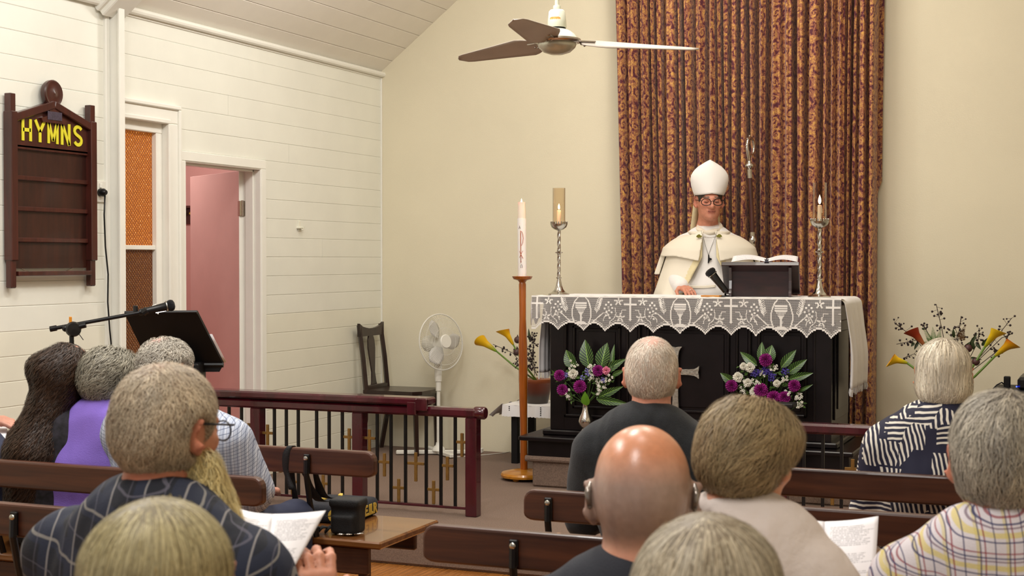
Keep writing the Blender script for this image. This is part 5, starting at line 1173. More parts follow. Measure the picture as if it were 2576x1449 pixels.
# ------------------------------------------------------------------ implicit-surface modeller (bodies, clothes, hair)
def ell(c, r, R=None):
    c = np.array(c, float); r = np.array(r, float)
    def f(P):
        q = P-c
        if R is not None: q = q@R
        k0 = np.linalg.norm(q/r, axis=1); k1 = np.linalg.norm(q/(r*r), axis=1); return k0*(k0-1)/np.maximum(k1, 1e-9)
    return f
def cap(a, b, ra, rb=None):
    a = np.array(a, float); b = np.array(b, float); rb = ra if rb is None else rb; ba = b-a; l2 = max(ba@ba, 1e-12)
    def f(P):
        h = np.clip((P-a)@ba/l2, 0, 1); return np.linalg.norm(P-a-np.outer(h, ba), axis=1)-(ra+(rb-ra)*h)
    return f
def rbox(c, h, r, R=None):
    c = np.array(c, float); h = np.array(h, float)
    def f(P):
        q = P-c
        if R is not None: q = q@R
        q = np.abs(q)-h+r; return np.linalg.norm(np.maximum(q, 0), axis=1)+np.minimum(q.max(1), 0)-r
    return f
def smin(a, b, k): h = np.maximum(k-np.abs(a-b), 0)/k; return np.minimum(a, b)-h*h*k*.25
def su(k, *fs):
    def f(P):
        d = fs[0](P)
        for g in fs[1:]: d = smin(d, g(P), k)
        return d
    return f
def sub(k, f, g): return lambda P: -smin(-f(P), g(P), k)
def inter(k, f, g): return lambda P: -smin(-f(P), -g(P), k)
_nd = np.random.default_rng(3); _ND = nrm(_nd.normal(size=(24, 3)).ravel()).reshape(24, 3)*math.sqrt(24); _NP = _nd.uniform(0, 6.28, 24)
def noise(P, fr, seed=0):
    o = np.zeros(len(P))
    for k in range(6):
        i = (k+seed*5) % 24; d = _ND[i]; o += np.sin((P@d)*fr*(.7+.2*k)+_NP[(i+seed) % 24]+1.7*np.sin((P@_ND[(i+7) % 24])*fr*.5))
    return o/6
def mesh_sdf(f, lo, hi, h, newton=2, blk=8):
    lo = np.array(lo, float); hi = np.array(hi, float); nb = np.ceil(((hi-lo)/h+1)/blk).astype(int); n = nb*blk
    bc = np.stack(np.meshgrid(*[np.arange(k) for k in nb], indexing='ij'), -1).reshape(-1, 3)
    d = f(lo+(bc*blk+blk/2-.5)*h); act = np.abs(d) < blk*h*1.25
    G = np.repeat(np.repeat(np.repeat(np.where(d < 0, -1., 1.).reshape(nb), blk, 0), blk, 1), blk, 2)
    oc = np.stack(np.meshgrid(*[np.arange(blk)]*3, indexing='ij'), -1).reshape(-1, 3)
    ab = bc[act]; idx = (ab[:, None, :]*blk+oc[None]).reshape(-1, 3); G[idx[:, 0], idx[:, 1], idx[:, 2]] = f(lo+idx*h)
    S = G < 0; nx, ny, nz = n-1
    c = S[:-1, :-1, :-1].astype(np.int8); cnt = sum(S[i:nx+i, j:ny+j, k:nz+k].astype(np.int8) for i in (0, 1) for j in (0, 1) for k in (0, 1))
    cells = np.argwhere((cnt > 0) & (cnt < 8)); N = len(cells); vid = -np.ones((nx, ny, nz), np.int64); vid[cells[:, 0], cells[:, 1], cells[:, 2]] = np.arange(N)
    off = np.array([(i, j, k) for i in (0, 1) for j in (0, 1) for k in (0, 1)]); vals = np.stack([G[cells[:, 0]+o[0], cells[:, 1]+o[1], cells[:, 2]+o[2]] for o in off], 1)
    acc = np.zeros((N, 3)); w_ = np.zeros(N)
    for a in range(8):
        for b in range(a+1, 8):
            if np.abs(off[a]-off[b]).sum() == 1:
                va, vb = vals[:, a], vals[:, b]; m = (va < 0) != (vb < 0); t = np.where(m, va/(va-vb+1e-12), 0); acc += np.where(m[:, None], off[a]+t[:, None]*(off[b]-off[a]), 0); w_ += m
    V = lo+(cells+acc/w_[:, None])*h; Fs = []
    for ax in range(3):
        o1, o2 = (ax+1) % 3, (ax+2) % 3; sl0 = [slice(None)]*3; sl1 = [slice(None)]*3; sl0[ax] = slice(0, -1); sl1[ax] = slice(1, None)
        A, Bv = S[tuple(sl0)], S[tuple(sl1)]; e = np.argwhere(A != Bv)
        ok = (e[:, o1] > 0) & (e[:, o2] > 0) & (e[:, o1] < n[o1]-1) & (e[:, o2] < n[o2]-1); e = e[ok]
        if not len(e): continue
        q = []
        for (a, b) in ((-1, -1), (0, -1), (0, 0), (-1, 0)):
            z = e.copy(); z[:, o1] += a; z[:, o2] += b; q.append(vid[z[:, 0], z[:, 1], z[:, 2]])
        q = np.stack(q, 1); flip = ~A[e[:, 0], e[:, 1], e[:, 2]]; q[flip] = q[flip][:, ::-1]; Fs.append(q)
    Fc = np.concatenate(Fs); Fc = Fc[(Fc >= 0).all(1)]
    for _ in range(newton):
        d = f(V); g = np.stack([f(V+np.eye(3)[k]*h*.3) for k in range(3)], 1)-d[:, None]; g /= h*.3; l2 = np.maximum((g*g).sum(1), .25); st_ = -(d/l2)[:, None]*g
        ln = np.linalg.norm(st_, axis=1, keepdims=True); V = V+st_*np.minimum(1, .6*h/np.maximum(ln, 1e-9))
    return V, Fc
def vnorm(V, Fc):
    n = np.cross(V[Fc[:, 2]]-V[Fc[:, 0]], V[Fc[:, 3]]-V[Fc[:, 1]]); N = np.zeros_like(V)
    for k in range(4): np.add.at(N, Fc[:, k], n)
    return N/np.maximum(np.linalg.norm(N, axis=1, keepdims=True), 1e-12)
def head_fn(eyes=True):
    base = su(.035, ell((0, -.018, .03), (.0765, .098, .088)), ell((0, -.045, -.012), (.064, .066, .068)), ell((0, .028, -.035), (.062, .066, .082)), ell((0, .036, -.088), (.046, .048, .03)))
    nose = su(.012, cap((0, .092, .012), (0, .114, -.028), .007, .0125), cap((-.012, .1, -.032), (.012, .1, -.032), .008))
    brow = cap((-.034, .084, .02), (.034, .084, .02), .0095)
    lips = su(.003, ell((0, .089, -.056), (.025, .0085, .0045)), ell((0, .0885, -.0645), (.021, .0085, .005)))
    chin = ell((0, .08, -.098), (.022, .018, .018)); ch_l = ell((-.042, .062, -.02), (.022, .02, .018)); ch_r = ell((.042, .062, -.02), (.022, .02, .018))
    neck = su(.03, cap((0, -.03, -.07), (0, -.05, -.19), .056, .062), cap((0, -.01, -.1), (0, -.03, -.19), .045, .056))
    sock = lambda sx: ell((sx*.032, .098, .0), (.017, .017, .0105))
    lid = lambda sx: ell((sx*.032, .079, .0), (.0145, .0125, .0115))
    ears = []
    for sx in (-1, 1):
        R = rotz(-sx*.75)@rotx(-.12); e = ell((sx*.085, -.01, -.006), (.0085, .024, .035), R); h_ = ell((sx*.0925, -.0, -.003), (.0075, .013, .021), R); ears.append(su(.006, sub(.006, e, h_), ell((sx*.08, .0, -.036), (.007, .01, .011))))
    def f(P):
        d = su(.02, base, brow, chin, ch_l, ch_r)(P); d = smin(d, nose(P), .014)
        for sx in (-1, 1): d = -smin(-d, sock(sx)(P), .012); d = smin(d, lid(sx)(P), .004)
        d = smin(d, lips(P), .006); d = smin(d, neck(P), .03)
        for e in ears: d = smin(d, e(P), .012)
        return d
    return f
HEAD = head_fn()
def hand_fns(w_, d, pn, side, curl=.5, s=1.0, spread=.1):
    """wrist, direction, palm normal, side=+1 if thumb lies along +lat"""
    w_ = np.array(w_, float); d = nrm(d); pn = nrm(np.array(pn, float)-d*np.dot(pn, d)); lat = np.cross(d, pn)*side; R = np.column_stack([lat, d, pn])
    fs = [rbox(w_+d*.05*s, (.039*s, .048*s, .0135*s), .013*s, R), cap(w_, w_+d*.03*s, .027*s, .024*s)]
    for i, (L_, r) in enumerate(((.072, .0092), (.082, .0095), (.076, .009), (.06, .008))):
        o = w_+(d*.092+lat*(.0295-.0195*i))*s; dd_ = nrm(d+lat*(1.5-i)*spread); p = o; a = curl*.7
        for k, fr in enumerate((.45, .32, .23)):
            dv = dd_*math.cos(a)+pn*math.sin(a); q = p+dv*L_*fr*s; fs.append(cap(p, q, r*s*(1-.08*k), r*s*(1-.08*(k+1)))); p = q; a += curl
    t0 = w_+(d*.028+lat*.03)*s; t1 = t0+nrm(d*.6+lat*.75+pn*.35)*.042*s; t2 = t1+nrm(d*.9+lat*.15+pn*.6)*.034*s
    fs += [cap(t0, t1, .0145*s, .011*s), cap(t1, t2, .0108*s, .0088*s)]
    return fs
m_skin = attr_mat('skin', .5, .4, sss=.12, noise=.1, nscale=55, bump=.15, bscale=260)
m_scalp = attr_mat('shiny_skin', .3, .5, sss=.12, noise=.08, nscale=70, bump=.1, bscale=300)
m_hair = attr_mat('hair', .5, .35)
m_navy = M('navy_trousers', '20253c', .8, var=.1); m_grey_tr = M('grey_trousers', '3a3a3e', .8, var=.1); m_shoe = M('black_shoe', '141214', .35)
def L3(c): return np.array(lin(c)[:3])
class Person:
    def __init__(s, label, u, v, Y, yaw=0, hyaw=None, hp=0, hr=0, hs=1.0, sw=.19, drop=.25, hipz=.72, hip=(0, -.06), depth=.12, skin='c98d72', seated=True, D=None, build=1.0, top=None, arms=None, curl=.6):
        t = np.array(atY(u, v, Y)) if top is None else np.array(top, float); s.hs = hs; s.hc = t-np.array([0, 0, .118*hs]); s.o = np.array([t[0], t[1], 0]); s.R = rotz(math.radians(yaw)); s.Ri = s.R.T
        s.HR = rotz(math.radians((hyaw if hyaw is not None else 0)))@rotx(math.radians(-hp))@roty(math.radians(hr)); s.hz = s.hc[2]; s.sw = sw; s.zs = s.hz-drop*hs; s.skin = L3(skin)
        s.t = thing('person', (t[0], t[1], 0), label, 'person'); s.hipz = hipz; s.hip = hip; s.dep = depth; s.b = build
        hx, hy_ = hip; sh = .0
        s.sh = [np.array([sg*(sw-.01)+hx*.15, hy_*.4-.02, s.zs-.055]) for sg in (-1, 1)]
        s.el = [np.array([sg*(sw+.05)+hx*.6, .04, s.zs-.3]) for sg in (-1, 1)]; s.wr = [np.array([sg*.13+hx*.8, .27, hipz+.1]) for sg in (-1, 1)]
        s.hd = [np.array([-sg*.5, .85, .1]) for sg in (-1, 1)]; s.pn = [np.array([0, .1, -1.]) for _ in range(2)]; s.curl = [curl, curl]; s.seated = seated; s.ar = .044
    def W(s, p): return np.asarray(p, float)@s.R.T+s.o          # local -> world
    def loc(s, P): return (np.asarray(P, float)-s.o)@s.R
    def toh(s, Pl): return ((Pl-np.array([0, 0, s.hz]))@s.HR)/s.hs   # person-local -> head-local
    def fromh(s, Ph): return (np.asarray(Ph)*s.hs)@s.HR.T+np.array([0, 0, s.hz])
    def torso(s, g=0.0, neck=True):
        hx, hy_ = s.hip; b = s.b; zs = s.zs
        fs = [ell((hx*.35, hy_*.5-.005, zs-.17), (s.sw*.93+g, s.dep+g, .2+g)), ell((hx*.9, hy_+.025, s.hipz+.11), (.155*b+g, .125*b+g, .17+g)),
              cap((-(s.sw-.05)+hx*.15, hy_*.35-.015, zs-.05), ((s.sw-.05)+hx*.15, hy_*.35-.015, zs-.05), .057+g), cap((-.07, -.04, zs+.006), (.07, -.04, zs+.006), .052+g), cap((0, -.05, zs+.03), (0, -.05, zs-.1), .06+g)]
        return su(.075, *fs)
    def arm(s, i, g=0.0, upto=1.0, fore=True):
        fs = [cap(s.sh[i], s.sh[i]+(s.el[i]-s.sh[i])*min(1, upto), s.ar+.008+g, s.ar*(.92)+g)]
        if fore and upto > 1: fs.append(cap(s.el[i], s.el[i]+(s.wr[i]-s.el[i])*(upto-1), s.ar*.9+g, (s.ar-.016)+g))
        return fs
    def make_body(s, h=.0075, colf=None, mat=None, newton=2):
        hc = np.array([0, 0, s.hz]); head = lambda P: np.where(np.linalg.norm(P-hc, axis=1) < .3, HEAD(s.toh(P))*s.hs, np.linalg.norm(P-hc, axis=1)-.1)
        def headf(P):
            r = np.linalg.norm(P-hc, axis=1); d = r-.12; m = r < .32
            if m.any(): d = d.copy(); d[m] = HEAD(s.toh(P[m]))*s.hs
            return d
        T = s.torso(-.012); nk = cap(s.fromh([(0, -.05, -.17)])[0], (0, -.03, s.zs-.02), .058*s.hs, .062)
        A = [g for i in (0, 1) for g in s.arm(i, -.006, 2.0)]
        H = [g for i in (0, 1) for g in hand_fns(s.wr[i], s.hd[i], s.pn[i], (1 if i == 0 else -1)*1.0, s.curl[i])]
        AF = su(.02, *A); HF = su(.006, *H)
        hb_ = [np.array(s.wr[i])+nrm(s.hd[i])*.08 for i in (0, 1)]
        def f(P):
            d = smin(headf(P), nk(P), .03); d = smin(d, T(P), .05); d = smin(d, AF(P), .025)
            m = (np.linalg.norm(P-hb_[0], axis=1) < .22) | (np.linalg.norm(P-hb_[1], axis=1) < .22)
            if m.any(): d = d.copy(); d[m] = smin(d[m], HF(P[m]), .012)
            return d
        pts = np.array([s.wr[0]+nrm(s.hd[0])*.2, s.wr[1]+nrm(s.hd[1])*.2, s.el[0], s.el[1], s.sh[0], s.sh[1], (0, .16, s.hz+.16), (0, -.17, s.hz), (s.hip[0]-.2, s.hip[1]-.16, s.hipz-.08), (s.hip[0]+.2, .12, s.hipz)])
        V, Fc = mesh_sdf(f, pts.min(0)-.09, pts.max(0)+.09, h, newton)
        c = np.tile(s.skin, (len(V), 1)); ph = s.toh(V); inh = np.linalg.norm(ph, axis=1) < .2
        red = L3('b8664e'); ear = np.clip((np.abs(ph[:, 0])-.078)/.012, 0, 1)*inh*(np.abs(ph[:, 2]) < .05); c = c*(1-.5*ear[:, None])+red*.5*ear[:, None]
        lip = ((np.abs(ph[:, 0]) < .024) & (np.abs(ph[:, 2]+.061) < .011) & (ph[:, 1] > .088)); c[lip] = c[lip]*.5+L3('a85a50')*.5
        if colf is not None: c = colf(ph, c, inh, V)
        s.body = raw('body', s.W(V), Fc, mat or m_skin, s.t, True, col=c); return s.body
    def make_top(s, mat, sleeve=2.0, h=.0095, g=.012, name='shirt', collar=True, folds=.006, extra=None, cut=None, seed=1, hem=True):
        T = s.torso(g); A = [su(.02, *s.arm(i, g+.006, sleeve)) for i in (0, 1)]
        nb = np.array([0, -.04, s.zs+.062]); HF_ = [ell((s.hip[0], s.hip[1]+.03, s.hipz-.02), (.175*s.b+g, .15*s.b+g, .1))] if hem else []
        def f(P):
            d = T(P)
            for a in A: d = smin(d, a(P), .035)
            for a in HF_: d = smin(d, a(P), .06)
            if collar:
                q = P-nb; q = q@rotx(.28); r = np.hypot(q[:, 0], q[:, 1]*.92)
                R_ = .069*s.hs+np.clip(-q[:, 2], -.03, .05)*.6; dc = np.hypot(r-R_, np.maximum(np.abs(q[:, 2])-.022, 0))-.0088; d = smin(d, dc, .012)
            if extra is not None: d = extra(P, d)
            d = d+folds*noise(P*np.array([1, 1, .55]), 26, seed)*.6+folds*.45*noise(P, 60, seed+1)
            return d*.9
        pts = [s.el[0], s.el[1], s.sh[0], s.sh[1], (0, 0, s.zs+.09), (s.hip[0]-.2*s.b, s.hip[1]-.18, s.hipz-.1), (s.hip[0]+.2*s.b, .14, s.hipz)]
        if sleeve > 1: pts += [s.wr[0], s.wr[1]]
        pts = np.array(pts); V, Fc = mesh_sdf(f, pts.min(0)-.1, pts.max(0)+.1, h, 1)
        s.top = raw(name, s.W(V), Fc, mat, s.t, True); return s.top
    def make_legs(s, mat=None, h=.016):
        mat = mat or m_grey_tr; hx, hy_ = s.hip; fs = [ell((hx, hy_+.02, s.hipz-.02), (.17*s.b, .14, .1))]; sh = []
        for sg in (-1, 1):
            kn = np.array([hx+sg*.12, hy_+.47, s.hipz-.03]); an_ = np.array([hx+sg*.13, hy_+.5, .1]); fs += [cap((hx+sg*.09, hy_+.03, s.hipz-.03), kn, .08, .062), cap(kn, an_, .06, .045)]; sh += [cap(an_+(0, -.03, -.055), an_+(0, .17, -.065), .042, .034)]
        f = su(.04, *fs); V, Fc = mesh_sdf(f, (hx-.35, hy_-.22, 0.02), (hx+.35, hy_+.62, s.hipz+.15), h, 1); raw('trousers', s.W(V), Fc, mat, s.t, True)
        for q in sh: V, Fc = mesh_sdf(q, (hx-.3, hy_+.35, -.02), (hx+.3, hy_+.8, .16), .012, 1); V[:, 2] = np.maximum(V[:, 2], 0.002); raw('shoe', s.W(V), Fc, m_shoe, s.t, True)
    def hair(s, f, lo, hi, h, cols, n, length, flow, width=.0012, lift=.25, segs=4, curl=0, curlf=60, name='hair', scalp=None, rough=.15, keep=None, dark=.75, tlen=None, swirl=.35):
        """f in head-local space"""
        V, Fc = mesh_sdf(f, lo, hi, h, 1); N = vnorm(V, Fc)
        cols = [L3(c) for c in cols]; nv = len(V)
        nz = (noise(V, 45, 2)+1)/2; c = cols[0][None]*(1-nz[:, None])+cols[1][None]*nz[:, None]; c = c*dark
        if scalp is not None: m_, cs = scalp; w_ = m_(V)[:, None]; c = c*(1-w_)+L3(cs)*w_
        AV = [s.W(s.fromh(V))]; AC = [c]; AF = [Fc]; off = nv
        if n:
            area_w = np.ones(nv)
            if keep is not None: area_w = keep(V)+1e-9
            ids = rng.choice(nv, n, p=area_w/area_w.sum()); P0 = V[ids]+rng.normal(0, h*.3, (n, 3)); Nn = N[ids]; fl_ = flow(P0); fl_ = fl_+rng.normal(0, rough, (n, 3)); 
            T = fl_-Nn*(fl_*Nn).sum(1)[:, None]; T /= np.maximum(np.linalg.norm(T, axis=1, keepdims=True), 1e-6); Bn = np.cross(T, Nn); Ln = length*rng.uniform(.6, 1.25, n)
            if tlen is not None: Ln = Ln*tlen(P0)
            ph_ = rng.uniform(0, 6.28, n)+noise(P0, 25, 4)*2.5; cc_ = rng.uniform(0, 1, n); bw = rng.uniform(.7, 1.3, n)*width; rows = []; pt = P0.copy(); jit = rng.normal(0, rough, (n, 3))
            for k in range(segs+1):
                t_ = k/segs; 
                if k: 
                    pt = pt+T*(Ln/segs)[:, None]; d0 = f(pt); g_ = np.stack([f(pt+np.eye(3)[q_]*.002) for q_ in range(3)], 1)-d0[:, None]; Nn = g_/np.maximum(np.linalg.norm(g_, axis=1, keepdims=True), 1e-9)
                    pt = pt-Nn*np.clip(d0, -.01, .02)[:, None]*.8; T = .75*T+.25*(lambda q: q/np.maximum(np.linalg.norm(q, axis=1, keepdims=True), 1e-6))(flow(pt)+jit+swirl*np.stack([noise(pt, 38, 7), noise(pt, 38, 9), noise(pt, 38, 11)], 1)); T = T-Nn*(T*Nn).sum(1)[:, None]; T /= np.maximum(np.linalg.norm(T, axis=1, keepdims=True), 1e-6); Bn = np.cross(T, Nn)
                p = pt+Nn*((-.0015+lift*Ln*t_*(1-.6*t_)))[:, None]
                if curl: p = p+Bn*(curl*np.sin(ph_+curlf*Ln*t_))[:, None]*min(1, t_*3)+Nn*(curl*.6*np.cos(ph_+curlf*Ln*t_))[:, None]*min(1, t_*2)
                # keep long strands on the surface
                wv = bw*(1-.55*t_**2); rows.append((p-Bn*wv[:, None], p+Bn*wv[:, None]))
            S_ = np.stack([x for r in rows for x in r], 1)     # n, 2(segs+1), 3
            m2 = 2*(segs+1); base = off+np.arange(n)[:, None]*m2; q = np.concatenate([base+np.array([[2*k, 2*k+1, 2*k+3, 2*k+2]]) for k in range(segs)], 0)
            shade = (rng.uniform(.7, 1.3, n)*(1+.3*noise(P0, 110, 6))*(1+.22*noise(P0, 45, 8)))[:, None]; mixv = np.clip((noise(P0, 40, 2)+1)/2*.6+cc_*.6-.1, 0, 1)[:, None]
            sc_ = (cols[1][None]*(1-mixv)+cols[2][None]*mixv)*shade if len(cols) > 2 else (cols[0][None]*(1-mixv)+cols[1][None]*mixv)*shade
            AV.append(s.W(s.fromh(S_.reshape(-1, 3)))); AC.append(np.repeat(sc_, m2, 0)); AF.append(q)
        o = raw(name, np.concatenate(AV), np.concatenate(AF), m_hair, s.t, True, col=np.clip(np.concatenate(AC), 0, 1)); return o
keep_on = False
def scalp_shell(th, hair_line=.035, nape=.078, side=0.0, top=.0, nz=.0):
    base = su(.035, ell((0, -.018, .03), (.0765+th, .098+th, .088+th+top)), ell((0, -.045, -.012), (.064+th, .066+th, .068+th)), ell((0, -.0, -.02), (.07+th*.6, .05, .07)))
    def f(P):
        d = base(P)+nz*noise(P, 70, 5); dea = np.minimum(np.linalg.norm((P-np.array([.088, .004, -.012]))/np.array([1., 1, 1.35]), axis=1), np.linalg.norm((P-np.array([-.088, .004, -.012]))/np.array([1., 1, 1.35]), axis=1))-.033; d = -smin(-d, dea, .01); pl_ = P[:, 1]*.85-P[:, 2]*.5-hair_line; nb = -P[:, 2]-nape+P[:, 1]*.2; d = -smin(-d, -pl_, .01); return -smin(-d, -nb, .012)
    return f
BX = ((-.14, -.17, -.14), (.14, .14, .17))
flow_crown = lambda c=(0, -.05, .11), g=.6: (lambda P: (lambda q: q/np.maximum(np.linalg.norm(q, axis=1, keepdims=True), 1e-6)+np.array([0, 0, -g]))(P-np.array(c)))
def check_mat(name, base, lines, rough=.85, zx=.5, bump=.25):
    t = NT(name); sp = t.n('ShaderNodeSeparateXYZ')
    wn = t.n('ShaderNodeTexNoise'); wn.inputs['Scale'].default_value = 6; t.l(t.coord(), wn.inputs['Vector']); va = t.n('ShaderNodeVectorMath', operation='MULTIPLY_ADD'); t.l(wn.outputs['Color'], va.inputs[0]); va.inputs[1].default_value = (.02, .02, .02); t.l(t.coord(), va.inputs[2]); t.l(va.outputs[0], sp.inputs[0])
    A_ = t.math('ADD', sp.outputs[0], t.math('MULTIPLY', sp.outputs[1], .35)); B_ = t.math('SUBTRACT', sp.outputs[2], t.math('MULTIPLY', sp.outputs[1], zx)); c = lin(base)
    for (col_, axis, period, width, off, fac) in lines:
        src = A_ if axis == 'x' else B_; p = t.math('FRACT', t.math('ADD', t.math('DIVIDE', src, period), off)); m_ = t.math('MULTIPLY', t.math('LESS_THAN', p, width/period), fac); c = t.mix(m_, c, lin(col_))
    t.l(c, t.b.inputs['Base Color']) if hasattr(c, 'is_output') else None
    t.b.inputs['Roughness'].default_value = rough; nb = t.n('ShaderNodeTexNoise'); nb.inputs['Scale'].default_value = 300; t.l(t.coord(), nb.inputs['Vector']); t.bump(nb.outputs[0], bump, .003); return t.m
m_plaid = check_mat('navy_plaid', '0d111d', [('1b2236', 'x', .07, .026, .3, .8), ('192034', 'z', .075, .03, .1, .8), ('8f8a86', 'x', .07, .0035, 0, .75), ('8b867e', 'z', .075, .0035, 0, .7), ('5d5a66', 'x', .07, .002, .45, .6), ('5d5a66', 'z', .075, .002, .5, .6)])
m_bluecheck = check_mat('blue_check', 'a3abbc', [('c9ced8', 'x', .024, .008, .2, .7), ('3f4a66', 'x', .012, .0018, 0, .75), ('3f4a66', 'z', .012, .0018, 0, .75)])
m_multi = check_mat('multi_check', 'cfc8cc', [('cdbb62', 'z', .044, .007, 0, .75), ('c6b665', 'x', .05, .007, .25, .6), ('8a2f3a', 'x', .05, .0025, 0, .85), ('8a2f3a', 'z', .044, .002, .5, .8), ('2b2f5c', 'x', .025, .0022, .3, .85), ('2b2f5c', 'z', .022, .002, .3, .85), ('5c3a52', 'z', .044, .002, .75, .7)])
m_purplesh = M('purple_cotton', '7d63bf', .85, bump=.3, bs=250, var=.05)
m_jacket = M('charcoal_fleece', '1c1f23', .95, bump=.5, bs=350, var=.2, vs=60, sheen=.1)
m_greysl = M('grey_melange', '5a5c5e', .9, bump=.4, bs=300); m_polo = M('dark_navy_polo', '1a1d27', .85, bump=.4, bs=400, var=.1); m_polostripe = M('grey_stripe', '8d949c', .85)
m_blouse = M('cream_crinkled_blouse', 'cfc3bb', .85, bump=.6, bs=60, var=.05); m_brownsh = M('olive_cardigan', '5d5a44', .9, bump=.5, bs=120); m_alb = M('white_alb', 'dedbd8', .8, var=.02); m_cope = M('cream_cope', 'ddd5c4', .75, var=.03, vs=3); m_orphrey = M('gold_cream_band', 'd6c9a0', .6, var=.08, vs=25); m_darkfloral = M('dark_floral', '1d1b22', .9, var=.8, vs=50)
def striped_mat():
    t = NT('navy_white_strokes'); co_ = t.coord(); vo = t.n('ShaderNodeTexVoronoi'); vo.inputs['Scale'].default_value = 11.5; vo.inputs['Randomness'].default_value = .7; vo.distance = 'CHEBYCHEV'; t.l(co_, vo.inputs['Vector'])
    cs = t.n('ShaderNodeSeparateColor'); t.l(vo.outputs['Color'], cs.inputs[0]); sp = t.n('ShaderNodeSeparateXYZ'); t.l(co_, sp.inputs[0])
    nz = t.n('ShaderNodeTexNoise'); nz.inputs['Scale'].default_value = 14; t.l(co_, nz.inputs['Vector'])
    a = t.math('ADD', sp.outputs[0], t.math('MULTIPLY', nz.outputs[0], .02)); b_ = t.math('ADD', sp.outputs[2], t.math('MULTIPLY', nz.outputs[0], .02)); pick = t.math('GREATER_THAN', cs.outputs[0], .5)
    ang = t.math('ADD', t.math('MULTIPLY', pick, 1.4), .25); v_ = t.math('ADD', t.math('MULTIPLY', a, t.math('COSINE', ang)), t.math('MULTIPLY', b_, t.math('SINE', ang)))
    st_ = t.math('LESS_THAN', t.math('PINGPONG', t.math('MULTIPLY', v_, 60), .5), .21); inn = t.math('LESS_THAN', vo.outputs['Distance'], .5); m_ = t.math('MULTIPLY', st_, inn)
    t.l(t.mix(m_, lin('12122e'), lin('d8d2c6')), t.b.inputs['Base Color']); t.b.inputs['Roughness'].default_value = .8; return t.m
m_strokes = striped_mat()
# ------------------------------------------------------------------ pews
def pew(xl, xr, Y, label, zt=.95, irons=(), seat_d=.4, seat_w=None, h=.095, endchamf=(True, True)):
    p = thing('pew', ((xl+xr)/2, Y+.2, 0), label, 'pew', 'wooden pews with open backs')
    r = .035; poly = []
    for (cx_, cz_, a0) in ((xr-r, zt-r, 0), (xl+r, zt-r, PI/2), (xl+r, zt-h+r*.6, PI), (xr-r, zt-h+r*.6, 1.5*PI)):
        rr_ = r if a0 < PI else r*.6
        for k in range(5): a = a0+k*PI/8; poly.append((cx_+math.cos(a)*(r), cz_+math.sin(a)*rr_))
    b = MB(); b.prism(poly, (0, Y+.02, 0), (1, 0, 0), (0, 0, 1), (0, -1, 0), .034); o = b.build('backrest_plank', m_pew, p); bv = o.modifiers.new('b', 'BEVEL'); bv.width = .007; bv.segments = 2; bv.limit_method = 'ANGLE'
    zsx = .612
    b = MB(); b.box((xl, Y+.035, zsx-.028), (xr, Y+.035+seat_d, zsx), .01); b.build('seat', m_pewend, p)
    b = MB(); b.box((xl+.05, Y+.05, zsx-.13), (xr-.06, Y+.075, zsx-.028), .006); b.build('rear_apron', m_pew, p)
    b = MB(); b.box((xl+.05, Y+seat_d-.06, zsx-.11), (xr-.06, Y+seat_d-.035, zsx-.028), .006); b.build('front_apron', m_pew, p)
    for x in irons or (xl+.3, (xl+xr)/2, xr-.3):
        b = MB(); b.tube([(x, Y-.022, zt-.03), (x, Y-.026, zt-.09), (x, Y-.0, zt-.2), (x, Y+.06, zsx-.03)], .011, 8); b.box((x-.012, Y-.026, zt-.09), (x+.012, Y-.014, zt-.02), .004); b.build('iron_bracket', m_iron, p)
        b = MB(); b.ball((x, Y-.03, zt-.035), (.009, .005, .009), 10, 6); b.build('bolt', m_silver2, p)
        b = MB(); b.box((x-.022, Y+.07, 0), (x+.022, Y+.035+seat_d-.05, .035), .005); b.box((x-.018, Y+.09, .035), (x+.018, Y+.16, zsx-.028), .005); b.box((x-.018, Y+seat_d-.1, .035), (x+.018, Y+seat_d-.05, zsx-.028), .005); b.build('leg_frame', m_pew, p)
    return p
e0_ = atY(945, 1135, 4.61).x
pew(WX+.15, e0_, 4.61, 'dark wooden front left pew with a cushion and bag on its seat', irons=[atY(779, 1140, 4.61).x, -3.7, WX+.5], seat_d=.5)
pew(WX+.15, atY(664, 1203, 3.93).x, 3.93, 'dark wooden pew behind the woman in purple and the man in blue check', irons=[-2.62-.1, -3.6, WX+.5])
pew(WX+.15, -2.45, 3.24, 'dark wooden pew third from the communion rail, left of the aisle', irons=[atY(48, 1290, 3.24).x, -3.2, WX+.5])
pew(atY(1984, 1180, 4.8).x-.05, 1.0, 4.8, 'dark wooden pew directly behind the striped blouse, right of the aisle', irons=[-.3, .5])
pew(atY(1320, 1228, 4.05).x, 1.0, 4.05, 'dark wooden pew directly behind the man in the charcoal jacket', irons=[-1.55, -.4, .5])
pew(atY(1068, 1320, 3.41).x, 1.0, 3.41, 'dark wooden pew in front of the bald man, its rounded end by the aisle', irons=[atY(1300, 1365, 3.41).x, -.3, .5], h=.1)
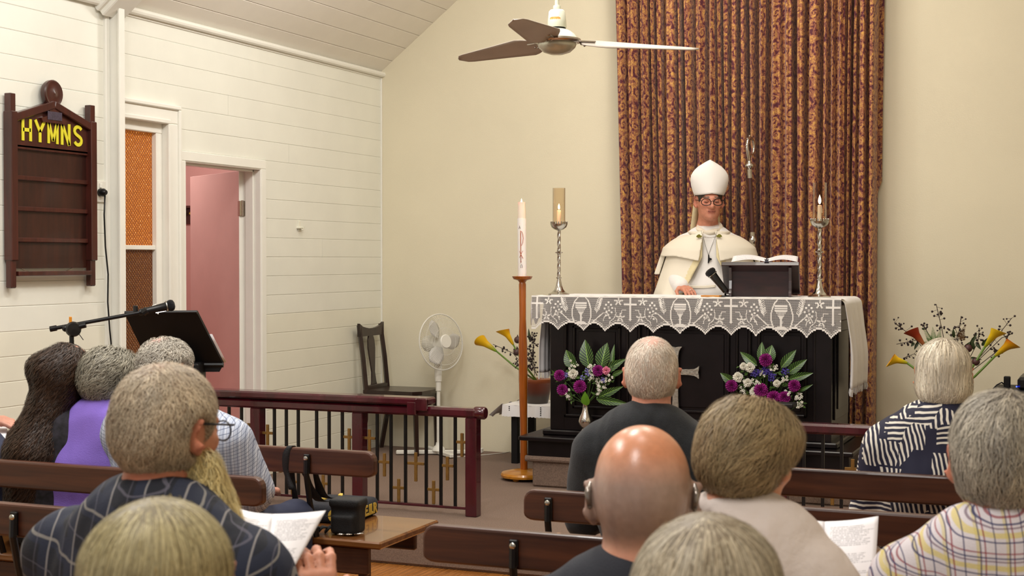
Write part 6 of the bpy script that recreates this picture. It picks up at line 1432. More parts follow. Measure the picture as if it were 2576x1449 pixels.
# things on the front left pew
ZS = .612
cn_, cr_2 = np.array(atZ(880, 1322, ZS)), np.array(atZ(962, 1290, ZS)); ex_ = nrm(cr_2-cn_); ey_ = np.array([-ex_[1], ex_[0], 0]); cs_ = .27
cu_ = thing('cushion', cn_+ex_*cs_/2+ey_*cs_*.4, 'dark cushion with gold letters and a red crest on the front left pew', 'cushion')
cc0 = cn_+ex_*cs_/2+ey_*.12; Rr = np.column_stack([ex_, ey_, [0, 0, 1.]])
def cushf(P): q = (P-cc0-np.array([0, 0, .036]))@Rr; d = rbox((0, 0, 0), (cs_/2, .12, .034), .022)(q); return d+.004*noise(P, 20, 3)-.012*np.exp(-((q[:, 0]/.1)**2+(q[:, 1]/.09)**2))
V, Fc = mesh_sdf(cushf, cc0-.22, cc0+.22, .008, 1); V[:, 2] = np.maximum(V[:, 2], ZS+.001)
raw('cushion_pad', V, Fc, M('black_needlework', '1a1b22', .95, bump=.8, bs=260), cu_, True)
place_text('gold_letters', 'E.II.R', .056, cc0-ey_*.1235+ex_*(.05)+np.array([0, 0, .034]), ex_, (0, 0, 1), m_gold, cu_, .0015, .002)
place_text('gold_letters', 'G', .066, cc0-ex_*(cs_/2+.0035)-ey_*.05+np.array([0, 0, .034]), -ey_, (0, 0, 1), m_gold, cu_, .0015, .002)
m_redgold = M('red_thread', 'a8321c', .8)
b = MB(); tp = cc0+np.array([0, 0, .084])
def em(mb, pts, z=0): mb.prism(pts, tp-np.array([0, 0, .012-z]), ex_, ey_, (0, 0, 1), .012)
em(b, [(-.06, -.04), (-.035, -.06), (-.01, -.045), (.015, -.055), (.02, -.02), (.005, .0), (-.03, .005), (-.055, -.01)]); em(b, [(.04, .0), (.085, .02), (.09, .035), (.05, .025)]); em(b, [(-.05, .03), (-.02, .03), (-.02, .05), (-.05, .055)]); b.build('gold_crest', m_gold, cu_)
b = MB(); em(b, [(-.048, -.038), (-.03, -.046), (-.018, -.03), (-.03, -.015), (-.046, -.02)], .001); em(b, [(-.008, -.036), (.01, -.04), (.012, -.02), (-.006, -.015)], .001); b.build('red_crest', m_redgold, cu_)
bgp = np.array(atZ(872, 1348, ZS)); bg = thing('camera_bag', bgp, 'small black camera bag with a long strap looped over the front left pew', 'bag'); m_bag = M('black_nylon', '0b0b0d', .7, bump=.5, bs=300)
bc = bgp+A0_*.05; BR_ = np.column_stack([nrm(R0*.95-A0_*.3), nrm(A0_*.95+R0*.3), [0, 0, 1.]])
bagf = su(.015, rbox(bc+(0, 0, .062), (.058, .042, .06), .016, BR_), rbox(bc-BR_[:, 1]*.045+(0, 0, .042), (.045, .016, .034), .01, BR_), rbox(bc+(0, 0, .12), (.062, .047, .014), .01, BR_))
V, Fc = mesh_sdf(lambda P: bagf(P)+.002*noise(P, 50, 2), bc-.12, bc+.16, .006, 1); V[:, 2] = np.maximum(V[:, 2], ZS+.001); raw('bag_body', V, Fc, m_bag, bg, True)
b = MB(); cc1 = bc-BR_[:, 0]*.075-A0_*.02; 
for k in range(3): b.tube([cc1+R0*(.028*k-.03)+A0_*.0+(0, 0, .02), cc1+R0*(.028*k-.05)-A0_*.03+(0, 0, .03), cc1+R0*(.028*k-.07)-A0_*.01+(0, 0, .008)], .012, 6, flat=.4)
b.build('folded_strap', m_bag, bg, True)
b = MB(); q = bgp-A0_*.02-R0*.02
for k in range(2): b.tube([q+R0*(.03*k+.013*math.cos(a))+A0_*(.008*math.sin(a))+(0, 0, .01) for a in np.linspace(0, 2*PI, 14)], .0018, 6)
b.tube([q+R0*.05+(0, 0, .01), q+R0*.085+(0, 0, .012)], .0035, 6); b.build('metal_clip', m_silver, bg, True)
def strap(pts, wv, name='strap'):
    pts = [np.asarray(p, float) for p in pts]; P_ = []
    for i in range(len(pts)-1):
        for k in range(5): t_ = k/5; P_.append(pts[i]*(1-t_)+pts[i+1]*t_)
    P_.append(pts[-1]); P_ = np.array(P_); 
    for _ in range(2): P_[1:-1] = (P_[:-2]+P_[1:-1]*2+P_[2:])/4
    rows = [[p-wv*.013*(1-.3*math.sin(i*.5)), p+wv*.013*(1-.3*math.sin(i*.5))] for i, p in enumerate(P_)]
    o = MB().grid(rows).build(name, m_bag, bg, True); so = o.modifiers.new('t', 'SOLIDIFY'); so.thickness = .003
yb_, yf_ = 4.61-.018, 4.61+.025
strap([atY(735, 1232, yb_-.0), atY(718, 1185, yb_-.0), atY(722, 1140, yb_), np.array(atY(728, 1124, yb_))+(0, 0, .004), np.array(atY(736, 1123, yf_))+(0, 0, .004), atY(730, 1150, yf_), atY(742, 1250, yf_+.02), atY(752, 1300, yf_+.1), bc-BR_[:, 0]*.06+(0, 0, .06)], nrm(R0))
strap([np.array(atY(768, 1190, yb_+.02)), atY(785, 1230, yf_+.03), atY(802, 1260, yf_+.08), bc-BR_[:, 0]*.05+(0, 0, .12)], nrm(R0))
strap([np.array(atY(785, 1135, yf_)), atY(795, 1200, yf_+.03), atY(812, 1250, yf_+.08), bc-BR_[:, 0]*.03+(0, 0, .13)], nrm(R0))
# ------------------------------------------------------------------ the congregation
def nape_red(ph, c, inh, V, amt=.35, zz=-.06):
    w_ = np.clip((-ph[:, 2]+zz)/.05, 0, 1)*(ph[:, 1] < .03)*(ph[:, 2] > -.25); return c*(1-amt*w_[:, None])+L3('b0583a')*amt*w_[:, None]
# --- man in charcoal jacket (front row right)
p = Person('white-haired man in a charcoal jacket, seated alone in front of the altar', 1640, 851, 4.33, yaw=2, hyaw=12, hs=.98, sw=.19, hip=(.05, -.06), drop=.19, skin='cf937c', depth=.125, build=1.05)
p.el[0] += np.array([-.03, 0, 0]); p.el[1] += np.array([.02, 0, 0])
p.make_body(.0075, nape_red, newton=2); p.make_top(m_jacket, .95, g=.018, name='jacket', folds=.008); p.make_legs(m_grey_tr)
sl = su(.02, *[g for i in (0, 1) for g in p.arm(i, .012, 2.0)]); V, Fc = mesh_sdf(sl, np.min([p.el[0], p.wr[0], p.sh[0]], 0)-.1, np.max([p.el[1], p.wr[1], p.sh[1]], 0)+.1, .011, 1); raw('sleeves', p.W(V), Fc, m_greysl, p.t, True)
nb = np.array([0, -.035, p.zs+.07]); V, Fc = mesh_sdf(lambda P: np.hypot(np.hypot(P[:, 0], (P[:, 1]+.035))-.063, np.maximum(abs(P[:, 2]-p.zs-.062)-.022, 0))-.005, (-.1, -.14, p.zs), (.1, .09, p.zs+.12), .006, 1)
raw('shirt_collar', p.W(V), Fc, check_mat('collar_check', 'a9b0b8', [('5a6e8e', 'x', .02, .005, 0, .8), ('8c4a44', 'z', .02, .003, .3, .6)]), p.t, True)
bald = lambda P: np.clip(1-np.linalg.norm((P-np.array([0, -.045, .1]))/np.array([.045, .06, .05]), axis=1), 0, 1)*.9
p.hair(scalp_shell(.007, .03, .085, nz=.001), *BX, .006, ['c9a594', 'c9bba8', 'ece2d4'], 7000, .02, flow_crown(g=.9), .0007, .4, 3, rough=.6, swirl=.6, scalp=(lambda P: np.clip(bald(P)*1.6, 0, 1)*.8, 'd08a78'), keep=lambda P: 1-.75*np.clip(bald(P)*1.5, 0, 1), dark=.9)
# --- bald man
def bald_col(ph, c, inh, V):
    c = c.copy(); top = np.clip((ph[:, 2]-.035+.25*np.abs(ph[:, 0]))/.05, 0, 1); side = np.clip((.075-ph[:, 2])/.05, 0, 1)*np.clip((ph[:, 2]+.08)/.03, 0, 1)*(ph[:, 1] < .06)
    c = c*(1-top[:, None])+L3('c58562')*top[:, None]; spk = (.6+.4*noise(V, 400, 1))
    c = c*(1-.75*side[:, None])+L3('958880')*(.9+.15*noise(V, 300, 3))[:, None]*.75*side[:, None]; return nape_red(ph, c, inh, V, .5, -.07)
p = Person('bald man in a dark polo shirt with a hearing aid behind each ear', 1617, 1069, 2.45, yaw=3, hyaw=12, hs=1.1, hp=4, sw=.215, drop=.165, skin='d19a80', depth=.125)
p.make_body(.0062, bald_col, m_scalp, newton=2); p.make_top(m_polo, .8, g=.015, name='polo_shirt', folds=.005); p.make_legs(m_navy)
for sx in (-1, 1):
    q = [p.W(p.fromh([v_]))[0] for v_ in ((sx*.0835, -.016, .024), (sx*.0875, -.029, .008), (sx*.084, -.031, -.014))]
    b = MB(); b.tube(q, [.0035, .0062, .005], 10); b.ball(q[2], .005); b.build('hearing_aid', M('hearing_aid_shell', '8a8178', .12, .6), p.t, True)
zc_ = p.zs+.045
b = MB(); 
for r_, dz_ in ((.083, -.012),): b.tube([p.W(np.array([math.sin(a)*r_*1.12*1.0, -.035-math.cos(a)*r_*1.0, zc_+dz_-.0+(-.02*math.cos(a))]))for a in np.linspace(-1.9, 1.9, 24)], .0032, 6)
for sg in (-1, 1): b.tube([p.W(np.array(q)) for q in ((sg*.075, -.1, zc_-.012), (sg*.12, -.085, p.zs+.028), (sg*.18, -.065, p.zs-.0))], .003, 6)
b.build('collar_stripe', m_polostripe, p.t, True)
# --- wavy-haired woman
p = Person('woman with short wavy light-brown hair in a cream blouse, reading a booklet', 1890, 1012, 2.62, yaw=-4, hyaw=-14, hp=14, hr=4, hs=.87, sw=.142, drop=.2, skin='c68d6c', depth=.12, hip=(.03, -.09))
p.make_body(.0065, nape_red); p.make_top(m_blouse, 1.0, g=.025, name='blouse', folds=.009, seed=2); p.make_legs(m_grey_tr)
wav = su(.03, ell((0, -.03, .03), (.094, .112, .094)), ell((0, -.052, -.02), (.086, .084, .075)), ell((0, .015, .05), (.09, .085, .06)))
def wavf(P): d = wav(P)+.004*noise(P, 42, 3); return -smin(-d, -(P[:, 1]*.8-P[:, 2]*.45-.058), .02)
p.hair(wavf, (-.16, -.2, -.16), (.16, .16, .18), .007, ['6e5a42', '8d7658', 'b3a078'], 14000, .05, flow_crown((0, -.03, .13), .5), .0008, .4, 6, curl=.006, curlf=60, rough=.35, swirl=1.6, dark=.6)
b = MB(); b.tube([p.W(np.array([math.sin(a)*.066, -.04-math.cos(a)*.062, p.zs+.075-.004*math.cos(a)])) for a in np.linspace(-2.4, 2.4, 22)], .006, 6, flat=1.6); b.build('patterned_scarf', M('tortoise_scarf', '7a5a30', .6, var=.9, vs=60), p.t, True)
bk2 = thing('booklet', atD(2080, 1400, 2.98), 'open white booklet held by the wavy-haired woman', 'booklet', 'open service booklets')
fold_t, fold_b = atD(2075, 1312, 3.0), atD(2068, 1500, 2.85)
sheet('page', (fold_b, atD(2198, 1500, 2.82), atD(2210, 1298, 2.95), fold_t), m_paper, bk2, 10, .012, -A0_); sheet('page', (atD(1925, 1490, 2.9), fold_b, fold_t, atD(1950, 1287, 3.05)), m_paper, bk2, 10, .02, -A0_)
# --- front blonde bob at the bottom right
def bob(p, cols, n, w_=.001, ln=.09, part=None, flip=False):
    bb_ = su(.035, ell((0, -.02, .03), (.089, .108, .094)), ell((0, -.045, -.045), (.086, .078, .07)), ell((0, .0, -.04), (.089, .05, .06)))
    def f(P): d = bb_(P)+.0035*noise(P*np.array([1, 1, .3]), 55, 4); d = -smin(-d, -(P[:, 1]*.9-P[:, 2]*.35-.055), .015); return -smin(-d, -(-P[:, 2]-.1+.2*P[:, 1]), .01)
    p.hair(f, (-.16, -.18, -.16), (.16, .15, .17), .0065, cols, n, ln, flow_crown((0, -.03, .125), .45), w_, .05, 6, curl=.0015, curlf=40, rough=.12, dark=.72)
p = Person('woman with straight grey-blonde hair, only her head in view at the bottom right', 1790, 1297, 1.72, yaw=0, hs=1.05, sw=.18, drop=.18, hip=(0, -.1)); p.make_body(.008); p.make_top(m_brownsh, 2.0, h=.012); p.make_legs(); bob(p, ['7a6a52', '9a8c74', 'c9bea6'], 11000, .0008)
p = Person('woman with straight grey-blonde hair, only her head in view at the bottom left', 420, 1258, 1.42, yaw=-6, hs=.92, sw=.18, drop=.18, hip=(0, -.1)); p.make_body(.008); p.make_top(m_brownsh, 2.0, h=.012); p.make_legs(); bob(p, ['75684a', '96885f', 'c2b78e'], 11000, .0008)
# --- plaid man with beard
p = Person('bearded grey-haired man in a navy plaid shirt and glasses, reading a booklet', 428, 932, 2.12, yaw=-6, hyaw=-6, hp=5, hs=.9, sw=.225, drop=.2, skin='c18468', depth=.13, hipz=.74)
bkc = atD(765, 1425, 2.66); wl_ = p.loc(bkc); p.wr[1] = p.loc(atD(802, 1572, 2.6)); p.hd[1] = np.array([-.22, .2, 1.]); p.pn[1] = np.array([-.75, .65, 0]); p.el[1] = np.array([.26, .05, p.zs-.3]); p.curl = [.6, .6]
p.wr[0] = np.array([.02, .34, p.zs-.2]); p.el[0] = np.array([-.29, .06, p.zs-.27])
p.make_body(.0065, lambda ph, c, inh, V: nape_red(ph, c, inh, V, .7, -.055)); p.make_top(m_plaid, 1.0, g=.018, folds=.008, seed=3, name='plaid_shirt'); p.make_legs(m_navy)
p.hair(scalp_shell(.014, .035, .075, nz=.0015), *BX, .006, ['8f7258', 'a5917a', 'cfc0a4'], 12000, .024, flow_crown(g=.7), .0007, .5, 3, rough=.8, swirl=.8, scalp=(lambda P: np.clip(bald(P)*1.2, 0, 1)*.5, 'c08a70'), dark=.85, curl=.002, curlf=120)
brd = su(.04, cap((.0, .07, -.085), (.015, .13, -.24), .055, .06), cap((.05, .03, -.07), (.07, .06, -.18), .034, .04), cap((-.05, .02, -.07), (-.075, .03, -.13), .03, .03), cap((.03, .1, -.2), (.06, .13, -.27), .04, .02))
p.hair(lambda P: brd(P)+.004*noise(P, 60, 2), (-.2, -.1, -.36), (.2, .26, 0.02), .007, ['a68a4c', 'c9ae68', 'e8dba8'], 9000, .05, lambda P: np.tile([.15, .15, -1.], (len(P), 1)), .0008, .4, 4, curl=.006, curlf=80, rough=.4, name='beard', dark=.8)
b = MB(); P_ = [p.W(p.fromh([v_]))[0] for v_ in ((.083, -.012, .018), (.084, .05, .016), (.074, .1, .014))]; b.tube(P_, .0022, 6); P_ = [p.W(p.fromh([v_]))[0] for v_ in ((-.083, -.012, .018), (-.084, .05, .016), (-.074, .1, .014))]; b.tube(P_, .0022, 6)
for sx in (-1, 1): b.tube([p.W(p.fromh([(sx*.038+.026*math.cos(a), .108-.006*abs(math.cos(a)), .0+.02*math.sin(a))]))[0] for a in np.linspace(0, 2*PI, 20)], .0018, 5)
b.tube([p.W(p.fromh([v_]))[0] for v_ in ((-.012, .112, .006), (.012, .112, .006))], .0018, 5)
b.build('glasses', m_iron, p.t, True)
bk1 = thing('booklet', atD(700, 1380, 2.62), 'open white booklet in the right hand of the bearded man', 'booklet', 'open service booklets')
ft, fb = atD(686, 1293, 2.68), atD(655, 1500, 2.5)
sheet('page', (fb, atD(700, 1500, 2.52), atD(820, 1284, 2.74), ft), m_paper, bk1, 10, .01, -A0_)
sheet('page', (atD(560, 1500, 2.55), fb, ft, atD(590, 1274, 2.72)), m_paper, bk1, 10, .02, -A0_)
# --- striped blouse
p = Person('woman with a silver-blonde bob in a navy and white patterned blouse', 2374, 853, 5.06, yaw=4, hyaw=1, hp=2, hs=1.03, sw=.19, drop=.19, skin='c8865c', depth=.13, hip=(.0, -.05), build=1.1)
p.make_body(.0085, nape_red); p.make_top(m_strokes, 1.1, g=.03, name='patterned_blouse', folds=.008); p.make_legs(m_strokes)
bob(p, ['8f8272', 'c4b69c', 'efe7d6'], 7500, .0013, .1)
wp = thing('folded_papers', atY(2215, 1272, 5.0), 'small fan of white papers in the lap of the woman in the patterned blouse', 'papers')
for k in range(4):
    q0_ = np.array(atY(2190, 1262+5*k, 4.98+.01*k)); q1_ = np.array(atY(2232, 1278+1*k, 5.0)); sheet('page', (q0_, q1_, q1_+np.array([.03, .05, .02]), q0_+np.array([.04, .06, .012])), m_blank, wp, 3, .0, (0, 0, 1))
# --- checked shirt man at right
p = Person('grey-haired man in a multicoloured check shirt at the right edge', 2514, 995, 2.78, yaw=6, hyaw=8, hp=2, hs=1.0, sw=.185, drop=.18, hip=(.1, -.06), skin='c98d74', depth=.13)
p.el[0] += np.array([.04, .02, .0]); p.make_body(.007, nape_red); p.make_top(m_multi, .95, g=.02, folds=.006, seed=4, name='check_shirt'); p.make_legs(m_navy)
p.hair(scalp_shell(.012, .035, .085, nz=.0015), *BX, .006, ['6e655c', '8f877c', 'c6bda9'], 9000, .03, flow_crown((.02, -.04, .12), .8), .0008, .45, 4, rough=.5, swirl=.8, dark=.75, curl=.001)
# --- front left row
p = Person('woman with very long wavy dark brown hair, leftmost in the front left group', 176, 864, 4.2, yaw=0, hs=.95, sw=.13, drop=.21, skin='b98168', hip=(-.06, -.06)); p.make_body(.009); p.make_top(m_darkfloral, 1.0, name='dark_top', h=.012); p.make_legs(m_darkfloral)
lh = su(.06, ell((0, -.03, .02), (.092, .108, .1)), cap((-.01, -.05, -.03), (-.07, -.1, -.3), .085, .1), cap((-.07, -.1, -.3), (-.09, -.11, -.5), .12, .1), ell((-.055, -.1, .03), (.04, .035, .035)))
def lhf(P): d = lh(P)+.007*noise(P*np.array([1, 1, .35]), 45, 2); return -smin(-d, -(P[:, 1]-.045), .02)
keep_on = True
p.hair(lhf, (-.3, -.28, -.68), (.2, .15, .17), .01, ['120a07', '1c110b', '46301f'], 9000, .12, lambda P: np.where(P[:, 2:3] > .0, (P-np.array([0, .03, .12]))*8, 0)+np.array([-.12, -.05, -1.]), .0015, .15, 8, curl=.009, curlf=95, rough=.15, dark=.8)
keep_on = False
p = Person('woman with short curly grey hair in a purple top', 284, 880, 4.22, yaw=-2, hyaw=-10, hp=10, hs=.92, sw=.25, drop=.165, skin='c08a70', hip=(-.09, -.06), build=1.05); p.make_body(.009); p.make_top(m_purplesh, 1.0, name='purple_top', folds=.008); p.make_legs(m_navy)
p.hair(wavf, (-.16, -.2, -.16), (.16, .16, .18), .008, ['4b463c', '6e695c', 'a39d8c'], 8000, .045, flow_crown((0, -.02, .13), .4), .0013, .5, 6, curl=.009, curlf=80, rough=.5, swirl=1.5, dark=.6)
p = Person('blonde person mostly hidden between the curly-haired couple', 328, 893, 4.75, yaw=0, hs=.92, sw=.16, drop=.24, skin='d8a98e'); p.make_body(.011); p.make_top(m_blouse, 1.5, name='cream_top', h=.014); p.make_legs(); bob(p, ['b29a62', 'd2bd84', 'eadfb0'], 4000, .0013)
p = Person('man with curly grey hair in a pale blue check shirt, leaning left', 425, 858, 4.18, yaw=-2, hyaw=-14, hp=3, hr=-6, hs=.9, sw=.245, drop=.175, skin='cc9480', hip=(.13, -.05), build=1.2, depth=.14)
p.sh[1] += np.array([.03, 0, -.02]); p.sh[0] += np.array([.06, 0, -.02]); p.el[0] = np.array([-.15, .14, p.zs-.28]); p.el[1] = np.array([.345, .02, p.zs-.26]); p.wr[1] = np.array([.17, .3, p.hipz+.08]); p.ar = .056
p.make_body(.0085, nape_red); p.make_top(m_bluecheck, .92, g=.018, folds=.007, name='check_shirt'); p.make_legs(m_navy)
def curlyf(P): d = scalp_shell(.014, .045, .07)(P); return d+.004*noise(P, 60, 3)
p.hair(curlyf, *BX, .006, ['7d7468', '8f887c', 'cfc8ba'], 7500, .03, flow_crown((0, -.05, .12), .3), .0011, .6, 6, curl=.008, curlf=160, rough=.9, scalp=(lambda P: np.clip(bald(P)*2.2, 0, 1)*.75, 'cf8f84'), keep=lambda P: 1-.8*np.clip(bald(P)*2, 0, 1), dark=.8)
# --- person beyond the left edge: hand and paper reach into view
p = Person('person just past the left edge, only a hand holding paper in view', -75, 880, 4.25, yaw=0, sw=.18, drop=.24, skin='c08a76'); wl_ = p.loc(atD(-6, 1060, 5.6)); p.wr[1] = wl_+np.array([-.06, -.03, -.0]); p.hd[1] = np.array([.8, .5, -.0]); p.pn[1] = np.array([0, .3, -1.]); p.el[1] = np.array([.2, .08, p.zs-.26])
p.make_body(.009); p.make_top(m_navy, 1.0, name='navy_top', h=.013); p.make_legs()
p.hair(scalp_shell(.012, .035, .08, nz=.002), *BX, .008, ['3a3028', '55483c', '7a6a58'], 2500, .03, flow_crown(), .0013, .3, 3)
lp2 = thing('booklet', atD(5, 1090, 5.6), 'sliver of a white booklet at the left edge beside the long-haired woman', 'booklet'); sheet('page', (atD(-90, 1110, 5.5), atD(14, 1106, 5.5), atD(20, 1068, 5.7), atD(-80, 1068, 5.7)), m_blank, lp2, 4, .005, (0, 0, 1))
# ------------------------------------------------------------------ the bishop
top = np.array(atY(1786, 430, 9.27)); yb2 = math.degrees(math.atan2(-.23+0, -.97))
hcz = atY(1786, 514, 9.27).z     # eye level
bpos = np.array([atY(1784, 520, 9.27).x, 9.27, hcz+.118*1.08+.024])
fy = math.degrees(math.atan2(-.97, .23))-90
p = Person('bishop in a tall white mitre and cream cope standing behind the altar, wearing glasses', 0, 0, 0, yaw=fy+2, hyaw=9, hp=6, hs=1.08, sw=.195, drop=.235, skin='c5856c', hipz=1.32, hip=(0, -.02), top=bpos, depth=.115)
wri = np.array(atY(1712, 728, 9.03)); wl_ = p.loc(wri); hx_ = wl_.copy()
# his right hand (image left) rests on the altar cloth
p.wr[1] = p.loc(np.array([atY(1712, 715, 9.06).x, 9.07, ZT+.055])); p.hd[1] = p.loc(np.array(atY(1735, 738, 8.96)))-p.loc(np.array(atY(1712, 722, 9.07))); p.hd[1] = np.array([-.5, .85, -.25]); p.pn[1] = np.array([-.1, .0, -1.]); p.curl = [.6, .45]
p.el[1] = np.array([.21, .05, p.zs-.27]); p.el[0] = np.array([-.2, .02, p.zs-.27]); p.wr[0] = np.array([-.2, .16, p.zs-.36]); p.hd[0] = np.array([.3, .8, -.2])
def bcol(ph, c, inh, V):
    c = c.copy(); fr = (ph[:, 1] > .05) & inh; ck = np.exp(-((np.abs(ph[:, 0])-.045)**2+(ph[:, 2]+.02)**2)/.0004)*fr; c = c*(1-.35*ck[:, None])+L3('b5604c')*.35*ck[:, None]
    eb = fr & (np.abs(ph[:, 2]-.027) < .0045) & (np.abs(np.abs(ph[:, 0])-.034) < .018); c[eb] = L3('4a3a30'); ey = fr & (np.abs(ph[:, 2]+.0035) < .0022) & (np.abs(np.abs(ph[:, 0])-.032) < .013); c[ey] = L3('3a241c')
    ml = fr & (np.abs(ph[:, 2]+.0603) < .0022) & (np.abs(ph[:, 0]) < .024) & (ph[:, 1] > .08); c[ml] = L3('7d4238'); jw = np.clip((-ph[:, 2]-.045)/.04, 0, 1)*fr; c = c*(1-.12*jw[:, None]); return c
p.make_body(.005, bcol)
bz = p.zs
# alb: long white robe
albf = su(.06, p.torso(.012), ell((0, -.0, bz-.3), (.165, .135, .28)), cap((0, 0, bz-.35), (0, 0, .55), .16, .21), *[g for i in (0, 1) for g in [cap(p.sh[i], p.el[i], .062, .066), cap(p.el[i], p.el[i]+(p.wr[i]-p.el[i])*.93, .06, .055)]])
def albg(P):
    d = albf(P)+.0035*noise(P*np.array([1.6, 1.6, .25]), 30, 2); q = P-np.array([0, -.03, bz+.05]); r = np.hypot(q[:, 0], q[:, 1]); dc = np.hypot(r-.066, np.maximum(np.abs(q[:, 2])-.02, 0))-.006; return smin(d, dc, .02)
V, Fc = mesh_sdf(albg, (-.42, -.32, PZ+.01), (.42, .42, bz+.12), .009, 1); V[:, 2] = np.maximum(V[:, 2], PZ+.004); raw('alb', p.W(V), Fc, m_alb, p.t, True)
# cope: open cape widening downwards
def cope(P, g=0.0):
    z = P[:, 2]; t_ = np.clip((bz-.01-z)/.9, -.2, 1.2); hw_ = .1+.15*np.clip((bz+.03-z)/.09, 0, 1)**.55+.16*np.clip((bz-.06-z)/.5, 0, 1); dp = .085+.075*np.clip((bz+.04-z)/.12, 0, 1)**.6+.1*np.clip((bz-.08-z)/.6, 0, 1)
    th = np.arctan2(P[:, 0]/hw_, (P[:, 1]+.01)/dp); r = np.hypot(P[:, 0]/hw_, (P[:, 1]+.01)/dp); fold = .018*np.sin(th*11+z*3)*np.clip((bz-.12-z)/.4, 0, 1)
    return (r-1-fold)*np.minimum(hw_, dp), th, hw_
def copeg(P):
    d, th, hw_ = cope(P); z = P[:, 2]; sh_ = np.abs(d)-.009
    op = .045+np.clip((bz-.12-z), 0, 1)*.52    # half width of the front opening
    front = np.where(P[:, 1] > -.02, op-np.abs(P[:, 0]), -.2); sh_ = np.maximum(sh_, np.minimum(front, .05)); sh_ = np.maximum(sh_, z-(bz+.045)); return np.maximum(sh_, PZ+.03-z)*.8
V, Fc = mesh_sdf(copeg, (-.5, -.36, PZ), (.5, .36, bz+.1), .0085, 1)
Pw = V; _, th_, hw2 = cope(V); opv = .045+np.clip((bz-.12-V[:, 2]), 0, 1)*.52; band = (V[:, 1] > -.02) & (np.abs(V[:, 0]) < opv+.05)
mi = band[Fc].all(1).astype(int); raw('cope', p.W(V), Fc, m_cope, p.t, True, mats=[m_cope, m_orphrey], midx=mi)
# shoulder flap of the cope
def flap(P):
    d, th, hw_ = cope(P); z = P[:, 2]; sh_ = np.abs(d-.024)-.0105
    edge_ = bz-.115-.045*np.clip(1-np.abs(P[:, 0])/.22, 0, 1)*(P[:, 1] > 0)-.12*(P[:, 1] < 0); sh_ = np.maximum(sh_, edge_-z); front = np.where(P[:, 1] > -.02, .04+(bz+.03-z)*.16-np.abs(P[:, 0]), -.2); sh_ = np.maximum(sh_, np.minimum(front, .05)); return np.maximum(sh_, z-(bz+.05))*.8
V, Fc = mesh_sdf(flap, (-.4, -.34, bz-.35), (.4, .34, bz+.1), .0075, 1); raw('shoulder_flap', p.W(V), Fc, m_cope, p.t, True)
# crumpled amice round the neck
def amice(P):
    q = P-np.array([0, -.03, bz+.052]); q = q@rotx(-.5); r = np.hypot(q[:, 0], q[:, 1]*.95); R_ = .084-q[:, 2]*.3; d = np.hypot(r-R_, np.maximum(np.abs(q[:, 2])-.035, 0)*1.0)-.012; return d+.011*noise(P, 70, 1)+.004*np.sin(q[:, 2]*160+5*np.arctan2(q[:, 0], q[:, 1]))*.6
V, Fc = mesh_sdf(amice, (-.15, -.17, bz-.03), (.15, .13, bz+.18), .0055, 1); raw('amice', p.W(V), Fc, M('amice_cloth', 'dcd2c0', .85), p.t, True)
b = MB(); ck_ = [p.W(np.array([math.sin(a)*.063, -.03+math.cos(a)*.06, bz+.052])) for a in np.linspace(-1.1, 1.1, 10)]; b.tube(ck_, .009, 8); b.build('clerical_collar', m_blackmat, p.t, True)
# mitre
def hl(v_): return p.W(p.fromh([v_]))[0]
n, kk = 48, 20; V = []
for i in range(kk+1):
    t_ = i/kk; z = .05+.2*t_; wx_ = .92*float(np.interp(t_, [0, .12, .25, .42, .55, .68, .8, .9, .96, 1], [.1, .112, .122, .129, .124, .106, .078, .043, .02, .003]))
    dy_ = .1*(1-t_)**.55*.9+.012
    for j in range(n):
        a = 2*PI*j/n; V.append(hl((math.cos(a)*wx_, -.008+math.copysign(abs(math.sin(a))**1.25, math.sin(a))*dy_+.01*t_, z-.016*abs(math.cos(a))*(1-t_)**2*1.0-.0)))
Fc = [(i*n+j, i*n+(j+1) % n, (i+1)*n+(j+1) % n, (i+1)*n+j) for i in range(kk) for j in range(n)]+[tuple(kk*n+j for j in range(n))]
mo = raw('mitre', V, Fc, M('white_mitre_cloth', 'e9e6e2', .8, bump=.2, bs=400), p.t, 60); so = mo.modifiers.new('t', 'SOLIDIFY'); so.thickness = .004
for sx in (1, -1): 
    rows = [[hl((sx*(.03+.04*w_)+.03*t_*sx*.9, -.125-.0*t_+.01*w_, .05-.26*t_)) for w_ in (0, .5, 1)] for t_ in np.linspace(0, 1, 8)]; o = MB().grid(rows).build('lappet', m_orphrey, p.t, True); so = o.modifiers.new('t', 'SOLIDIFY'); so.thickness = .003
# hair at the temples, glasses
p.hair(lambda P: np.maximum(scalp_shell(.006, .045, .055)(P), np.abs(P[:, 2]-.03)-.035), *BX, .006, ['2c2420', '3a302a', '5c5048'], 1500, .015, flow_crown(), .0012, .2, 2)
b = MB()
for sx in (-1, 1): b.tube([hl((sx*.036+.028*math.cos(a), .114-.010*(math.cos(a)*sx+1)*.6, -.002+.0215*math.sin(a)-.002*math.cos(2*a))) for a in np.linspace(0, 2*PI, 26)], .0027, 6, caps=False); b.tube([hl((sx*.066, .102, .006)), hl((sx*.08, .05, .006)), hl((sx*.084, -.01, .004))], .0026, 6)
b.tube([hl((-.009, .119, .003)), hl((0, .121, .006)), hl((.009, .119, .003))], .0024, 6); gf = b.build('glasses', m_iron, p.t, True)
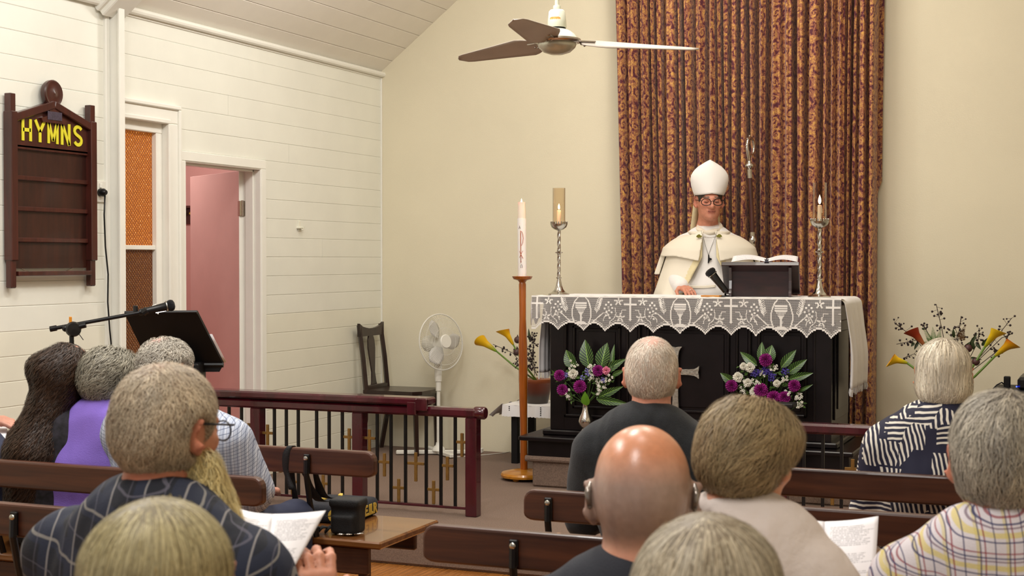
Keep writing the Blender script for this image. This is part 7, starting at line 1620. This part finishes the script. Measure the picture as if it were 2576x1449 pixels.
# brooches, chain, cord, pendant, cincture
m_leafg = M('antique_gold_leaf', '7d7a30', .4, .6, var=.25, vs=90)
def front(x, z, off=.012):
    Pq = np.array([x, .3, z]); 
    for _ in range(40):
        d = min(albg(Pq[None])[0], flap(Pq[None])[0], copeg(Pq[None])[0]) 
        if d < off: break
        Pq[1] -= max(.002, min(d-off, .02)*.8)
    return Pq
fxs = []
def atv(u, v, Y=9.1): w_ = p.loc(np.array(atY(u, v, Y))); return w_[0], w_[2]
for u, v, sg in ((1758, 594, 1), (1810, 593, -1)):
    x, z = atv(u, v); q = front(x, z, .014); b = MB(); pts = [(0, .013), (.008, .011), (.012, .005), (.019, .004), (.024, -.001), (.017, -.005), (.012, -.011), (.004, -.009), (-.004, -.013), (-.01, -.008), (-.018, -.006), (-.016, .002), (-.01, .008)]
    b.prism([(a*.95*(-sg), c*.95) for a, c in pts], p.W(q), p.R@np.array([1., 0, 0]), (0, 0, 1), p.R@np.array([0, 1., 0]), .006); b.build('leaf_brooch', m_leafg, p.t)
x0, z0 = atv(1770, 596); x1, z1 = atv(1802, 596); b = MB()
for k in range(9): q = front(x0+(x1-x0)*k/8, z0+(z1-z0)*k/8-.003*math.sin(PI*k/8), .016); b.tube([p.W(q+np.array([.0045*math.cos(a), 0, .003*math.sin(a)])) for a in np.linspace(0, 2*PI, 9)], .0009, 4)
b.build('clasp_chain', m_silver, p.t)
b = MB(); pa, pb2, pc_ = atv(1764, 580), atv(1782, 641), atv(1806, 578)
for A1, B1 in ((pa, pb2), (pc_, pb2)): b.tube([p.W(front(A1[0]+(B1[0]-A1[0])*k/8, A1[1]+(B1[1]-A1[1])*k/8, .008)) for k in range(9)], .0013, 5)
b.build('neck_cord', M('grey_cord', '7c7a78', .6), p.t); x, z = atv(1783, 652); q = front(x, z, .008); b = MB()
b.prism([(-.004, .03), (.003, .03), (.006, .01), (.02, .004), (.02, -.004), (.007, -.009), (.0, -.026), (-.006, -.026)], p.W(q), p.R@np.array([-1., 0, 0]), (0, 0, 1), p.R@np.array([0, 1., 0]), .006); b.build('pectoral_cross', m_iron, p.t)
b = MB(); x0, z0 = atv(1733, 720); x1, z1 = atv(1800, 718)
for dz2 in (0, -.008): b.tube([p.W(front(x0+(x1-x0)*k/14, z0+(z1-z0)*k/14+dz2-.004*math.sin(PI*k/14), .006)) for k in range(15)], .005, 6)
b.build('rope_cincture', m_cope, p.t, True)
b = MB(); fw = nrm(p.hd[1]); pnn = nrm(p.pn[1]-fw*np.dot(p.pn[1], fw)); lt = np.cross(fw, pnn)*-1
rc = p.wr[1]+fw*.118-lt*.0095; b.tube([p.W(rc+(lt*math.cos(a)+pnn*math.sin(a))*.0105) for a in np.linspace(0, 2*PI, 18)], .0015, 6, caps=False); b.build('ring', m_silver, p.t, True)
